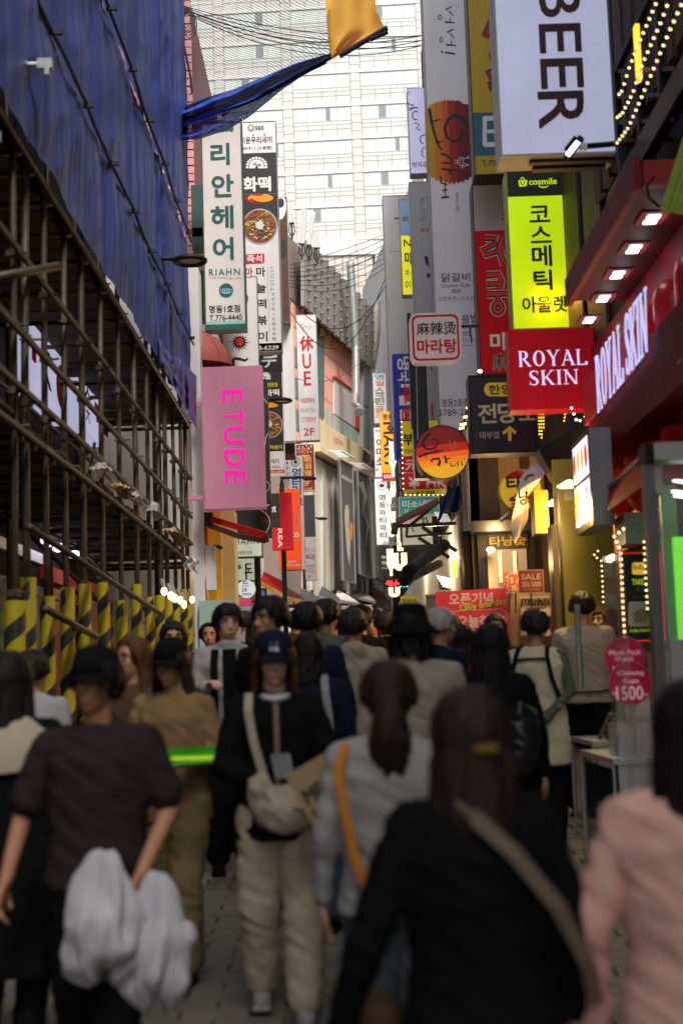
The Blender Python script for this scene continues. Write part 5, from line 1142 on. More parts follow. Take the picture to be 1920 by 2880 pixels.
# --- royal skin box: serif letters are built from strokes
def serif(F, m, word, x0, y0, x1, y1, quad=None, lift=.006, thick=0., st=.17):
    """roman capitals with thick and thin strokes and slab serifs"""
    G = {'R': (.95, [('v', .2, 0, 1), ('bowl', .2, .0, .52, .62), ('d', .42, .5, .88, 1, 1)], [(.06, .36, 0), (.06, .36, 1), (.72, 1., 1)]),
         'O': (1.0, [('o',)], []), 'Y': (.95, [('d', .14, 0, .5, .55, 1), ('d', .84, 0, .5, .55, .45), ('v', .5, .5, 1)], [(.0, .3, 0), (.68, 1., 0), (.35, .65, 1)]),
         'A': (1.0, [('d', .5, 0, .12, 1, .45), ('d', .46, 0, .86, 1, 1), ('h', .28, .72, .66)], [(0, .28, 1), (.68, 1., 1)]),
         'L': (.82, [('v', .22, 0, 1), ('h', .2, .88, .965), ('v', .9, .78, 1)], [(.05, .42, 0), (.05, .36, 1)]),
         'S': (.72, [('s',)], []), 'K': (.98, [('v', .2, 0, 1), ('d', .82, 0, .3, .55, .45), ('d', .4, .42, .84, 1, 1)], [(.06, .36, 0), (.06, .36, 1), (.66, .96, 0), (.7, 1., 1)]),
         'I': (.42, [('v', .5, 0, 1)], [(.14, .86, 0), (.14, .86, 1)]), 'N': (1.05, [('v', .18, 0, 1, .45), ('d', .14, 0, .82, 1, 1), ('v', .84, 0, 1, .45)], [(.02, .34, 0), (.02, .34, 1), (.7, .98, 0)])}
    tot = sum(G[c][0] if c != ' ' else .4 for c in word) + .06 * len(word); u0 = 0
    if quad: tl, tr, br, bl = [F.to(*q) for q in quad]
    else: tl, tr, br, bl = F.corners(x0, y0, x1, y1)
    asp = ((tr - tl).length / tot) / (bl - tl).length          # width of one em against cap height
    W = st
    kk = [0]
    def put(pts):
        kk[0] += 1; z = lift + kk[0] * 2e-5
        p = [lerp(lerp(tl, tr, (u0 + u) / tot), lerp(bl, br, (u0 + u) / tot), v) + F.n * z for u, v in pts]
        if thick: m.prism(p, F.n * -thick)
        else: m.add(p, [tuple(range(len(p)))])
    for ch in word:
        if ch == ' ': u0 += .4; continue
        w, parts, ser = G[ch]
        for q in parts:
            if q[0] == 'v': ww = W * (q[4] if len(q) > 4 else 1) / 2; put([(w * q[1] - ww, q[2]), (w * q[1] + ww, q[2]), (w * q[1] + ww, q[3]), (w * q[1] - ww, q[3])])
            elif q[0] == 'h': put([(w * q[1], q[3] - .035), (w * q[2], q[3] - .035), (w * q[2], q[3] + .035), (w * q[1], q[3] + .035)])
            elif q[0] == 'd': ww = W * q[5] / 2 * 1.1; a, b, c_, d = w * q[1], q[2], w * q[3], q[4]; put([(a - ww, b), (a + ww, b), (c_ + ww, d), (c_ - ww, d)])
            else:
                if q[0] == 'o': P_ = [(w / 2, .5, w * .42, .5, 0, 360)]
                elif q[0] == 'bowl': P_ = [(w * .4, .27, w * .36, .27, -95, 95)]
                else: P_ = None
                if P_:
                    X, Y_, rx, ry, a0, a1 = P_[0]; N = 20
                    for i in range(N):
                        a, b = math.radians(lerp(a0, a1, i / N)), math.radians(lerp(a0, a1, (i + 1) / N))
                        f = lambda t_, e: (X + (rx - e * W * (abs(math.cos(t_)) ** .8 * .9 + .28)) * math.cos(t_), Y_ + (ry - e * W * (abs(math.cos(t_)) * .3 + .38)) * math.sin(t_))
                        put([f(a, 0), f(b, 0), f(b, 1), f(a, 1)])
                else:
                    c1 = [(w * .84, .3), (w * .84, .06), (w * .76, .1), (w * .62, .03), (w * .42, .03), (w * .22, .12), (w * .18, .28), (w * .3, .42), (w * .6, .55), (w * .8, .68), (w * .78, .86), (w * .58, .97), (w * .36, .96), (w * .2, .88), (w * .12, .95), (w * .12, .7)]
                    ws = [.02, .05, .05, .06, .07, .12, .16, .18, .18, .17, .13, .07, .06, .05, .05, .02]
                    for i in range(len(c1) - 1):
                        (a, b), (c_, d) = c1[i], c1[i + 1]; dx, dy = c_ - a, d - b; l = math.hypot(dx, dy); nx, ny = -dy / l, dx / l; wa, wb_ = ws[i] / 2, ws[i + 1] / 2
                        put([(a + nx * wa, b + ny * wa), (c_ + nx * wb_, d + ny * wb_), (c_ - nx * wb_, d - ny * wb_), (a - nx * wa, b - ny * wa)])
        for (a, b, v) in ser: e = .05; put([(w * a, v - (e if v else 0)), (w * b, v - (e if v else 0)), (w * b, v + (0 if v else e)), (w * a, v + (0 if v else e))])
        u0 += w + .06
    return m
mat('royal_red', (.36, .004, .014), .5, .07, 2, emit=.17, stain=.15, spec=.15); mat('lilac_lit', (.6, .58, .95), .4, .03, 2, emit=.55)
s = Sign('royal_skin_box_sign', 'square red box sign with white serif letters ROYAL SKIN in two lines', 1432, 923, 1680, 1150, 13.9, M['royal_red'], .28)
m = MB(); serif(s.F, m, 'ROYAL', 1453, 984, 1654, 1030); serif(s.F, m, 'SKIN', 1484, 1040, 1630, 1083); s.ink(m, M['lilac_lit'])
MB().box((P(1680, 1000, 14).x, 13.98, P(1600, 1120, 14).z), (RN + .02, 14.06, P(1600, 1090, 14).z)).build('bracket', M['dark_steel'], s.t)
# --- beer light box
mat('beer_glow', (.55, .56, .78), .35, .14, .9, emit=.32); mat('beer_ink', (.05, .006, .01), .4, .1, 2)
s = Sign('beer_sign', 'huge lit white box sign with maroon letters BEER reading downwards', 1400, -70, 1762, 430, 12.2, M['beer_glow'], .36, frame=mat('beer_frame', (.5, .49, .5), .45, .1, 4), fw=.02)
F = s.F; m = MB()
for ch, (x0, y0, x1, y1) in zip('BEER', ((1513, -46, 1632, 52), (1514, 64, 1634, 152), (1518, 162, 1640, 252), (1512, 254, 1642, 364))): F.text(m, ch, x0, y0, x1, y1, .035, -90, slant=-.0)
s.ink(m, M['beer_ink'])
X0, X1, Z0, Z1, yy = s.b
u = MB().box((X0 + .25, yy + .08, Z0 - .05), (X1 - .1, yy + .16, Z0 - .022)).box((X0 + .3, yy + .22, Z0 - .06), (X1 - .2, yy + .32, Z0 - .022)); u.build('underside_rail', M['dark_steel'], s.t)
# --- pawn shop sign
s = Sign('pawn_shop_sign', 'navy pawn shop sign with white Korean letters and a yellow up arrow', 1325, 1058, 1502, 1270, 16.2, mat('navy', (.008, .01, .035), .4, .1, 2), .3, frame=M['black_paint'], fw=.02)
F = s.F; m = MB(); F.poly(m, rrect(1360, 1076, 1480, 1115, 19), .004); s.ink(m, M['yellow_ink'], 'oval')
m = MB(); F.text(m, '한양', 1373, 1082, 1440, 1109, .04, lift=.008); s.ink(m, M['black_ink'])
m = MB(); F.text(m, '전', 1344, 1136, 1394, 1190, .045); F.text(m, '당', 1400, 1132, 1452, 1190, .045); F.text(m, '포', 1458, 1140, 1508, 1182, .045); F.text(m, '대부업', 1348, 1214, 1402, 1234, .03); s.ink(m, mat('dim_white', (.5, .49, .46), .5))
m = MB(); F.poly(m, [(1432, 1198), (1452, 1214), (1448, 1222), (1437, 1214), (1437, 1240), (1428, 1240), (1427, 1214), (1415, 1223), (1411, 1215)]); s.ink(m, M['yellow_ink'], 'arrow')
# --- yellow round grill sign
Y = 14.6; cx, cy, r = 1462, 1378, 58; k = Y / 4000; c = P(cx, cy, Y); t = thing('round_grill_sign', 'round yellow grill sign with black and red letters behind a twisted banner', 'sign', c)
MB().disc(c + V((0, .004, 0)), r * k, n=40, th=.12).build('panel', mat('grill_yellow', (.68, .46, .015), .45, .08, 2, emit=.25), t)
MB().rings([[c + V(((r + e) * k * math.cos(a), d, (r + e) * k * math.sin(a))) for a in [q * math.tau / 40 for q in range(40)]] for e, d in ((0, -.008), (2.5, -.008), (2.5, .13), (0, .13))], cap=False).build('rim', M['lime_paint'], t)
F = front(Y); m = MB(); F.poly(m, arc(cx, cy, r - 2, r - 2, 215, 325, 16), .004); m.build('top_segment', M['deep_red'], t)
m = MB(); F.text(m, '멘토', 1455, 1321, 1478, 1331, .03, lift=.008); m.build('lettering', M['gold_ink'], t)
m = MB(); F.text(m, '타', 1424, 1338, 1466, 1380, .07); m.build('lettering', M['black_ink'], t)
m = MB(); F.text(m, '숯수', 1432, 1388, 1514, 1428, .07); m.build('lettering', M['red_ink'], t); m = MB(); F.poly(m, [(1430, 1406), (1445, 1400), (1447, 1414), (1440, 1409)], .007); m.build('lettering', M['black_ink'], t)
MB().tube([P(1448, 1428, Y + .1), P(1405, 1465, Y + .1)], .02, 8).build('bracket', M['galvanised'], t)
# twisted banner in front of it
mat('banner_cloth', (.55, .52, .5), .6, .2, 4); 
bt = thing('twisted_banner', 'long pale banner twisted by the wind across the round yellow sign', 'banner', P(1490, 1400, 13.8))
ctr = [(1524, 1292), (1510, 1318), (1488, 1350), (1472, 1385), (1466, 1410), (1460, 1450), (1452, 1490), (1446, 1518)]; wid = [16, 24, 26, 16, 22, 26, 18, 5]
def ban(u, v):
    i = min(int(v * 7), 6); f = v * 7 - i; cx_ = lerp(ctr[i][0], ctr[i + 1][0], f); cy_ = lerp(ctr[i][1], ctr[i + 1][1], f); w = lerp(wid[i], wid[i + 1], f)
    return P(cx_ + (u - .5) * w * 1.5 + 4 * math.sin(v * 12), cy_ + (u - .5) * 26, 13.8 + .12 * math.sin(v * 9 + u * 3))
MB().grid(ban, 10, 40).build('cloth', M['banner_cloth'], bt, smooth=True)
FB = Face(lambda px, py: P(px, py, 13.62), (0, -1, 0), 13.62 / 4000); m = MB(); FB.text(m, '냥', 1458, 1380, 1484, 1420, .05); FB.stroke(m, [(1474, 1350), (1484, 1338), (1500, 1336)], 7); m.build('lettering', M['black_ink'], bt)
m = MB(); FB.stroke(m, [(1478, 1420), (1470, 1450), (1460, 1490), (1456, 1512)], (3, 5)); m.build('yellow_edge', M['yellow_ink'], bt)
for k in range(5): m = MB(); FB.stroke(m, [(1476 - k, 1352 + k * 7), (1490 - k, 1358 + k * 6), (1506 - k * 2, 1350 + k * 7)], 2.5); m.build('grey_stripe', M['grey_trim'], bt)
# spotlight string under a cable
t = thing('spotlight_rack', 'leaning rack of small warm spotlights beside the pawn shop sign', 'lamp', P(1310, 1160, 17.3))
MB().bar(P(1326, 1100, 17.4), P(1296, 1216, 17.4), .03).build('rail', M['dark_steel'], t)
for k, (x, y, w) in enumerate(((1322, 1118, 10), (1319, 1133, 13), (1317, 1148, 14), (1311, 1174, 18), (1302, 1195, 20), (1298, 1206, 16))):
    h = MB().obox(P(x + 4, y - 3, 17.3), (w * .0052, .12, .04)).build('lamp_housing', M['black_paint'], t)
    q = P(x, y, 17.2); MB().prism([q + V((-w * .002, 0, -.008)), q + V((w * .002, 0, .002)), q + V((w * .002, 0, .03)), q + V((-w * .002, 0, .018))], (0, .02, 0)).build('lens', M['bulb_small'], h)
c = P(1349, 1044, 17.9); tag(MB().ell(c, (.028, .028, .02), 8, 6).build('cable_lamp', M['bulb'], loc=c), 'lone warm bulb on a cable left of the red malatang sign', 'lamp')
# --- far narrow signs down the right
mat('warm_white', (1, .84, .58), .4, 0, 1, emit=.75)
s = Sign('screen_golf_sign', 'faded far sign with pastel Korean syllables above the yellow mart sign', 1050, 1050, 1086, 1190, 50, M['white_panel'], .3)
for ch, y, mt in (('명', 1052, 'teal_print'), ('월', 1070, 'salmon_ink'), ('스', 1090, 'leaf_olive'), ('크', 1106, 'leaf_olive'), ('린', 1122, 'leaf_olive'), ('골', 1142, 'salmon_ink'), ('프', 1158, 'salmon_ink')):
    mat('leaf_olive', (.16, .2, .08), .5); m = MB(); s.F.text(m, ch, 1054, y, 1080, y + 16, .04); s.ink(m, MATS[mt])
s = Sign('amiso_sign', 'white far sign with black column of Korean letters left of the yellow mart sign', 1053, 1202, 1086, 1342, 49, M['white_panel'], .3)
m = MB(); [s.F.text(m, ch, 1058, y, 1078, y + 22, .03) for ch, y in zip('이미소', (1234, 1260, 1286))]; s.F.text(m, '阿美', 1056, 1208, 1076, 1216, 0); s.ink(m, M['black_ink']); m = MB(); s.F.text(m, '5F', 1056, 1318, 1064, 1325, .03); s.ink(m, M['red_ink'])
s = Sign('party_sign', 'white far sign with long column of thin Korean letters', 1056, 1346, 1090, 1532, 45, M['white_panel'], .3)
m = MB(); s.F.col(m, '명동파티파티', 1067, 1388, 1085, 1516, .01, .25); s.F.stroke(m, arc(1073, 1366, 11, 12, 0, 360), 1.2); s.F.poly(m, [(1067, 1370), (1066, 1363), (1073, 1360), (1080, 1363), (1079, 1370)]); s.ink(m, M['black_ink'])
s = Sign('mart_sign', 'orange mart sign with dark sideways letters', 1071, 1158, 1106, 1350, 40, mat('mart_orange', (.85, .3, .01), .45, .04, 2, emit=.25), .3)
s.band(1330, 1351, M['scarlet']); m = MB(); s.F.text(m, 'MART', 1080, 1186, 1106, 1318, .07, -90); s.F.text(m, '명동', 1076, 1164, 1104, 1180, .05); s.ink(m, mat('plum_ink', (.03, .01, .03), .5)); m = MB(); s.F.text(m, '세계과자', 1078, 1335, 1106, 1346, .04, lift=.01); s.ink(m, M['white_ink'])
yy_ = thing('glowing_letter_sign', 'column of glowing cream block letters on a dark lattice spelling YUYU', 'sign', P(1110, 1700, 37))
F = front(37); ys = (1238, 1300, 1362, 1420, 1478, 1542, 1600, 1655)
for k, (ch, x0, x1, y0, y1) in enumerate((('I', 1094, 1106, 1244, 1294), ('Y', 1092, 1116, 1296, 1342), ('U', 1098, 1112, 1356, 1400), ('Y', 1082, 1106, 1376, 1470), ('U', 1087, 1112, 1440, 1512), ('L', 1115, 1132, 1484, 1550), ('E', 1087, 1106, 1545, 1585), ('U', 1104, 1144, 1556, 1606), ('Y', 1086, 1112, 1585, 1620), ('U', 1092, 1124, 1652, 1680))):
    m = MB(); F.text(m, ch, x0, y0, x1, y1, .12, lift=.03, thick=.12); m.build('letter', M['warm_white'], yy_)
m = MB().bar(P(1108, 1160, 37.1), P(1128, 1560, 37.1), .08).bar(P(1120, 1150, 37.1), P(1140, 1560, 37.1), .05)
for k in range(10): m.bar(P(1108 + k * 2, 1170 + k * 42, 37.1), P(1120 + k * 2, 1168 + k * 42, 37.1), .05)
m.build('lattice', M['dark_steel'], yy_)
m = MB(); F.text(m, 'WHO', 1086, 1419, 1110, 1430, .05, lift=.2); F.text(m, 'WHOLESALE', 1076, 1525, 1122, 1536, .05, lift=.2); m.build('lettering', M['white_ink'], yy_)
s = Sign('black_cafe_sign', 'small black far sign with white letters above the led board', 1066, 1556, 1096, 1622, 41, M['print_black'], .25)
m = MB(); s.F.text(m, '아이', 1073, 1562, 1090, 1573, .03); s.F.text(m, '카페', 1073, 1578, 1090, 1589, .03); s.F.text(m, 'm Cafe', 1073, 1594, 1092, 1600, .01); s.ink(m, M['white_ink'])
s = Sign('led_board', 'small black led board with red running characters and rainbow edge', 1080, 1624, 1168, 1653, 38, M['black_ink'], .15)
m = MB(); [s.F.rect(m, x, RND.uniform(1628, 1640), x + 3, RND.uniform(1641, 1650)) for x in range(1084, 1122, 4)]; s.ink(m, mat('led_red', (1, .03, .04), .4, emit=2.), 'lettering')
m = MB(); [s.F.rect(m, x, 1648, x + 5, 1651) for x in range(1124, 1164, 9)]; s.ink(m, mat('led_cyan', (.1, .7, 1), .4, emit=1.5), 'led_edge')
s = Sign('yellow_menu_sign', 'small yellow sign with dark Chinese characters over the far crowd', 1127, 1676, 1176, 1725, 27, mat('soft_yellow', (.6, .45, .05), .5, .06, 3, emit=.1), .12)
m = MB(); s.F.text(m, '黄焖鸡', 1130, 1684, 1172, 1700, .03); s.ink(m, M['leaf_olive'])
s = Sign('cream_menu_sign', 'cream board marked K-D with an outlined bun, left of the red banner', 1198, 1672, 1228, 1745, 21, M['cream_wall'], .1)
m = MB(); s.F.text(m, 'K-D', 1204, 1677, 1226, 1684, .02); s.F.stroke(m, arc(1216, 1715, 11, 8, 0, 360), 1.6); s.F.stroke(m, arc(1216, 1715, 7, 5, 0, 360), 1.2); s.ink(m, M['brown_ink'])

# --- awnings, tubes and frames in the gap
t = thing('brown_awning', 'worn brown awning on scissor arms sticking into the street', 'awning', P(1190, 1450, 21))
MB().prism([P(1232, 1408, 21.2), P(1226, 1424, 20.6), P(1116, 1480, 20.4), P(1112, 1468, 21)], (0, .03, .05)).build('canopy', M['brown_cloth'], t)
MB().bar(P(1112, 1472, 20.6), P(1108, 1500, 20.5), .09, .05).build('front_bar', M['dark_steel'], t)
MB().bar(P(1118, 1480, 20.6), P(1280, 1472, 20.9), .05).bar(P(1145, 1482, 20.7), P(1142, 1510, 20.7), .04).bar(P(1142, 1510, 20.7), P(1270, 1500, 20.8), .035).bar(P(1187, 1482, 20.7), P(1282, 1550, 20.8), .05).bar(P(1176, 1512, 20.7), P(1262, 1568, 20.8), .045).bar(P(1232, 1412, 21), P(1150, 1480, 20.7), .04).build('arm', mat('worn_arm', (.13, .12, .11), .5, metal=.4), t)
t = thing('blue_awning', 'bright blue awning folded between the brown awning and the sign posts', 'awning', P(1260, 1420, 20))
MB().grid(lambda u, v: P(lerp(1258, 1225, v) + 26 * u * (1 - .5 * v), lerp(1372, 1476, v) - 8 * u + 6 * math.sin(u * 5), 20.2 + .1 * math.sin(u * 7)), 10, 10).build('canopy', mat('azure_cloth', (.012, .13, .38), .6, .2, 4), t, smooth=True)
MB().grid(lambda u, v: P(1256 + 34 * u, lerp(1362, 1432, v) + 10 * math.sin(u * 3), 19.9 + .1 * math.sin(u * 6 + v * 3)), 8, 8).build('valance', mat('navy_cloth', (.01, .03, .12), .7, .2, 4), t, smooth=True)
for k, (a, b, r, lb_) in enumerate((((1152, 1605), (1252, 1532), 17, 'upper of two thick black rolled tubes hanging over the far shops'), ((1140, 1632), (1235, 1585), 13, 'lower of two thick black rolled tubes hanging over the far shops'))):
    Y = 20.6 + k * .3; p, q = P(*a, Y - .5), P(*b, Y + .3); t = thing('rolled_tube', lb_, 'rolled awning', p)
    m = MB(); n = 14; m.tube([lerp(p, q, i / n) for i in range(n + 1)], [r * Y / 4000 * (1. if i % 3 else .93) for i in range(n + 1)], 14); m.build('roll', mat('tube_black', (.045, .047, .052), .5, .2, 6), t, smooth=True)
    d = (q - p).normalized(); MB().tube([p - d * .06, p + d * .05], r * Y / 4000 * 1.16, 14).build('end_cap', M['black_paint'], t)
t = thing('black_sign_back', 'dark leaning panel between the round sign and the timber front', 'panel', P(1270, 1500, 20))
MB().prism([P(1288, 1335, 19.6), P(1296, 1335, 19.6), P(1335, 1600, 19.8), P(1322, 1600, 19.8)], (0, .25, 0)).build('panel', M['dark_steel'], t)
MB().prism([P(1292, 1440, 19.5), P(1302, 1440, 19.5), P(1330, 1586, 19.5), P(1296, 1590, 19.5)], (0, .1, 0)).build('light_box', mat('blue_grey', (.12, .13, .2), .5), t)
for k, (x, y, w) in enumerate(((1240, 1445, 40), (1292, 1460, 26), (1248, 1625, 46))):
    c = P(x, y, 21.8 + k * .3); t = thing('strip_light_fitting', ('slatted white light fitting above the brown awning arms', 'slatted pale light fitting beside the dark leaning panel', 'lowest slatted white light fitting, over the red banner')[k], 'lamp', c)
    m = MB()
    for q in range(5): m.obox(c + V((.02 * q, 0, -.04 * q)), (w * .0052, .1, .02), Matrix.Rotation(.25, 3, 'Y'))
    m.build('slat', mat('slat_white', (.6, .6, .62), .4, emit=.35), t); MB().obox(c + V((.04, .08, -.08)), (w * .0054, .06, .2)).build('back', M['dark_steel'], t)
for k, (x0, y0, x1, y1) in enumerate(((1274, 1574, 1281, 1620), (1312, 1402, 1322, 1460))):
    c = P((x0 + x1) / 2, (y0 + y1) / 2, 18.8); tag(MB().box((c.x - .03, 18.8, c.z - .12), (c.x + .03, 18.85, c.z + .12)).build('lantern', M['amber_glow'], loc=c), ('amber wall lantern low beside the dark rolled tubes', 'amber wall lantern right of the blue awning')[k], 'lamp')
plamp('lantern_light', P(1277, 1597, 18.5), 4, (1, .5, .12))
# --- red opening banner
Y = 13.2; c = P(1330, 1760, Y); t = thing('opening_banner', 'large red banner with white Korean letters and slanted yellow words Only one day', 'banner', c); k = Y / 4000
FBn = front(Y); pl = plumbpts([(1228, 1662), (1428, 1656), (1432, 1840), (1232, 1840)], 1330, 1760, Y)
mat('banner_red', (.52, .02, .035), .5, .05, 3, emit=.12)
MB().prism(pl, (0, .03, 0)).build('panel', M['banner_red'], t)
m = MB(); FBn.text(m, '오픈기념', 1262, 1668, 1384, 1700, .04); FBn.text(m, '오늘하루!', 1285, 1730, 1418, 1764, .04); FBn.stroke(m, [(1240, 1722), (1408, 1712), (1424, 1722), (1424, 1762), (1416, 1772)], 1.5); m.build('lettering', mat('banner_white', (.72, .6, .62), .5), t)
MB().box((c.x - .32, Y - .006, P(1330, 1838, Y).z), (c.x + .30, Y - .001, P(1330, 1776, Y).z)).build('white_foot', mat('pink_white', (.6, .5, .52), .5), t)
m = MB(); FBn.text(m, '딸기+요거트', 1255, 1782, 1385, 1804, .03, lift=.01); m.build('lettering', M['deep_red'], t); m = MB(); FBn.text(m, 'strawberry + yogurt', 1262, 1812, 1385, 1822, .01, lift=.01); m.build('lettering', M['black_ink'], t)
m = MB(); FBn.text(m, 'Only one day', 1292, 1688, 1422, 1728, .07, quad=[(1290, 1700), (1422, 1678), (1424, 1706), (1292, 1728)], lift=.01); m.build('lettering_shadow', M['leaf_olive'], t)
m = MB(); FBn.text(m, 'Only one day', 1292, 1688, 1422, 1728, .03, quad=[(1291, 1702), (1421, 1680), (1423, 1704), (1293, 1726)], lift=.014); m.build('lettering', M['yellow_ink'], t)
for x in (1240, 1420): MB().tube([P(x, 1840, Y + .05), (P(x, 1840, Y).x, Y + .05, gz(Y))], .02, 8).build('leg', M['dark_steel'], t)
# --- sale placards
for k, (x0, y0, x1, y1, Y, lb_) in enumerate(((1458, 1604, 1526, 1666, 12.6, 'largest maroon placard reading SALE 2EA 5000 with cream rim'), (1430, 1614, 1468, 1664, 13.0, 'middle maroon SALE placard half behind the largest one'), (1417, 1609, 1444, 1662, 13.3, 'leftmost maroon SALE placard behind the other two'))):
    s = Sign('sale_placard', lb_, x0, y0, x1, y1, Y, mat('sale_red', (.27, .012, .01), .5, .06, 4, emit=.06), .02, cat='placard', group='sale placards on the accessory stand', frame=mat('cream_rim', (.6, .42, .25), .5), fw=.005)
    w = x1 - x0; m = MB(); s.F.text(m, 'SALE' if k == 0 else ('S A' if k == 1 else 'S'), x0 + w * .1, y0 + 10, x0 + w * (.9 if k < 2 else .8), y0 + 26, .05); s.F.text(m, '2EA 5000' if k == 0 else '2EA', x0 + w * .12, y0 + 32, x0 + w * .9, y0 + 46, .05)
    if k == 0: s.F.text(m, 'ALL MIX 1EA 3000', x0 + w * .2, y0 + 51, x0 + w * .86, y0 + 56, .02)
    s.ink(m, M['cream_rim'])
    MB().bar(P((x0 + x1) / 2, y1, Y + .01), P((x0 + x1) / 2, y1 + 60, Y + .01), .015).build('stick', M['dark_steel'], s.t)
# accessory stand with hanging goods
st_ = thing('accessory_stand', 'cream accessory stand hung with hair clips and socks below the sale placards', 'stall', P(1490, 1800, 13))
Y = 13.4; a, b = P(1432, 1700, Y), P(1552, 1700, Y)
MB().box((a.x, Y, gz(Y)), (b.x, Y + .4, P(1490, 1668, Y).z)).build('cabinet', mat('warm_cream', (.32, .21, .1), .5, .08, 2, emit=.0), st_)
for r_i, (yy0, n, mt) in enumerate(((1685, 9, 'black_ink'), (1712, 12, 'cream_wall'), (1740, 10, 'old_wall'), (1768, 11, 'cream_wall'))):
    MB().bar(P(1462, yy0 - 4, Y - .12), P(1548, yy0 - 7, Y - .12), .012).build('hanging_rail', M['galvanised'], st_)
    for q in range(n):
        c = P(1466 + q * 84 / n, yy0 + RND.uniform(-1, 2), Y - .12); MB().obox(c + V((0, 0, -.03)), (.015 + .01 * RND.random(), .04, .055 + .03 * RND.random()), Matrix.Rotation(RND.uniform(-.3, .3), 3, 'Y')).build('hanging_goods', M[mt], st_)
plamp('stand_light', (b.x - .3, Y - .5, a.z + .35), 7, (1, .62, .25))

# ================================================================ ROYAL SKIN SHOP
rs_ = thing('royal_skin_shop', 'dark red cosmetics shop front with spot lit canopy and glowing serif letters', 'shop', (RN, 11.5, .7))
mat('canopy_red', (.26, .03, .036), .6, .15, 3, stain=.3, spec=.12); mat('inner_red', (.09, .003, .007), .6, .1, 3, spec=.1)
CX0 = 2.09; z0 = EYE + 3.24
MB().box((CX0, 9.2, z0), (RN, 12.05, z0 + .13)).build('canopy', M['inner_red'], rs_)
MB().box((CX0 - .05, 9.18, z0 - .02), (CX0, 12.15, z0 + .22)).build('canopy_edge', M['canopy_red'], rs_)
MB().box((CX0, 9.1, z0 - .02), (RN - .2, 9.18, z0 + .15)).build('canopy_end', mat('faded_red', (.42, .02, .02), .6, .3, 6, stain=.6), rs_)
mat('led_white', (.85, .85, 1), .3, 0, 1, emit=2.8)
mat('glimmer_red', (.5, .01, .01), .35, .1, 3, emit=.05)
for k, (x, y) in enumerate(((1831, 611), (1781, 695), (1735, 768), (1695, 835), (1655, 896))):
    d = ray(x, y); c = V((0, 0, EYE)) + d * ((z0 - .001 - EYE) / d.z)
    f = MB().box((c.x - .10, c.y - .15, c.z - .012), (c.x + .10, c.y + .15, c.z)).build('downlight', M['canopy_red'], rs_)
    m = MB(); [m.box((c.x - .045, c.y + e - .035, c.z - .02), (c.x + .045, c.y + e + .035, c.z - .013)) for e in (-.06, .06)]; m.build('led_panel', M['led_white'], f)
    yy = c.y; MB().capsule((RN - .02, yy, 3.3), (RN - .02, yy, z0 - .42), .17, .17, 18).build('glimmer_dome', M['glimmer_red'], rs_, smooth=True)  # rounded red solid built in place of a glimmer of light on the wall
    plamp('downlight_lamp', c + V((.05, 0, -.12)), .45, (.95, .92, 1), .05)
MB().box((RN - .06, 9.4, 2.9), (RN + .02, 14.0, z0)).build('fascia_wall', M['dark_red'], rs_)
LXp = 2.28
FL = Face(lambda px, py: PX(px, py, LXp), (-1, 0, 0))
q = [(1678, 1007), (1822, 800), (1828, 984), (1684, 1163)]
p = [PX(a, b, LXp + .02) for a, b in q]
# raceway the letters stand on
MB().box((LXp + .03, 10.75, p[2].z - .02), (LXp + .2, 13.1, p[1].z - .02 if False else p[0].z - .05)).build('raceway', M['royal_red'], rs_)
MB().box((LXp + .2, 10.9, p[2].z + .12), (RN, 11.05, p[2].z + .3)).build('raceway_bracket', M['royal_red'], rs_)
m = MB(); serif(FL, m, 'ROYAL SKIN', 0, 0, 1, 1, quad=[(1676, 1006), (1824, 801), (1829, 982), (1684, 1163)], lift=.02, thick=.012, st=.12); m.build('raised_lettering', M['lilac_lit'], rs_)
# stepped red mouldings dropping to the cloth awning
for k, (xo, za, zb) in enumerate(((.0, 2.62, 3.0), (.05, 2.52, 2.6), (.12, 2.36, 2.5))):
    MB().box((RN - .3 - xo, 8.4, za + 1.25), (RN - .05, 12.9, zb + 1.25)).build('moulding', M['dark_red'], rs_)
t = thing('red_cloth_awning', 'dark red cloth awning under the shop mouldings', 'awning', PX(1760, 1360, 2.1))
pA, pB, pC, pD = PX(1712, 1372, 2.1), PX(1816, 1275, 2.1), PX(1818, 1360, 2.02), PX(1706, 1438, 2.02)
MB().prism([pA, pB, pC, pD], (.02, 0, .005)).build('valance', M['red_cloth'], t)
MB().prism([pA, pB, pB + V((.5, 0, .2)), pA + V((.5, 0, .2))], (0, 0, .015)).build('canopy', M['maroon_cloth'], t)
MB().bar(pA, pB, .03).build('front_bar', M['grey_trim'], t)
# shop interior below: back wall, olive glass, posts, worker's counter
it = thing('chicken_shop_interior', 'amber lit chicken takeaway with olive glass screen', 'shop', (2.4, 13, .8))
MB().box((P(1566, 1600, 12.6).x, 12.6, gz(12.6)), (P(1730, 1600, 12.6).x, 12.64, P(1640, 1290, 12.6).z)).build('olive_screen', mat('olive_glass', (.15, .12, .012), .35, .25, 1.5, emit=.12), it)
MB().box((P(1548, 1600, 12.5).x, 12.35, gz(12.5)), (P(1566, 1600, 12.5).x, 12.6, P(1560, 1480, 12.5).z)).build('side_post', M['timber'], it)
MB().box((P(1572, 1600, 11.9).x, 11.86, gz(12)), (P(1580, 1600, 11.9).x, 11.9, P(1570, 1385, 11.9).z)).build('door_post', M['black_paint'], it)
MB().box((P(1580, 1400, 11.95).x, 11.9, P(1640, 1408, 11.95).z), (P(1640, 1400, 11.95).x, 11.94, P(1640, 1380, 11.95).z)).build('door_head', M['black_paint'], it)
MB().tube([P(1621, 1700, 10.4), P(1632, 1935, 10.4)], .022, 10).build('door_handle', M['galvanised'], it)
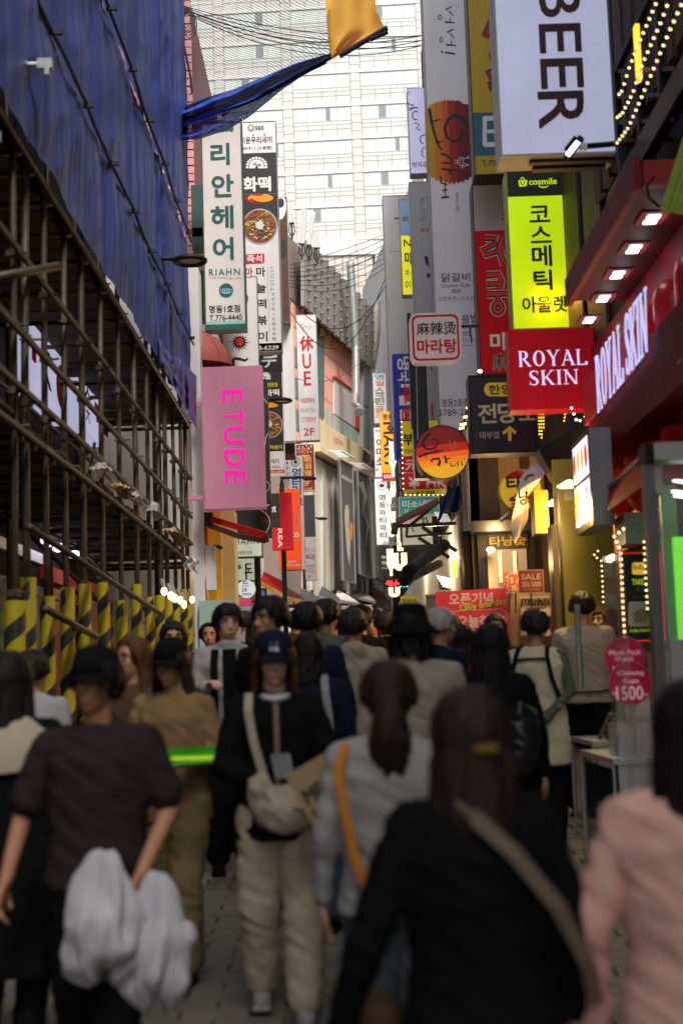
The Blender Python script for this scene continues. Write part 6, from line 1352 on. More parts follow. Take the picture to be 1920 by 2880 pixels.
MB().box((P(1506, 1500, 14).x, 14, P(1500, 1500, 14).z), (P(1545, 1500, 14).x, 14.3, P(1500, 1380, 14).z)).build('glowing_side_wall', mat('amber_glow_wall', (.5, .28, .03), .5, .2, 3, emit=.03), it)  # the shop's amber glow is put into this wall's colour and emission
plamp('amber_shop_light', (1.95, 11.6, 3.15), 60, (1, .66, .2), .1); plamp('amber_shop_light', (2.2, 13.6, 3.3), 45, (1, .55, .16), .1); plamp('bar_light', (1.9, 17.2, 3.6), 45, (1, .6, .25), .1); plamp('added_warm_light', (1.45, 22, 3.7), 40, (1, .7, .4), .1); plamp('added_warm_light', (1.4, 29, 4.2), 45, (1, .75, .45), .1); plamp('added_warm_light', (-1.9, 27, 4.0), 45, (1, .8, .5), .1)  # the last three, along the shopfronts, are added only for warmth
for k, (x, y, Y) in enumerate(((1600, 1366, 12.4), (1562, 1417, 13))):
    c = P(x, y, Y); tag(MB().rings([[c + V((r * math.cos(a), r * math.sin(a), z)) for a in [q * math.tau / 16 for q in range(16)]] for r, z in ((.02, .05), (.11, 0), (.1, -.012), (.01, -.012))]).build('pendant_lamp', M['bulb_small'], loc=c), ('right of two flat warm pendant lamps under the dark eave', 'left of two flat warm pendant lamps under the dark eave')[k], 'lamp')
# led strings as dotted lines
def dots(name, label, pts, X=None, Y=None, step=.045, r=.011, mt='bulb_small', cat='string lights', group=None):
    w = [PX(*p, X) if X else P(*p, Y) for p in pts]; t = thing(name, label, cat, w[0], group); MB().tube(w, .004, 4).build('wire', M['dark_steel'], t)
    m = MB(); acc = 0
    for a, b in zip(w, w[1:]):
        L = (b - a).length; d = acc
        while d < L: c = lerp(a, b, d / L); m.ell(c, (r, r, r), 6, 4); d += step
        acc = d - L
    m.build('lights', M[mt], t, kind='stuff')
dots('led_string', 'bright dotted led string running down beside the red edged menu board', [(1752, 1488), (1726, 1508), (1738, 1536), (1745, 1560), (1750, 1700), (1756, 1800)], Y=10.6)
dots('led_string', 'fainter dotted led reflection built as a string down the olive glass', [(1680, 1550), (1668, 1562), (1690, 1578), (1693, 1640), (1700, 1800), (1708, 1910)], Y=12.4, r=.008)  # solid dots and wire stand in for a reflection in the glass
dots('led_string', 'dotted led string in front of the menu board lettering', [(1810, 1524), (1815, 1640), (1820, 1725)], Y=10.5, r=.009)
# menu board
s = Sign('takeout_menu_board', 'black menu board with gold badge, lime TAKE OUT words and chicken picture', 1752, 1556, 1860, 1800, 11.0, M['print_black'], .05, cat='menu board', frame=mat('red_glow', (.8, .02, .01), .4, emit=.5), fw=.008)
F = s.F; m = MB(); F.poly(m, rrect(1776, 1582, 1850, 1616, 6), .005); s.ink(m, mat('badge_gold', (.85, .5, .06), .4, .05, 2, emit=.4), 'badge')
m = MB(); F.text(m, 'bb.q', 1780, 1588, 1832, 1606, .02, lift=.009); s.ink(m, M['brown_ink']); m = MB(); F.text(m, 'TAKE OUT', 1776, 1628, 1842, 1644, .05); s.ink(m, mat('lime_ink', (.5, .65, .02), .5, emit=.3))
m = MB(); F.text(m, '可以打包', 1786, 1651, 1842, 1664, .0); F.text(m, 'テイクアウト', 1779, 1672, 1846, 1684, 0); s.ink(m, mat('grey_ink', (.3, .27, .22), .5)); m = MB(); F.poly(m, rrect(1765, 1692, 1850, 1762, 8), .005); s.ink(m, M['white_panel'], 'picture')
m = MB(); [F.oval(m, 1800 + RND.uniform(-22, 22), 1732 + RND.uniform(-14, 14), 11, 8, .009 + k * .0008, 9) for k in range(9)]; s.ink(m, mat('fried', (.55, .38, .2), .6, .3, 30), 'picture')
m = MB(); F.text(m, 'Golden Olive Half and', 1770, 1768, 1846, 1777, .02); s.ink(m, M['lime_ink'])
# hood
tag(MB().box((P(1756, 1500, 10.9).x, 10.9, P(1780, 1528, 10.9).z), (P(1815, 1500, 10.9).x, 11.3, P(1780, 1442, 10.9).z)).build('metal_hood', M['galvanised'], loc=P(1780, 1528, 10.9)), 'dull steel hood box below the red cloth awning', 'hood')
# two-screen light box
XB = 1.98; t = thing('chicken_light_box', 'grey two panel light box showing fried chicken and the words CHICKEN and BEER', 'sign', PX(1640, 1480, XB))
pts = [(1600, 1246), (1656, 1216), (1672, 1474), (1621, 1508)]; w = [PX(*q, XB) for q in pts]; ya, yb = w[0].y, w[1].y; zt_, zb_ = (w[0].z + w[1].z) / 2, (w[2].z + w[3].z) / 2
ya, yb = max(ya, w[3].y) - .1, min(yb, w[2].y) + .05
MB().box((XB, yb, zb_), (XB + .17, ya, zt_)).build('box', mat('box_grey', (.3, .3, .31), .45, .08, 3, stain=.2), t)
def scr(u, v, o=.006): return V((XB - o, lerp(ya, yb, u), lerp(zt_, zb_, v)))
def sq(nm, mt, u0, v0, u1, v1, o=.006): return MB().add([scr(u0, v0, o), scr(u0, v1, o), scr(u1, v1, o), scr(u1, v0, o)], [(0, 1, 2, 3)]).build(nm, mt, t)
sq('bezel', M['black_paint'], 0, 0, 1, 1, .004); mat('screen_white', (.75, .68, .82), .3, .05, 1, emit=.9)
sq('screen', M['screen_white'], .08, .06, .94, .46); sq('screen', M['screen_white'], .08, .5, .94, .92)
for k, (u, mt) in enumerate(((.12, 'chicken_red'), (.33, 'chicken_gold'), (.55, 'chicken_gold'), (.76, 'chicken_red'))):
    mat('chicken_red', (.35, .07, .01), .5, .5, 40, emit=.5); mat('chicken_gold', (.75, .33, .03), .5, .5, 40, emit=.6)
    m = MB(); m.add([scr(u + .08 + .075 * math.cos(a), .26 + .13 * math.sin(a), .012) for a in [q * math.tau / 14 for q in range(14)]], [tuple(range(14))]); m.build('food_picture', MATS[mt], t)
sq('badge', M['badge_gold'], .12, .56, .44, .86, .012)
FS = Face(lambda u, v: scr(u, v, .016), (-1, 0, 0)); m = MB(); FS.text(m, 'bb.q', .15, .66, .42, .76, .04, quad=[(.15, .66), (.42, .66), (.42, .76), (.15, .76)]); FS.text(m, 'CHICKEN & BEER', 0, 0, 1, 1, .02, quad=[(.48, .57), (.92, .57), (.92, .66), (.48, .66)]); FS.text(m, '2F', 0, 0, 1, 1, .05, quad=[(.6, .72), (.78, .72), (.78, .84), (.6, .84)]); m.build('lettering', M['red_ink'], t)
# eave of black cloth and icicle lights near it
tag(MB().prism([P(1512, 1265, 13.2), P(1606, 1210, 12.6), P(1606, 1320, 12.9), P(1560, 1345, 13.2)], (0, .3, 0)).build('black_eave', M['black_ink'], loc=P(1560, 1280, 13)), 'torn black eave cloth left of the chicken light box', 'eave')
for k in range(4): dots('icicle_light', ('first golden icicle light string hanging below the royal skin box', 'second golden icicle light string hanging below the royal skin box', 'third golden icicle light string hanging below the royal skin box', 'rightmost golden icicle light string hanging by the red shop wall')[k], [((1515, 1521, 1527, 1588)[k], 1165), ((1516, 1522, 1528, 1584)[k], (1230, 1238, 1210, 1190)[k])], Y=14.5, step=.035, r=.008, mt='amber_glow')
dots('white_light_string', 'cool white light string sagging under the red box sign', [(1606, 1148), (1622, 1188), (1640, 1176), (1664, 1148)], Y=13.5, step=.06, r=.012, mt='led_white')
# --- glass booth at the right edge
gb = thing('glass_shop_booth', 'white framed glass shop corner with green lit panel at the right edge', 'shop', (2.3, 8.6, gz(8)))
mat('booth_white', (.5, .47, .44), .4, .08, 2); mat('clear_glass', (.75, .8, .8), .04, 0, 1); 
bgl = MATS['clear_glass'].node_tree.nodes['Principled BSDF']; bgl.inputs['Alpha'].default_value = .16
mat('green_lit', (.15, .75, .01), .4, .15, 1.2, emit=.75); mat('green_dim', (.03, .13, .02), .4, .2, 1.2, emit=.15)
x0 = P(1838, 1265, 8).x
MB().box((x0, 8, P(1880, 1292, 8).z), (3.2, 8.2, P(1880, 1243, 8).z)).build('header', M['booth_white'], gb)
MB().box((x0 - .05, 8.0, P(1840, 1302, 8).z), (x0 - .002, 8.22, P(1840, 1246, 8).z)).build('header_end', M['black_paint'], gb)
MB().box((x0 - .06, 8.02, gz(8)), (x0 - .002, 8.12, P(1840, 1304, 8).z)).build('post', mat('alu', (.2, .19, .18), .4, .15, 4, metal=.6), gb)
MB().box((x0 + .004, 8.04, P(1840, 1385, 8).z), (x0 + .045, 8.12, P(1840, 1308, 8).z)).build('sensor', M['booth_white'], gb)
MB().box((x0 + .03, 8.03, P(1850, 1960, 8).z), (x0 + .1, 8.12, P(1850, 1800, 8).z)).build('handle', M['booth_white'], gb)
MB().box((x0, 8.06, gz(8) + .05), (3.2, 8.07, P(1840, 1296, 8).z)).build('glass', M['clear_glass'], gb)
MB().box((P(1862, 1500, 9).x, 9, P(1900, 1800, 9).z), (P(1905, 1500, 9).x, 9.05, P(1900, 1365, 9).z)).build('green_panel', M['green_dim'], gb)
MB().box((P(1892, 1500, 8.9).x, 8.9, P(1900, 1800, 8.9).z), (3.0, 8.95, P(1900, 1510, 8.9).z)).build('green_panel', M['green_lit'], gb)
for k, (x, y) in enumerate(((1896, 1352), (1892, 1382), (1898, 1394))): MB().bar(P(x, y, 8.7), P(x + 60, y + 8, 8.9), .03, .012).build('tube_light', M['led_white'], gb)
MB().box((x0 + .08, 8.4, gz(8)), (3, 8.9, P(1880, 1830, 8.5).z)).build('white_cabinet', M['booth_white'], gb)
MB().box((x0 - .16, 8.3, gz(8) + .3), (x0 - .15, 8.9, P(1830, 1540, 8.3).z)).build('side_glass', M['clear_glass'], gb)
# round pink price stickers
for k, (cx, cy, r, Y, rows_, lb_) in enumerate(((1756, 1849, 58, 8.75, (('Mask Pack', 1712, 1828, 1800, 1842), ('10 pcs', 1728, 1846, 1778, 1862), ('1000', 1722, 1874, 1770, 1890)), 'upper round crimson price sticker reading Mask Pack 10 pcs'), (1771, 1921, 61, 8.65, (('Cleansing', 1735, 1886, 1808, 1902), ('Foam', 1753, 1908, 1794, 1922), ('1500', 1732, 1930, 1806, 1968), ('All', 1720, 1946, 1732, 1954), ('KRW', 1808, 1950, 1822, 1956)), 'lower round crimson price sticker reading Cleansing Foam 1500'))):
    k_ = Y / 4000; c = P(cx, cy, Y); t = thing('price_sticker', lb_, 'sticker', c, 'round crimson price stickers'); 
    MB().disc(c, r * k_, n=40, th=.004).build('rim', mat('pink_rim', (.6, .2, .26), .5), t); MB().disc(c + V((0, -.002, 0)), (r - 2) * k_, n=40, th=.002).build('disc', mat('crimson', (.42, .006, .06), .45, .05, 2, emit=.1), t)
    m = MB(); F = front(Y - .004)
    for (tx, a, b, c_, d) in rows_: F.text(m, tx, a, b, c_, d, .02)
    m.build('lettering', mat('pink_ink', (.85, .6, .66), .5, emit=.15), t)
    MB().bar(c + V((.02, .02, r * k_ - .2)), c + V((.02, .02, -1.0)), .012).build('stem', M['booth_white'], t)
# --- display counters
def counter(x0, y0, w, d, h, label, g):
    z = gz(y0); t = thing('display_counter', label, 'counter', (x0 + w / 2, y0 + d / 2, z), g)
    MB().box((x0, y0, z + .06), (x0 + w, y0 + .02, z + h)).build('front_panel', M['booth_white'], t); MB().box((x0 - .01, y0 - .01, z + h), (x0 + w + .01, y0 + d + .01, z + h + .035)).build('top', M['booth_white'], t)
    MB().box((x0, y0 + .022, z + .06), (x0 + .015, y0 + d, z + h - .03)).build('side_pane', M['glass_dark'], t)
    m = MB()
    for (a, b) in ((0, 0), (0, d - .03)): m.box((x0 - .012, y0 + b, z + .04), (x0 + .02, y0 + b + .03, z + h - .001))
    m.box((x0 - .014, y0 + .03, z + .04), (x0 + .02, y0 + d - .03, z + .07)); m.build('side_frame', M['booth_white'], t)
    for (a, b) in ((.05, .05), (w - .05, .05), (.05, d - .05), (w - .05, d - .05)): MB().tube([(x0 + a - .02, y0 + b, z + .035), (x0 + a + .02, y0 + b, z + .035)], .033, 10).build('caster', M['black_paint'], t)
    return t
counter(1.73, 10.1, .62, 1.0, .66, 'white glass sided display counter on casters, behind the nearer one', 'white display counters outside the shop')
counter(1.58, 8.55, .75, 1.2, .72, 'nearer white display counter under the clear acrylic boxes', 'white display counters outside the shop')
mat('acrylic', (.85, .8, .84), .08, 0, 1); MATS['acrylic'].node_tree.nodes['Principled BSDF'].inputs['Alpha'].default_value = .35
for k, (x, y, w, h, lb_) in enumerate(((1.64, 8.75, .22, .2, 'left clear acrylic box on the nearer counter'), (1.90, 8.7, .3, .17, 'wide clear acrylic box on the nearer counter'), (1.80, 9.3, .35, .34, 'tall clear acrylic box standing behind the other two'))):
    z = gz(8.55) + .755; t = thing('acrylic_box', lb_, 'box', (x + w / 2, y + .15, z), 'clear acrylic boxes on the counter')
    m = MB(); [m.box(a, b) for a, b in (((x, y, z), (x + .006, y + .3, z + h)), ((x + w - .006, y, z), (x + w, y + .3, z + h)), ((x + .007, y, z), (x + w - .007, y + .006, z + h)), ((x + .007, y + .294, z), (x + w - .007, y + .3, z + h)))]; m.build('wall', M['acrylic'], t)
    MB().box((x + .008, y + .008, z), (x + w - .008, y + .29, z + .01)).build('bottom', M['booth_white'], t)
    for q in range(4): MB().box((x + .02 + q * w / 4.6, y + .03, z + .011), (x + .05 + q * w / 4.6, y + .2, z + h * .7)).build('packet', mat('packet_pink', (.6, .3, .36), .4, .3, 6) if q % 2 else M['mint_panel'], t)
for k in range(9):
    x = 1.80 + .052 * k; y = 10.25 + .02 * (k % 3); z = gz(10.1) + .7
    t = thing('mask_packet', ('leftmost', 'second', 'third', 'fourth', 'middle', 'sixth', 'seventh', 'eighth', 'rightmost')[k] + ' dark foil packet in the leaning row on the far counter', 'packet', (x, y, z), 'foil packets on the counter')
    MB().prism([(x, y, z), (x + .012, y, z), (x + .10, y + .03, z + .17), (x + .088, y + .03, z + .17)], (0, .13, 0)).build('pouch', mat('foil_dark', (.09, .07, .065), .25, .4, 9, metal=.4), t)
    MB().prism([(x + .089, y + .01, z + .172), (x + .099, y + .01, z + .172), (x + .107, y + .01, z + .186), (x + .097, y + .01, z + .186)], (0, .13, 0)).build('seal', M['grey_trim'], t)
# --- flood lamp on a long arm
t = thing('flood_lamp', 'small lit flood lamp on a long black arm below the beer box', 'lamp', P(1612, 415, 10.4))
Y = 10.4; MB().tube([P(1640, 412, Y), P(1960, 384, Y + .1)], .022, 10).build('arm', M['black_paint'], t, smooth=True)
rot = Matrix.Rotation(math.radians(-50), 3, 'Y'); c = P(1611, 424, Y)
MB().obox(c + V((.01, .02, .03)), (.17, .12, .05), rot).obox(c + V((.0, .05, .07)), (.12, .05, .05), rot).build('housing', M['black_paint'], t); MB().obox(c + V((-.012, -.045, .0)), (.13, .012, .034), rot).build('lens', mat('flood_white', (.8, .78, 1), .3, 0, 1, emit=5.), t)
MB().obox(c + V((.075, -.02, .02)), (.05, .04, .05)).build('yoke', M['galvanised'], t)
# --- black balcony frame with bulb strings
bf = thing('black_balcony_frame', 'black steel balcony frame slanting down the top right corner', 'frame', (2.4, 11, 6))
XF = 2.35
m = MB(); m.bar(PX(1722, 582, XF), PX(1960, 160, XF), .09, .2); m.build('edge_beam', M['black_paint'], bf)
m = MB(); m.bar(PX(1733, 200, XF), PX(1850, -60, XF), .05); m.bar(PX(1733, 200, XF), PX(1742, 420, XF), .05); m.bar(PX(1792, 90, XF), PX(1805, 400, XF), .06); m.bar(PX(1850, -60, XF), PX(1862, 260, XF), .06); m.build('upright', M['black_paint'], bf)
m = MB()
for k in range(3): m.bar(PX(1738, 200 + k * 72, XF), PX(1900, 200 + k * 72 - 8, XF), .03)
m.bar(PX(1745, 400, XF), PX(1760, 545, XF), .08); m.build('cross_rail', M['black_paint'], bf)
mat('dim_brick', (.09, .06, .045), .8, .4, 8, stain=.4)
for k in range(9): MB().box((RN - .06, 9.6 + k * .42, 6.3), (RN - .01, 9.9 + k * .42, 9)).build('wall_slat', M['dim_brick'], bf)
for k, pts in enumerate((([(1852, -10), (1800, 110), (1768, 190), (1748, 255), (1735, 270)]), ([(1884, -10), (1858, 60), (1805, 180), (1778, 262), (1748, 320), (1732, 332)]), ([(1925, -10), (1880, 90), (1838, 190), (1800, 280), (1765, 360), (1734, 402)]), ([(1746, 508), (1734, 530), (1722, 555), (1716, 568)]))):
    dots('bulb_string', ('leftmost warm bulb string running down the black balcony frame', 'middle warm bulb string running down the black balcony frame', 'rightmost warm bulb string running down the black balcony frame', 'short warm bulb string on the end of the black edge beam')[k], pts, X=2.2, step=.1, r=.010, mt='bulb_small', group='bulb strings on the balcony frame')
c = PX(1795, 110, 2.3); tag(MB().box((2.28, c.y, c.z - .3), (2.31, c.y + .08, c.z + .12)).build('neon_strip', mat('neon_amber', (1, .5, .02), .4, emit=1.2), loc=c), 'amber neon strip behind the balcony uprights', 'lamp')
# lime louvre at the right edge
lv = thing('lime_louvre_sign', 'ribbed lime green sign edge cut by the right border', 'sign', P(1900, 500, 9.4))
m = MB()
for k in range(5): a, b = P(1866 + k * 15, 592 + k * 3, 8.95), P(1930 + k * 15, 390 + k * 3, 8.9); MB().bar(a, b, .038, .05).build('rib', M['lime_paint'], lv)
tag(MB().tube([P(1838, 495, 9.1), P(1818, 520, 9.1), P(1822, 555, 9.1), P(1850, 580, 9.1), P(1885, 590, 9.1)], .01, 6).build('loose_cable', M['black_paint'], loc=P(1850, 550, 9.1)), 'loose black cable looping in front of the red canopy end', 'cable')
tag(MB().box((P(1915, 1060, 9).x, 9, P(1915, 1060, 9).z), (3, 9.1, P(1915, 1010, 9).z)).build('lime_block', M['lime_paint'], loc=P(1918, 1060, 9)), 'small lime green block at the right border beside the red wall', 'sign')
# ================================================================ CABLES AND ANTENNAS
cg = 'black cables over the street'
def cable(label, a, b, sag, ya, yb, r=.012, n=24):
    pts = []
    for i in range(n + 1):
        f = i / n; p = lerp(P(*a, ya), P(*b, yb), f); p.z -= sag * 4 * f * (1 - f); pts.append(p)
    tag(MB().tube(pts, r, 5, cap=False).build('cable', M['black_paint'], loc=pts[0]), label, 'cable', cg)
top_l = 'cable in the bundle running from the tarpaulin corner to the tall grey sign'
for k in range(6): cable(('topmost', 'second', 'third', 'fourth', 'fifth', 'lowest')[k] + ' cable of the bundle from the tarpaulin corner to the tall grey sign', (510, 15 + k * 3), (1186, 100 + (k % 3) * 14), .18 + .045 * k, 21, 22.5, .008)
for k in range(8):
    a = (790 + k * 2, 752 + k * 7); b = (1092, 655 + k * 13); cable(('topmost', 'second', 'third', 'fourth', 'fifth', 'sixth', 'seventh', 'lowest')[k] + ' cable fanning from the food photo sign to the grey box sign', a, b, .05 + .05 * (k % 4) + .02 * k, 30, 31.5, .007)
cable('long cable drooping across the salmon building front', (790, 800), (1096, 780), 1.1, 30.5, 31.5, .010)
cable('second long cable drooping across the salmon building front', (792, 830), (1090, 760), 1.5, 30.5, 31.5, .010)
cable('thin cable dipping low before the cream fascia', (796, 1050), (1060, 960), .6, 31, 42, .008)
t = thing('cable_coil', 'tangle of looped black cable hanging beside the tarpaulin corner', 'cable', P(525, 50, 20.9))
m = MB()
for k in range(5): m.tube([P(x, y, 20.9 + .02 * k) for x, y in arc(526 + k * 2, 50 + k * 5, 10 + k * 2.4, 28 + k * 2, 0, 360, 20)], .008, 5, cap=False)
m.build('loop', M['black_paint'], t); MB().tube([P(512, 20, 20.9), P(516, 120, 20.9), P(536, 215, 20.9), P(540, 262, 20.9)], .02, 6).build('hanging_tail', M['black_paint'], t)
for k, (x0, y0, x1, y1, w) in enumerate(((856, 591, 848, 686, 18), (882, 598, 868, 690, 12), (812, 583, 820, 628, 16), (888, 655, 890, 698, 20))):
    p, q = P(x0, y0, 42), P(x1, y1, 42); t = thing('cell_antenna', ('tallest pale grey panel antenna on the roof left of the cables', 'slimmer leaning panel antenna right of the tallest one', 'small antenna box tucked beside the food photo sign', 'short wide antenna box low on the cream roof')[k], 'antenna', q, 'rooftop panel antennas')
    MB().bar(p, q, w * 42 / 4000, .2).build('panel', mat('antenna_grey', (.5, .5, .5), .5, .05), t); MB().bar(q, q + V((0, 0, -.5)), .06).build('mast', M['dark_steel'], t); m = MB(); [m.tube([q + V((.04 * e, 0, 0)), q + V((.06 * e, .05, -.25)), q + V((0, 0, -.45))], .018, 5) for e in (-1.5, 0, 1.5)]; m.build('cable_tail', M['black_paint'], t)
# bulbs clipped to the last scaffold bay
for k, (x, y) in enumerate(((462, 1663), (480, 1675), (486, 1679), (493, 1683), (507, 1688), (518, 1700), (540, 1686))):
    c = PX(x, y, SX + .2); t = thing('bulb_holder', ('first', 'second', 'third', 'fourth', 'fifth', 'lowest', 'farthest')[k] + ' clear bulb hanging from the low brace of the scaffolding', 'bulb', c, 'bulbs on the scaffold brace')
    MB().ell(c, (.035, .035, .05), 10, 8).build('glass_bulb', M['bulb_small'], t, smooth=True); MB().tube([c + V((0, 0, .04)), c + V((-.03, 0, .14))], .022, 8).build('socket', mat('socket_grey', (.35, .33, .3), .5), t)
# lit letter panels behind the scaffold
XL = -3.1
def vsign(label, x0, y0, x1, y1, x2, y2, x3, y3, deco):
    q = [PX(x0, y0, XL), PX(x1, y1, XL), PX(x2, y2, XL), PX(x3, y3, XL)]; t = thing('scaffold_side_sign', label, 'sign', q[3], 'lit white signs seen through the scaffolding')
    ya, yb = q[0].y, q[1].y; zt, zb = (q[0].z + q[1].z) / 2, (q[2].z + q[3].z) / 2
    MB().box((XL - .2, ya, zb), (XL, yb, zt)).build('panel', lit('cool_panel', (.52, .54, .78), .45), t)
    FF = Face(lambda u, v: V((XL + .001, lerp(ya, yb, u), lerp(zt, zb, v))), (1, 0, 0))
    for kind, box, mt in deco:
        m = MB(); a, b, c_, d = box
        if kind == 'oval': FF.poly(m, [(a + (c_ - a) / 2 * (1 + math.cos(x)), b + (d - b) / 2 * (1 + math.sin(x))) for x in [k * math.tau / 24 for k in range(24)]])
        elif kind == 'half': FF.poly(m, [(a + (c_ - a) / 2 * (1 + math.cos(x)), b + (d - b) / 2 * (1 + math.sin(x))) for x in [math.pi / 2 + k * math.pi / 16 for k in range(17)]], .009)
        elif kind == 'flag': FF.poly(m, [(a, b), ((a + c_) / 2, b + .02), (c_, b - .01), (c_, d - .01), ((a + c_) / 2, d + .02), (a, d)])
        else: FF.text(m, kind, 0, 0, 1, 1, .04, quad=[(a, b), (c_, b), (c_, d), (a, d)])
        m.build('lettering' if len(kind) < 3 else 'emblem', mt, t)
vsign('nearest lit white sign behind the scaffold, with black letter K and red blue oval', 88, 905, 188, 1000, 188, 1190, 88, 1110, (('K', (.25, .22, .52, .72), M['black_ink']), ('oval', (.66, .2, 1.0, .85), M['blue_ink']), ('half', (.66, .2, .95, .85), M['red_ink']), ('flag', (.0, .35, .12, .55), M['red_ink'])))
vsign('farther lit white sign behind the scaffold, with thin black strokes and red flag', 222, 1015, 288, 1072, 288, 1250, 222, 1195, (('ㅊ', (.2, .2, .45, .5), M['black_ink']), ('天', (.25, .6, .42, .85), M['black_ink']), ('flag', (.62, .4, .85, .62), M['red_ink'])))
# green snack packet carried low: see people
# ================================================================ PEOPLE
JOBS = []      # meshes whose separate swellings are fused into one continuous skin at the end
def fused(mb, name, m, parent, vox, wr=0., fr=(1, 1, 1), smooth=2, ridge=0., label=None):
    o = mb.build(name, m, parent)
    r = o.modifiers.new('fuse', 'REMESH'); r.mode = 'VOXEL'; r.voxel_size = vox; r.adaptivity = 0; r.use_smooth_shade = True
    if smooth: q = o.modifiers.new('soften', 'SMOOTH'); q.factor = .6; q.iterations = smooth
    JOBS.append((o, wr, fr, ridge, RND.uniform(0, 99)))
    if label: o['label'] = label
    return o
for nm, c in dict(skin_fair=(.55, .3, .19), skin_tan=(.5, .24, .14), skin_pale=(.72, .43, .3)).items(): 
    m_ = mat(nm, c, .5, .06, 20, spec=.35); m_.node_tree.nodes['Principled BSDF'].inputs['Subsurface Weight'].default_value = .08; m_.node_tree.nodes['Principled BSDF'].inputs['Subsurface Radius'].default_value = (.02, .008, .004)
mat('hair_black', (.012, .010, .010), .55, .4, 30, stretch=(1, 1, .08), bump=.6, spec=.18); mat('hair_brown', (.036, .023, .018), .5, .5, 30, stretch=(1, 1, .08), bump=.6, spec=.18); mat('hair_auburn', (.11, .045, .018), .5, .5, 30, stretch=(1, 1, .08), bump=.6, spec=.18); mat('hair_white', (.42, .38, .36), .5, .3, 30, stretch=(1, 1, .08), bump=.6, spec=.18)
def cloth(name, c, rough=.85, var=.14, s=7): 
    m = mat('cloth_' + name, c, rough, var, s, bump=.35, spec=.06); m.node_tree.nodes['Principled BSDF'].inputs['Sheen Weight'].default_value = .0; return m
CL = {k: cloth(k, c) for k, c in dict(charcoal=(.036, .025, .026), black=(.008, .008, .009), cream=(.36, .32, .25), tan=(.26, .16, .075), khaki=(.2, .145, .07), grey=(.32, .31, .33), navy=(.012, .014, .035), beige=(.68, .56, .40), white=(.62, .6, .64), sage=(.1, .12, .085), olive=(.12, .13, .06), rose=(.86, .5, .42), maroon=(.12, .01, .02), brown=(.09, .05, .03), pale_grey=(.38, .36, .36), stone=(.42, .36, .27), orange=(.6, .22, .03), denim=(.05, .07, .11), blue=(.03, .1, .3), steel=(.12, .14, .15)).items()}
mat('eye_white', (.6, .56, .52), .2, .02); mat('iris_dark', (.015, .01, .008), .1, .02); mat('lip', (.42, .11, .09), .45, .05)
mat('leather_black', (.02, .018, .018), .3, .2, 6, bump=.2)

def Rz(a): return Matrix.Rotation(math.radians(a), 3, 'Z')
def Rx(a): return Matrix.Rotation(math.radians(a), 3, 'X')
def hand(mb, w, d, n, side, curl=.5):
    """palm from the wrist along d, back of the hand towards n, four bent fingers and a thumb on the given side"""
    d = V(d).normalized(); n = (V(n) - d * V(n).dot(d)).normalized(); s = d.cross(n) * side
    p0, p1 = w + d * .015, w + d * .088
    for k in (-1, -.33, .33, 1): mb.capsule(p0 + s * .017 * k, p1 + s * .028 * k, .016, .0135, 8)
    for k, L in ((-1, .064), (-.35, .076), (.33, .082), (1, .074)):
        b = p1 + s * .0275 * k; c = curl * 1.1
        d1 = (d * math.cos(c * .6) - n * math.sin(c * .6)); d2 = (d * math.cos(c * 1.5) - n * math.sin(c * 1.5)); d3 = (d * math.cos(c * 2.2) - n * math.sin(c * 2.2))
        q1 = b + d1 * L * .48; q2 = q1 + d2 * L * .32; q3 = q2 + d3 * L * .2
        mb.capsule(b, q1, .0098, .009, 8).capsule(q1, q2, .009, .0085, 8).capsule(q2, q3, .0085, .0075, 8)
    t0 = w + d * .028 + s * .026; t1 = t0 + (s * .8 + d * .75 - n * .35).normalized() * .042; t2 = t1 + (s * .2 + d * .95 - n * .35).normalized() * .032
    mb.capsule(t0, t1, .0135, .0115, 8).capsule(t1, t2, .0115, .009, 8)
ARM_REST = ((.245, .03, 1.12), (.265, -.05, .88))
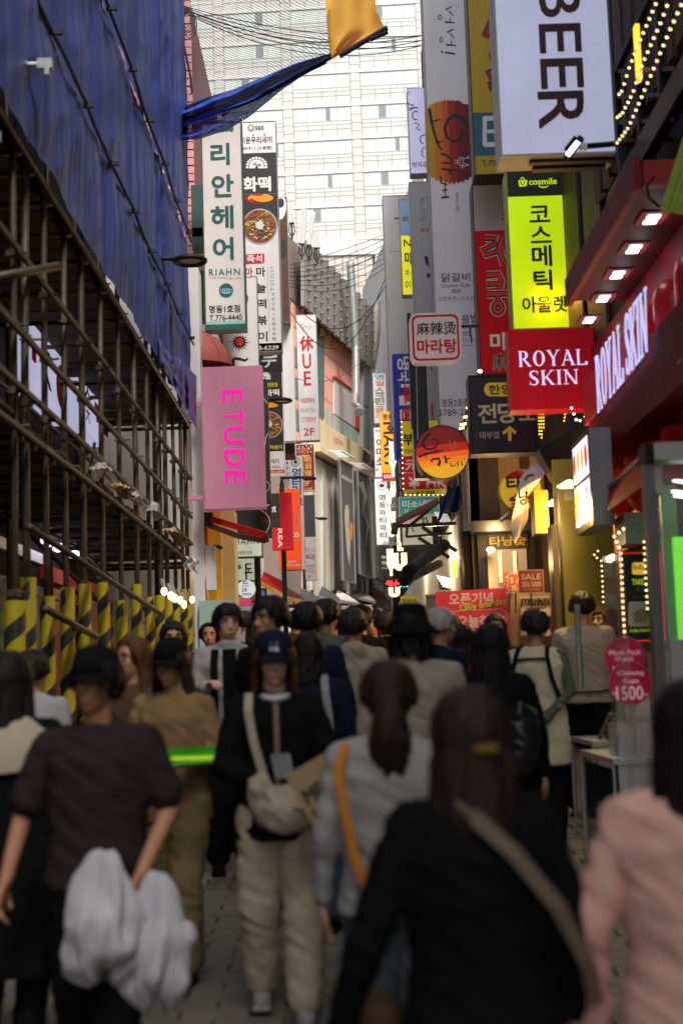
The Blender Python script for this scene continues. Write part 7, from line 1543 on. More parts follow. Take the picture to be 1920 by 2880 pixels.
def person(label, px, py, Y, face=0, head=(0, 0), skin='skin_fair', hair='hair_black', style='short', top=('charcoal', 'tee'), legs='black', arms=(None, None), stride=.0, cap=None, vox=None, build=1., glasses=False, mask=None, shoes='black', lean=0., hair_end=None, fringe=58, collar=None, hoodie=False, hmin=1.5, hmax=1.9, group='people walking up and down the street'):
    g = gz(Y); ht = P(px, py, Y); h = min(max(ht.z - g - (.02 if not cap else .03), hmin), hmax); S = h / 1.72; X = ht.x
    root = thing('person', label, 'person', (X, Y, g), group); R3 = Rz(face)
    W = V((X, Y, g))
    LN = Rx(lean)
    def tr(p, up=True):
        p = V(p)
        if up and lean and p.z > .93: q = V((p.x, p.y, p.z - .93)); q = LN @ q; p = V((q.x, q.y, q.z + .93))
        return W + R3 @ (p * S)
    vox = vox or (.0075 if Y < 7 else .010)
    def emit_(mb, name, m, v=None, **k):
        mb.v = [tr(p) for p in mb.v]; return fused(mb, name, m, root, (v or vox) * S, **k)
    def plain(mb, name, m, sm=True, par=None):
        mb.v = [tr(p) for p in mb.v]; return mb.build(name, m, par or root, smooth=sm)
    HM = Matrix.Translation((0, .005, 1.50)) @ (Rz(head[0]) @ Rx(head[1])).to_4x4() @ Matrix.Translation((0, -.005, -1.50))
    def hm(mb, i0=0):
        for i in range(i0, len(mb.v)): mb.v[i] = HM @ mb.v[i]
        return mb
    # ---- body
    A = []
    for sgn, a in zip((-1, 1), arms):
        e, w = a[:2] if a else ARM_REST
        ex, wx = (e[0] * sgn if not (a and len(a) > 4) else e[0]), (w[0] * sgn if not (a and len(a) > 4) else w[0])
        cur = a[2] if a and len(a) > 2 else .45
        A.append((V((.165 * sgn * build, .012, 1.388)), V((ex * (1 if abs(ex) > .5 else 1), e[1], e[2])), V((wx, w[1], w[2])), cur, a[3] if a and len(a) > 3 else None))
    Lg = []
    for sgn in (-1, 1):
        st = stride * sgn
        hip = V((.088 * sgn, 0, .9)); knee = V((.095 * sgn, -.03 - st * .55 - abs(st) * .1, .50)); ank = V((.095 * sgn, .02 - st * 1.0 + (.0 if st > 0 else .06), .085 + (.0 if st > 0 else abs(st) * .25)))
        Lg.append((hip, knee, ank))
    b = MB()
    b.ell((0, .012, 1.625), (.074, .092, .094), 20, 14); b.ell((0, -.022, 1.562), (.056, .066, .07), 18, 12); b.ell((0, -.058, 1.515), (.026, .024, .02), 12, 8)
    b.capsule((0, -.088, 1.612), (0, -.102, 1.578), .008, .0125, 10); b.ell((0, -.094, 1.573), (.0175, .012, .009), 10, 6)
    b.capsule((-.035, -.066, 1.635), (.035, -.066, 1.635), .014, .014, 10)
    for s_ in (-1, 1):
        b.ell((.038 * s_, -.056, 1.582), (.022, .02, .022), 10, 8); b.ell((.079 * s_, .012, 1.595), (.011, .021, .033), 10, 8)
    b.ell((0, -.082, 1.542), (.024, .012, .0085), 12, 6); b.ell((0, -.083, 1.532), (.02, .012, .008), 12, 6)
    hm(b)
    b.capsule((0, .02, 1.42), HM @ V((0, .015, 1.55)), .056, .052, 14)
    b.rings([[(rx * math.cos(t) * build, ry * math.sin(t) + .012, z) for t in [k * math.tau / 20 for k in range(20)]] for z, rx, ry in ((.86, .12, .09), (.93, .14, .1), (1.05, .115, .085), (1.2, .13, .09), (1.32, .14, .09), (1.40, .12, .07), (1.44, .07, .055))])
    for (s_, e, w, cur, nrm), sgn in zip(A, (-1, 1)):
        b.capsule(s_, e, .042, .036, 12).capsule(e, w, .037, .026, 12)
        d = (w - e).normalized(); n = V(nrm) if nrm else V((sgn, 0, 0)) if abs(d.z) > .5 else V((0, 0, 1))
        if abs(d.dot(n)) > .95: n = V((0, -1, 0))
        hand(b, w, d, n, (-1 if sgn > 0 else 1) * (1 if abs(d.z) > .5 else -1), cur)
    for hip, knee, ank in Lg: b.capsule(hip, knee, .07, .05, 12).capsule(knee, ank, .048, .035, 12)
    bo = emit_(b, 'body', MATS[skin], smooth=2)
    # ---- face details
    for s_ in (-1, 1):
        plain(hm(MB().ell((.031 * s_, -.0705, 1.607), (.0135, .009, .0065), 10, 6)), 'eye', M['eye_white'], par=None)
        plain(hm(MB().ell((.031 * s_, -.0775, 1.607), (.0062, .004, .0062), 10, 6)), 'iris', M['iris_dark'])
        plain(hm(MB().tube([(.046 * s_, -.069, 1.611), (.031 * s_, -.081, 1.617), (.018 * s_, -.077, 1.611)], [.0012, .0022, .0012], 6)), 'lash', M['iris_dark'])
        plain(hm(MB().tube([(.053 * s_, -.070, 1.632), (.036 * s_, -.0825, 1.6385), (.014 * s_, -.083, 1.634)], [.0018, .0042, .0035], 6)), 'eyebrow', MATS[hair])
    plain(hm(MB().tube([(-.023, -.086, 1.538), (-.01, -.0945, 1.5405), (0, -.0955, 1.5385), (.01, -.0945, 1.5405), (.023, -.086, 1.538)], [.0015, .0042, .0045, .0042, .0015], 8)), 'lips', M['lip'])
    if glasses:
        g_ = MB()
        for s_ in (-1, 1): g_.tube([(.033 * s_ + .025 * math.cos(a), -.091, 1.606 + .021 * math.sin(a)) for a in [k * math.tau / 20 for k in range(21)]], .0018, 6, cap=False); g_.tube([(.058 * s_, -.088, 1.61), (.078 * s_, -.02, 1.61), (.08 * s_, .02, 1.6)], .0018, 6)
        g_.tube([(-.008, -.092, 1.61), (.008, -.092, 1.61)], .0018, 6); plain(hm(g_), 'glasses', M['black_paint'])
    if mask: mk = MB().ell((0, -.046, 1.548), (.062, .068, .048), 20, 12); plain(hm(mk), 'face_mask', CL[mask])
    # ---- hair
    hb = MB(); rr = random.Random(int(px * 7 + py)); hc = V((0, .012, 1.612)); R_ = V((.086, .104, .110)) * (1.06 if Y < 5 else 1)
    if style != 'none':
        hb.ell(hc + V((0, .012, .012)), (.079, .094, .098), 18, 12)
        end = hair_end or {'short': 1.545, 'long': 1.22, 'bob': 1.42, 'pony': 1.52, 'bun': 1.53}[style]
        N = 74
        for k in range(N):
            phi = (k + rr.uniform(-.4, .4)) / N * 360        # 0 is the face side
            f = min(phi, 360 - phi)
            th_end = fringe + rr.uniform(-6, 8) if f < 42 else (lerp(fringe + 6, 100, (f - 42) / 25) if f < 67 else 104)
            pts = []
            for j in range(8):
                th = math.radians(lerp(4, th_end, j / 7)); ph = math.radians(phi + 4 * math.sin(j * .9 + k))
                e = 1 + (.12 if style == 'short' else .05) * rr.random() * math.sin(th) + (.05 if style == 'short' else .03) * math.sin(th)
                pts.append(hc + V((R_.x * math.sin(th) * math.sin(ph) * e, -R_.y * math.sin(th) * math.cos(ph) * e, R_.z * math.cos(th) * e)))
            if f >= 67 and (style in ('long', 'bob') or f > 80):
                p = pts[-1]; zE = end + rr.uniform(-.03, .03)
                if style in ('short', 'pony', 'bun'): zE = max(end, 1.54) + (0 if f > 120 else .03)
                n_ = 6 if p.z - zE > .15 else 2; sp = {'long': 1.28, 'bob': 1.12}.get(style, .8)
                for j in range(1, n_ + 1):
                    t = j / n_; q = V((lerp(p.x, p.x * sp, t) + .008 * math.sin(k + j), lerp(p.y, (p.y * .9 + .03) if style in ('long', 'bob') else p.y * .8, t), lerp(p.z, zE, t))); pts.append(q)
            r0 = .0155 if style != 'short' else .014; hb.tube(pts, [r0 * (.6 if i == 0 else 1 - .55 * (i / (len(pts) - 1)) ** 2) for i in range(len(pts))], 6)
        if style == 'pony':
            hb.ell((0, .115, 1.60), (.03, .03, .03), 10, 8)
            for k in range(16):
                a = k * 2.4; r_ = .036 * math.sqrt(k / 16); hb.tube([(r_ * math.cos(a) * q, .125 + .035 * math.sin(j) + r_ * math.sin(a) * q, 1.60 - .07 * j) for j, q in zip(range(6), (.8, 1.5, 1.9, 1.9, 1.5, .6))], [.018, .022, .022, .02, .016, .006], 6)
        if style == 'bun': hb.ell((0, .11, 1.66), (.04, .04, .04), 12, 8)
        hm(hb); emit_(hb, 'hair', MATS[hair], v=min(vox, .0075), wr=.007, fr=(38, 38, 5), smooth=1)
        if style == 'pony': plain(hm(MB().tube([(-.03, .118, 1.585), (.03, .118, 1.585)], .008, 8)), 'hair_clip', M['gold_ink'])
        if Y < 14 and not cap or style in ('long', 'bob'):
            sb = MB()
            for k in range(170 if Y < 8 else 80):
                phi = rr.uniform(0, 360); f = min(phi, 360 - phi); lim = fringe + 6 if f < 48 else 102
                a0 = rr.uniform(8, lim * .75); a1 = min(lim, a0 + rr.uniform(25, 50)); pts = []; tw = rr.uniform(-14, 14); fl = rr.uniform(1.06, 1.24) if style == 'short' else rr.uniform(1.03, 1.1)
                for j in range(5):
                    t_ = j / 4; th = math.radians(lerp(a0, a1, t_)); p_ = math.radians(phi + tw * t_); e = lerp(1.02, fl, t_)
                    pts.append(hc + V((R_.x * math.sin(th) * math.sin(p_) * e, -R_.y * math.sin(th) * math.cos(p_) * e, R_.z * math.cos(th) * e)))
                if cap: pts = [q for q in pts if q.z < 1.62]
                if len(pts) > 1 and style in ('long', 'bob') and f > 70 and a1 > 85: pts += [V((pts[-1].x * (1.02 + .25 * t_) + rr.uniform(-.01, .01), pts[-1].y, lerp(pts[-1].z, end + rr.uniform(-.06, .05), t_))) for t_ in (.35, .7, 1.)]
                if len(pts) > 1: sb.tube(pts, [.0036] * (len(pts) - 1) + [.001], 4)
            if sb.v: plain(hm(sb), 'loose_strands', MATS[hair])
    if cap:
        cc, kind = cap; c_ = MB(); z0 = 1.648 if kind != 'bucket' else 1.64
        if kind == 'bucket':
            prof = ((.165, -.055), (.16, -.045), (.105, .0), (.1, .02), (.09, .085), (.055, .1), (.002, .103))
        else: prof = ((.094, -.012), (.097, .0), (.098, .03), (.088, .065), (.064, .09), (.03, .103), (.002, .106))
        c_.rings([[(r * math.cos(t) * .93, r * math.sin(t) * (1.1 if kind != 'bucket' else 1.05) + .012, z0 + z) for t in [k * math.tau / 32 for k in range(32)]] for r, z in prof])
        crown = plain(hm(c_), 'cap' if kind != 'bucket' else 'bucket_hat', CL[cc])
        if kind == 'ball':
            br = MB(); top_ = []; bot_ = []
            n_ = 14
            rs = []
            for lay in (0, .006):
                for j in (0, 1):
                    rs.append([(math.sin(a) * (.088 + .008 * j), -(.09 + (.075 * math.cos(a * .9) if j else 0)) * (math.cos(a) * .8 + .2) + .012 if not j else -(.095 + .068 * math.cos(a) ** .8) + .012 if abs(a) < 1.5 else -.03, z0 - .006 - lay + (-.022 * abs(math.sin(a)) ** 2) + (.012 * 0) - .018 * j) for a in [lerp(-1.25, 1.25, k / n_) for k in range(n_ + 1)]])
            br.rings([rs[0], rs[1], rs[3], rs[2], rs[0]], cap=False, closed=False); plain(hm(br), 'brim', CL[cc], par=None)
    # ---- top garment
    tc, kind = top[:2]; long_ = {'tee': .86, 'shirt': .84, 'jacket': .80, 'hoodie': .84, 'coat': .42, 'vest': .62, 'sweater': .85}[kind]; loose = {'tee': 1.12, 'shirt': 1.12, 'jacket': 1.22, 'hoodie': 1.2, 'coat': 1.25, 'vest': 1.22, 'sweater': 1.16}[kind] * build
    t = MB()
    prof = [(long_, .168, .128), ((long_ + .93) / 2, .165, .125), (.93, .158, .12), (1.05, .142, .112), (1.2, .152, .118), (1.32, .165, .118), (1.395, .15, .092), (1.435, .098, .075), (1.458, .068, .066)]
    if kind == 'coat': prof[0] = (long_, .215, .17); prof[1] = (.68, .19, .15)
    t.rings([[(rx * loose * math.cos(a), ry * loose * math.sin(a) + .014, z) for a in [k * math.tau / 28 for k in range(28)]] for z, rx, ry in prof])
    ra = {'tee': .060, 'shirt': .056, 'jacket': .064, 'hoodie': .064, 'coat': .066, 'vest': .05, 'sweater': .062}[kind]
    sl = MB() if kind == 'vest' else t
    for (s_, e, w, cur, nrm) in A:
        t.capsule(s_ * 1 + V((-s_.x * .35, 0, -.01)), s_, ra * .8, ra * 1.02, 14)
        t.capsule((s_.x * .25, .02, 1.422), s_, .05, ra * .98, 12)
        if kind == 'tee': t.capsule(s_, lerp(s_, e, .78), ra, ra * 1.2, 14)
        else: sl.capsule(s_, e, ra, ra * .82, 14).capsule(e, lerp(e, w, .95), ra * .84, ra * .66, 14); sl.tube([lerp(e, w, .86), lerp(e, w, .97)], ra * .72, 12)
    if collar or kind in ('coat', 'jacket'): t.tube([(.062 * math.cos(a), .066 * math.sin(a) + .02, 1.462 + .01 * math.sin(a)) for a in [k * math.tau / 16 for k in range(17)]], .016, 8, cap=False)
    if hoodie or kind == 'hoodie':
        t.tube([(.088 * math.cos(a), .075 * math.sin(a) + .02, 1.455 - .012 * math.cos(a * 2)) for a in [k * math.tau / 16 for k in range(17)]], .028, 8, cap=False); t.ell((0, .115, 1.42), (.1, .05, .075), 14, 10)
    garment = {'tee': 't_shirt', 'shirt': 'shirt', 'jacket': 'jacket', 'hoodie': 'hoodie', 'coat': 'coat', 'vest': 'vest', 'sweater': 'sweater'}[kind]
    emit_(t, garment, CL[tc], v=max(vox * 1.25, .0105), wr=.008, fr=(7.5, 7.5, 4), smooth=6, ridge=.009)
    if kind == 'vest': emit_(sl, 'sleeves', CL[top[2]], v=max(vox * 1.2, .0105), wr=.01, fr=(9, 9, 7), smooth=2, ridge=.008)
    # ---- legs
    l = MB(); wide = 1.32 if kind != 'coat' else 1.
    l.ell((0, .01, .9), (.155, .115, .1), 18, 10)
    for hip, knee, ank in Lg: l.capsule(hip, knee, .088 * wide * .95, .072 * wide, 14).capsule(knee, ank + V((0, 0, .03)), .072 * wide, .062 * wide, 14)
    emit_(l, 'trousers', CL[legs], v=max(vox * 1.3, .011), wr=.007, fr=(8, 8, 3), smooth=4, ridge=.008)
    for hip, knee, ank in Lg:
        s_ = MB(); s_.ell(ank + V((0, -.055, -.045)), (.045, .125, .04), 14, 10); s_.ell(ank + V((0, .01, -.02)), (.042, .055, .06), 12, 8); s_.box(ank + V((-.043, -.17, -.086)), ank + V((.043, .07, -.066)))
        emit_(s_, 'shoe', CL[shoes], v=.009, smooth=2)
    root['_h'] = h
    return root, tr, A
def strap(name, m, tr, pts, w, parent, t_=.006):
    mb = MB(); pts = [tr(p) for p in pts]
    for a, b_ in zip(pts, pts[1:]): mb.bar(a, b_ + (b_ - a) * .04, w, t_, up=(0, 1, 0) if abs((b_ - a).normalized().z) > .6 else (0, 0, 1))
    return mb.build(name, m, parent)
def body_line(a0, a1, z0, z1, rx=.2, ry=.15, n=12):
    """points that run round the torso from angle a0 to a1 while the height goes z0 to z1 (0 is +x, 90 is the back)"""
    return [(rx * math.cos(math.radians(lerp(a0, a1, k / n))), .014 + ry * math.sin(math.radians(lerp(a0, a1, k / n))), lerp(z0, z1, k / n)) for k in range(n + 1)]

HOLD = ((.235, -.02, 1.14), (.08, -.25, 1.14), .9)
# -- the near figures
r, tr, A = person('man in a charcoal t-shirt and dark cap carrying white cloth bundles', 268, 1811, 5.0, face=-4, head=(-16, 0), skin='skin_tan', style='short', top=('charcoal', 'tee'), legs='black', arms=(((.29, .03, 1.12), (.33, -.05, .90), .5), ((.27, .02, 1.14), (.20, -.17, .93), 1.1)), cap=('black', 'ball'), stride=.16, build=1.12)
def bundle(name, label, cat, c, r_, m, seed, w=.07, vox=.012, fr=(5, 5, 4)):
    b = MB().ell(c, r_, 20, 14); rr = random.Random(seed)
    for k in range(5): b.ell(V(c) + V([rr.uniform(-.6, .6) * q for q in r_]), [q * rr.uniform(.35, .55) for q in r_], 12, 8)
    o = b.build(name, m, loc=c); tag(o, label, cat); q = o.modifiers.new('fuse', 'REMESH'); q.mode = 'VOXEL'; q.voxel_size = vox; q.use_smooth_shade = True; s_ = o.modifiers.new('soften', 'SMOOTH'); s_.iterations = 4; s_.factor = .6
    JOBS.append((o, w * .35, fr, w * .4, seed)); return o
def drape(name, label, c, R0, H, seed, top_w=.25):
    rr = random.Random(seed); ph = [rr.uniform(0, 6.28) for _ in range(4)]; rs = []
    for j in range(41):
        v = j / 40; rad = R0 * (top_w + (1 - top_w) * min(1, (v * 1.9)) ** .7) * (1 - .75 * max(0, (v - .78) / .22) ** 2.2)
        row = []
        for k in range(96):
            a = k * math.tau / 96; ca, sa = math.cos(a), math.sin(a); f = 1 + .34 * noise.noise(V((ca * 1.2 + seed, sa * 1.2, v * 2.4))) + .22 * noise.noise(V((ca * 3 + v, sa * 3 + seed, v * 1.6))) - .16 * abs(noise.noise(V((ca * 4 + v * 2, sa * 4 + seed, v * 2.2)))) + .05 * noise.noise(V((ca * 9, sa * 9 + seed, v * 6)))
            row.append(c + V((rad * f * math.cos(a) * 1.05, rad * f * .75 * math.sin(a), H * (.5 - v) + .03 * math.sin(2 * a + ph[3]) * v + .02 * noise.noise(V((a * 2, seed, v * 3))))))
        rs.append(row)
    return tag(MB().rings(rs).build(name, CL['white'], smooth=True, loc=c), label, 'cloth')
drape('cloth_bundle', 'white cloth bundle hanging from the hand of the man in the dark cap, left one', P(288, 2570, 4.75), .135, .40, 3)
drape('cloth_bundle', 'longer white cloth bundle hanging lower, right of the first one', P(438, 2640, 4.82), .115, .42, 8)
tag(bundle('white_tag_box', 'x', 'x', P(520, 2635, 4.8), (.045, .03, .055), CL['white'], 12, .02), 'small white packet sticking out of the right cloth bundle', 'packet')
r, tr, A = person('woman with long black hair and a cream shawl cut by the left border', 28, 1825, 5.6, face=170, style='long', hair_end=1.12, top=('black', 'coat'), legs='black', build=1.05)
sh = MB().rings([[tr((rx * math.cos(a), ry * math.sin(a) + .014, z + .01 * math.sin(a * 3))) for a in [k * math.tau / 28 for k in range(28)]] for z, rx, ry in ((1.24, .255, .185), (1.30, .25, .18), (1.38, .225, .15), (1.43, .14, .11), (1.46, .085, .085))], cap=False); sh.build('shawl', CL['stone'], r, smooth=True)
r, tr, A = person('person in a pale jacket with thin dark bag strap, half hidden at left', 95, 1822, 7.6, face=165, style='short', top=('grey', 'jacket'), legs='black')
strap('bag_strap', CL['black'], tr, body_line(30, 150, 1.44, 1.0, .205, .155), .02, r)
person('brown haired woman glancing left just behind the man in the dark cap', 372, 1785, 7.4, face=-20, head=(-25, 0), hair='hair_auburn', style='long', top=('brown', 'jacket'), legs='black', skin='skin_tan', fringe=44)
person('woman in a tan jacket and black cap holding a green packet', 482, 1790, 6.9, face=-12, head=(-8, 6), hair='hair_brown', style='long', top=('tan', 'jacket'), legs='khaki', skin='skin_tan', cap=('black', 'ball'), arms=(HOLD, ((.25, -.02, 1.13), (.12, -.26, 1.12), .8)), stride=.14)
c = P(556, 2128, 6.45); gp = thing('green_packet', 'bright green snack packet held out by the woman in the tan jacket', 'packet', c)
m = MB(); m.grid(lambda u, v: c + V((lerp(-.15, .15, u), .018 * math.sin(math.pi * v) * math.sin(math.pi * u) - .02, lerp(-.035, .035, v) + .01 * u)), 12, 6); m.build('pouch', mat('packet_green', (.06, .55, .03), .35, .35, 18, emit=.04), gp, smooth=True)  # slight glow put into the packet colour to keep it bright
MB().grid(lambda u, v: c + V((lerp(-.15, .15, u), .03, lerp(-.035, .035, v) + .01 * u)), 2, 2).build('back', MATS['packet_green'], gp); MB().box(c + V((-.12, -.03, -.012)), c + V((.09, -.026, .004))).build('yellow_band', M['lime_ink'], gp)
person('woman with long dark hair and a black face mask beside the striped poles', 487, 1742, 9.6, face=10, style='long', top=('black', 'jacket'), legs='black', mask='black')
person('older man with a bare forehead in a black coat far behind on the left', 589, 1748, 12.6, face=0, skin='skin_tan', style='short', fringe=36, top=('black', 'coat'), legs='black')
r, tr, A = person('young man with glasses in a pale grey hooded jacket', 640, 1693, 9.4, face=6, head=(8, 4), style='short', fringe=66, top=('pale_grey', 'hoodie'), legs='black', glasses=True, skin='skin_pale', arms=(((.24, 0, 1.14), (.14, -.2, 1.2), .9), None))
strap('bag_strap', CL['black'], tr, [(-.09, -.12, 1.43), (-.1, -.152, 1.35), (-.1, -.165, 1.2), (-.1, -.16, 1.02)], .05, r); strap('inner_shirt', CL['black'], tr, [(.0, -.13, 1.43), (.0, -.152, 1.3), (0, -.153, 1.15), (0, -.15, .98)], .09, r)
strap('hood_cord', CL['black'], tr, [(-.035, -.15, 1.42), (-.035, -.172, 1.3), (-.035, -.172, 1.24)], .01, r)
person('tall young man with tousled black hair looking down to the left', 760, 1671, 8.4, face=-25, head=(-20, 8), style='short', fringe=62, top=('black', 'jacket'), legs='black', skin='skin_tan', hmax=1.88)
# cap woman
ARMS7 = (((.25, -.03, 1.13), (.11, -.24, 1.08), .9), ((.27, -.03, 1.12), (.16, -.25, 1.10), .9))
r, tr, A = person('woman in a navy cap, black jacket and wide beige trousers holding a phone', 768, 1770, 6.2, face=4, head=(0, 4), hair='hair_auburn', style='long', hair_end=1.24, top=('black', 'jacket'), legs='beige', skin='skin_pale', cap=('navy', 'ball'), arms=ARMS7, stride=.12, shoes='pale_grey', fringe=50)
nk = MB().tube([tr((.062 * math.cos(a), -.012 + .085 * math.sin(a), 1.432 + .012 * abs(math.cos(a)))) for a in [math.radians(lerp(200, 340, k / 10)) for k in range(11)]], .016, 8); nk.build('white_top', CL['white'], r, smooth=True)
strap('inner_top', mat('blush', (.22, .13, .11), .8), tr, [(0, -.118, 1.415), (0, -.145, 1.36), (0, -.163, 1.28), (0, -.160, 1.1), (0, -.165, .95)], .022, r)
strap('bag_strap', CL['stone'], tr, [(-.12, -.1, 1.46), (-.125, -.165, 1.38), (-.105, -.185, 1.25), (-.07, -.185, 1.12), (-.03, -.2, 1.0), (.02, -.21, .9)], .035, r)
# cap badge
bd = MB(); hmx = Matrix.Translation((0, .005, 1.50)) @ Rx(4).to_4x4() @ Matrix.Translation((0, -.005, -1.50))
for tx, dx in (('N', 0), ('Y', .001)):
    vs, fs = glyph(tx, 0); o = len(bd.v); bd.v += [tr(hmx @ V(((u - .5) * .036 + dx, -.1015 + .012 * w, 1.672 + (w - .5) * .036 + (.004 if tx == 'Y' else 0)))) for u, w in vs]; bd.f += [tuple(i + o for i in f) for f in fs]
bd.build('cap_badge', M['white_ink'], r)
pw = (tr(A[0][2]) + tr(A[1][2])) / 2 + V((.0, -.09, .05))
ph = thing('mobile_phone', 'mobile phone held in both hands by the woman in the navy cap', 'phone', pw); MB().obox(pw, (.075, .15, .009), Rz(10) @ Rx(35)).build('case', M['stone'] if 'stone' in M else CL['stone'], ph); MB().obox(pw + (Rz(10) @ Rx(35)) @ V((0, 0, .0055)), (.068, .14, .002), Rz(10) @ Rx(35)).build('screen', M['glass_dark'], ph)
# crescent bag
c = P(812, 2262, 5.85); bagt = thing('crescent_bag', 'cream crescent shoulder bag on the hip of the woman in the navy cap', 'bag', c)
b = MB()
for k in range(11):
    a = math.radians(lerp(170, 350, k / 10)); q = c + V((.10 * math.cos(a) * 1.25 + .01, .02 * math.sin(k), .08 * math.sin(a) + .05)); b.ell(q, (.052 + .025 * math.sin(math.pi * k / 10), .055, .06 + .03 * math.sin(math.pi * k / 10)), 14, 10)
b.ell(c + V((0, 0, .015)), (.12, .055, .07), 16, 10)
o = b.build('pouch', CL['stone'], bagt); q = o.modifiers.new('fuse', 'REMESH'); q.mode = 'VOXEL'; q.voxel_size = .009; q.use_smooth_shade = True; s_ = o.modifiers.new('soften', 'SMOOTH'); s_.iterations = 6; JOBS.append((o, .012, (9, 9, 7), .01, 5.))
MB().tube([c + V((-.12, -.04, .07)), c + V((-.05, -.062, .0)), c + V((.05, -.062, -.02)), c + V((.13, -.05, .0))], .004, 6).build('zip', M['dark_steel'], bagt)
# paper bag
c = P(905, 2235, 5.5); pb = thing('kraft_paper_bag', 'brown paper bag with dark printed letters tilted between the two women', 'bag', c)
rot = Matrix.Rotation(math.radians(-28), 3, 'Y'); MB().obox(c, (.17, .08, .26), rot).build('paper', mat('kraft', (.42, .28, .14), .8, .1, 5, bump=.3), pb)
FK = Face(lambda u, v: c + rot @ V((lerp(-.085, .085, u), -.041, lerp(.13, -.13, v))), (0, -1, 0)); m = MB(); FK.text(m, 'ME', 0, 0, 1, 1, .05, quad=[(.15, .3), (.6, .3), (.6, .52), (.15, .52)]); FK.text(m, 'LOVE', 0, 0, 1, 1, .05, quad=[(.15, .6), (.85, .6), (.85, .78), (.15, .78)]); m.build('lettering', M['black_ink'], pb)
# -- middle crowd
person('dark haired person seen from behind, left of the curly haired man', 862, 1688, 9.3, face=175, style='short', top=('navy', 'jacket'), legs='black')
person('curly haired man in a dusty green jacket turning right', 918, 1680, 10.6, face=150, style='short', top=('sage', 'jacket'), legs='black', skin='skin_tan')
r, tr, A = person('person in a navy jacket with a pale strap down the back', 868, 1772, 7.8, face=170, style='bob', top=('navy', 'jacket'), legs='denim', build=1.05)
strap('shoulder_strap', CL['grey'], tr, [(-.10, .08, 1.47), (-.12, .16, 1.38), (-.14, .175, 1.22), (-.15, .17, 1.0), (-.15, .18, .88)], .04, r)
person('man in a cream hooded sweatshirt seen squarely from behind', 990, 1706, 9.8, face=180, style='short', hair='hair_brown', top=('cream', 'hoodie'), legs='black', skin='skin_tan', build=1.1)
person('person in a black bucket hat and cream shirt seen from behind', 1150, 1692, 7.2, face=178, style='bob', hair_end=1.47, top=('cream', 'shirt'), legs='black', cap=('black', 'bucket'), build=1.3, hmax=1.84)
person('white haired man in a navy jacket looking right', 1236, 1704, 9.2, face=130, head=(-25, 0), style='short', hair='hair_white', top=('navy', 'jacket'), legs='black', skin='skin_tan')
person('person in a maroon jacket between the white haired man and the red banner', 1302, 1752, 10.2, face=160, style='bob', top=('maroon', 'jacket'), legs='black')
r, tr, A = person('woman with smooth black hair and black coat carrying a shiny black bag', 1376, 1748, 7.5, face=170, style='long', hair_end=1.3, top=('black', 'coat'), legs='black')
bundle('leather_bag', 'shiny black slouching bag under the arm of the black haired woman', 'bag', P(1462, 2080, 7.35), (.10, .08, .19), M['leather_black'], 21, .03)
# man in fleece vest with backpack straps
BACK = (((.25, .06, 1.14), (.08, .20, .93), .9, (0, 1, 0)), ((.25, .06, 1.14), (.06, .22, .92), .9, (0, 1, 0)))
r, tr, A = person('man in a long beige fleece vest with green sleeves, hands clasped behind him', 1500, 1708, 9.75, face=158, head=(28, 0), style='short', hair='hair_brown', top=('beige', 'vest', 'sage'), legs='black', arms=BACK, shoes='white', skin='skin_tan', build=1.1)
for sx in (-.1, .1): strap('backpack_strap', CL['black'], tr, [(sx, .0, 1.475), (sx * 1.05, .09, 1.45), (sx * 1.15, .145, 1.38), (sx * 1.5, .165, 1.22), (sx * 1.9, .12, 1.08)], .028, r, .012)
strap('cross_strap', CL['black'], tr, [(-.11, .155, 1.37), (.11, .155, 1.37)], .03, r, .012)
tag(MB().obox(tr((0, .27, .93)), (.22, .004, .10), Rz(20) @ Rx(20)).build('folded_leaflet', M['white_ink'], loc=tr((0, .27, .93))), 'folded white leaflet in the hands clasped behind the fleece vest', 'leaflet')
# worker
r, tr, A = person('shop worker in a cream t-shirt and black apron bending over the counter', 1634, 1660, 11.3, face=150, head=(25, 12), style='short', hair='hair_brown', top=('stone', 'tee'), legs='black', arms=(HOLD, HOLD), skin='skin_tan', build=1.2, group=None, hmax=1.85)
r.pop('group', None) if 'group' in r.keys() else None
strap('apron_tie', CL['black'], tr, [(-.19, .0, .96), (-.12, .15, .95), (.12, .15, .95), (.19, 0, .96)], .1, r)
person('woman with long fair brown hair beside the shop worker', 1692, 1702, 11.9, face=-60, hair='hair_auburn', style='long', top=('brown', 'sweater'), legs='black')
# ponytail woman
r, tr, A = person('woman with a brown ponytail and light grey shirt walking away', 1090, 1852, 4.7, face=178, style='pony', hair='hair_brown', top=('pale_grey', 'shirt'), legs='steel', build=1.15, stride=.1)
strap('orange_strap', CL['orange'], tr, [(.16, .06, 1.44), (.19, .13, 1.36), (.17, .165, 1.22), (.14, .18, 1.06), (.10, .19, .95)], .03, r, .01)
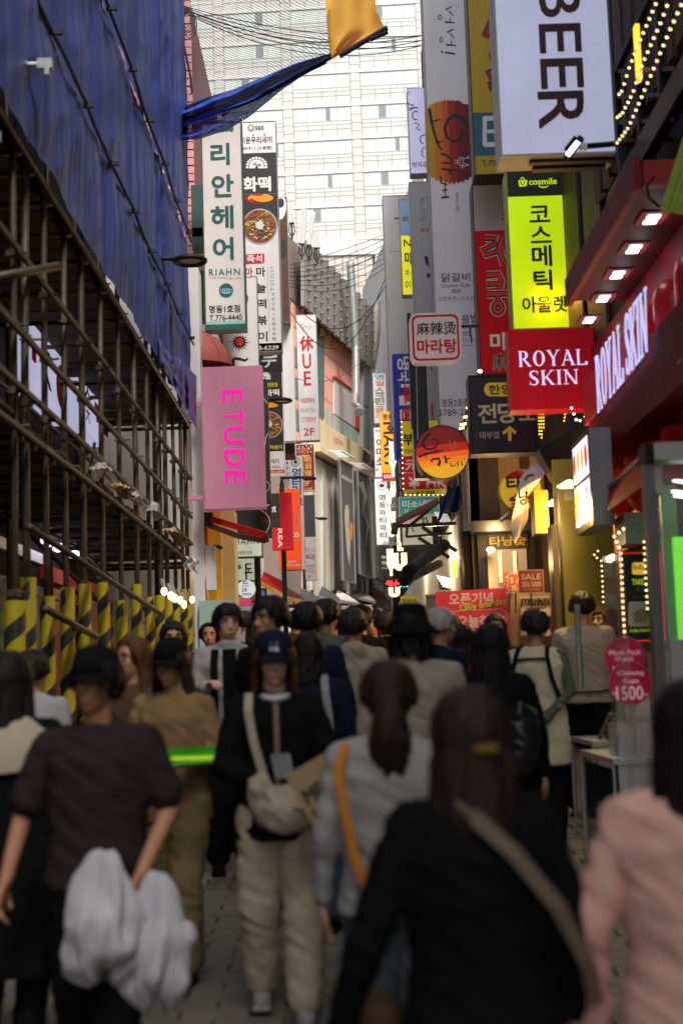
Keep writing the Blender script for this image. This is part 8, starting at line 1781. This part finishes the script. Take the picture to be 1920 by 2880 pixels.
# dark coat woman
r, tr, A = person('woman in a big dark coat with brown bobbed hair filling the front of the street', 1315, 1925, 3.35, face=186, style='bob', hair='hair_brown', hair_end=1.37, top=('black', 'coat'), legs='black', build=1.02, arms=(((.23, .05, 1.12), (.24, -.02, .90), .6), ((.30, .06, 1.10), (.36, -.02, .88), .6)), hmin=1.45, collar=True)
strap('tan_strap', mat('strap_tan', (.2, .14, .09), .7), tr, [(.07, .08, 1.475), (.03, .15, 1.42), (-.06, .19, 1.33), (-.16, .2, 1.2), (-.235, .16, 1.06), (-.27, .1, .95)], .034, r, .012)
MB().obox(tr((-.01, .152, 1.585)), (.05, .012, .016), Rz(6)).build('hair_clip', mat('clip_gold', (.3, .2, .02), .4, metal=.6), r)
bundle('leopard_bag', 'brown patterned bag at the hip of the dark coat woman, low in the frame', 'bag', P(1030, 2870, 3.5), (.09, .07, .08), mat('leopard', (.14, .07, .03), .7, .6, 22), 31, .02)
# pink coat woman
r, tr, A = person('woman in a rose pink coat with long black hair at the right edge', 1945, 1900, 3.3, face=168, style='long', hair_end=1.25, top=('rose', 'coat'), legs='black', build=1.12, arms=(None, ((.29, .03, 1.12), (.30, -.06, .87), .7)), shoes='white', hmin=1.5)
# far heads of the crowd
FAR = [(1012, 1700, 12.5, 'black', 'cap'), (1045, 1722, 14, 'brown', 'short'), (1078, 1716, 13.2, 'black', 'short'), (935, 1722, 15, 'cream', 'short'), (1178, 1716, 13, 'sage', 'bob'), (898, 1716, 16.5, 'grey', 'long'), (1002, 1720, 17, 'navy', 'short'), (1118, 1718, 18, 'tan', 'bob'), (965, 1712, 19.5, 'black', 'short'), (1062, 1708, 21, 'maroon', 'short'), (1030, 1704, 24, 'white', 'short'), (722, 1722, 13.5, 'black', 'bob'), (830, 1714, 14.5, 'brown', 'short'), (690, 1716, 16, 'grey', 'short'), (1146, 1706, 23, 'blue', 'short'), (910, 1706, 24, 'navy', 'bob'), (1215, 1722, 15, 'black', 'short'), (1390, 1722, 11.2, 'black', 'bob'), (1268, 1726, 12.4, 'navy', 'short'), (640, 1724, 18, 'black', 'long'), (860, 1704, 27, 'brown', 'short'), (990, 1700, 29, 'grey', 'bob'), (1088, 1700, 30, 'black', 'short')]
jc = dict(black='black', brown='brown', cream='cream', sage='dull green', grey='grey', navy='navy', tan='tan', maroon='maroon', white='white', blue='blue')
st_w = dict(short='short hair', bob='bobbed hair', long='long hair', cap='a dark cap')
for k, (x, y, Y, c, s_) in enumerate(FAR):
    near_ = min(((abs(x - q) , n) for q, n in ((640, 'the man with glasses'), (760, 'the tall young man'), (918, 'the curly haired man'), (990, 'the cream hooded man'), (1150, 'the bucket hat'), (1236, 'the white haired man'), (1376, 'the black haired woman'))))[1]
    depth = 'just behind' if Y < 15 else 'some way behind' if Y < 20 else 'far behind'
    tone = 'person in a %s jacket with %s, %s %s' % (jc[c], st_w[s_], depth, near_)
    person(tone, x, y, Y, face=RND.choice((0, 180, 175, 160, -10)), style='short' if s_ == 'cap' else s_, top=(c, 'jacket'), legs=RND.choice(('black', 'denim', 'khaki')), cap=('black', 'ball') if s_ == 'cap' else None, vox=.016, hair=RND.choice(('hair_black', 'hair_brown', 'hair_black')), group='people far up the street')

# ---------------------------------------------------------------- fuse all queued skins and press folds into the cloth
dg = bpy.context.evaluated_depsgraph_get()
import numpy as np
done = [bpy.data.meshes.new_from_object(j[0].evaluated_get(dg), depsgraph=dg) for j in JOBS]
for (o, wr, fr, ridge, seed), me in zip(JOBS, done):
    o.modifiers.clear(); old = o.data; m0 = old.materials[0]; o.data = me; me.name = o.name
    if not me.materials: me.materials.append(m0)
    bpy.data.meshes.remove(old)
    n = len(me.vertices); me.polygons.foreach_set('use_smooth', [True] * len(me.polygons))
    if wr and n:
        co = np.empty(n * 3); me.vertices.foreach_get('co', co); co = co.reshape(-1, 3)
        no = np.empty(n * 3); me.vertices.foreach_get('normal', no) if hasattr(me.vertices[0], 'normal') else None; no = no.reshape(-1, 3)
        p = co * np.array(fr) + seed
        d = np.zeros(n)
        for k, (a, f) in enumerate(((1., 1.), (.5, 2.3))):
            d += a * np.array([noise.noise(V(q)) for q in p * f])
        d *= wr
        if ridge: r_ = np.array([noise.noise(V(q)) for q in (co * np.array((9, 9, 15)) + np.stack([co[:, 2] * 6, co[:, 2] * -3, co[:, 0] * 7], 1) + seed)]); d += ridge * (.35 - np.abs(r_) * 1.6)
        co += no * d[:, None]; me.vertices.foreach_set('co', co.ravel()); me.update()
for o in SC.objects:
    if o.parent and o.name.split('.')[0] in ('filling', 'herbs', 'garlic', 'flowers', 'stud', 'loose_strands', 'bulb_row'): o['kind'] = 'stuff'
    for k_ in ('_w', '_h'):
        if k_ in o.keys(): del o[k_]
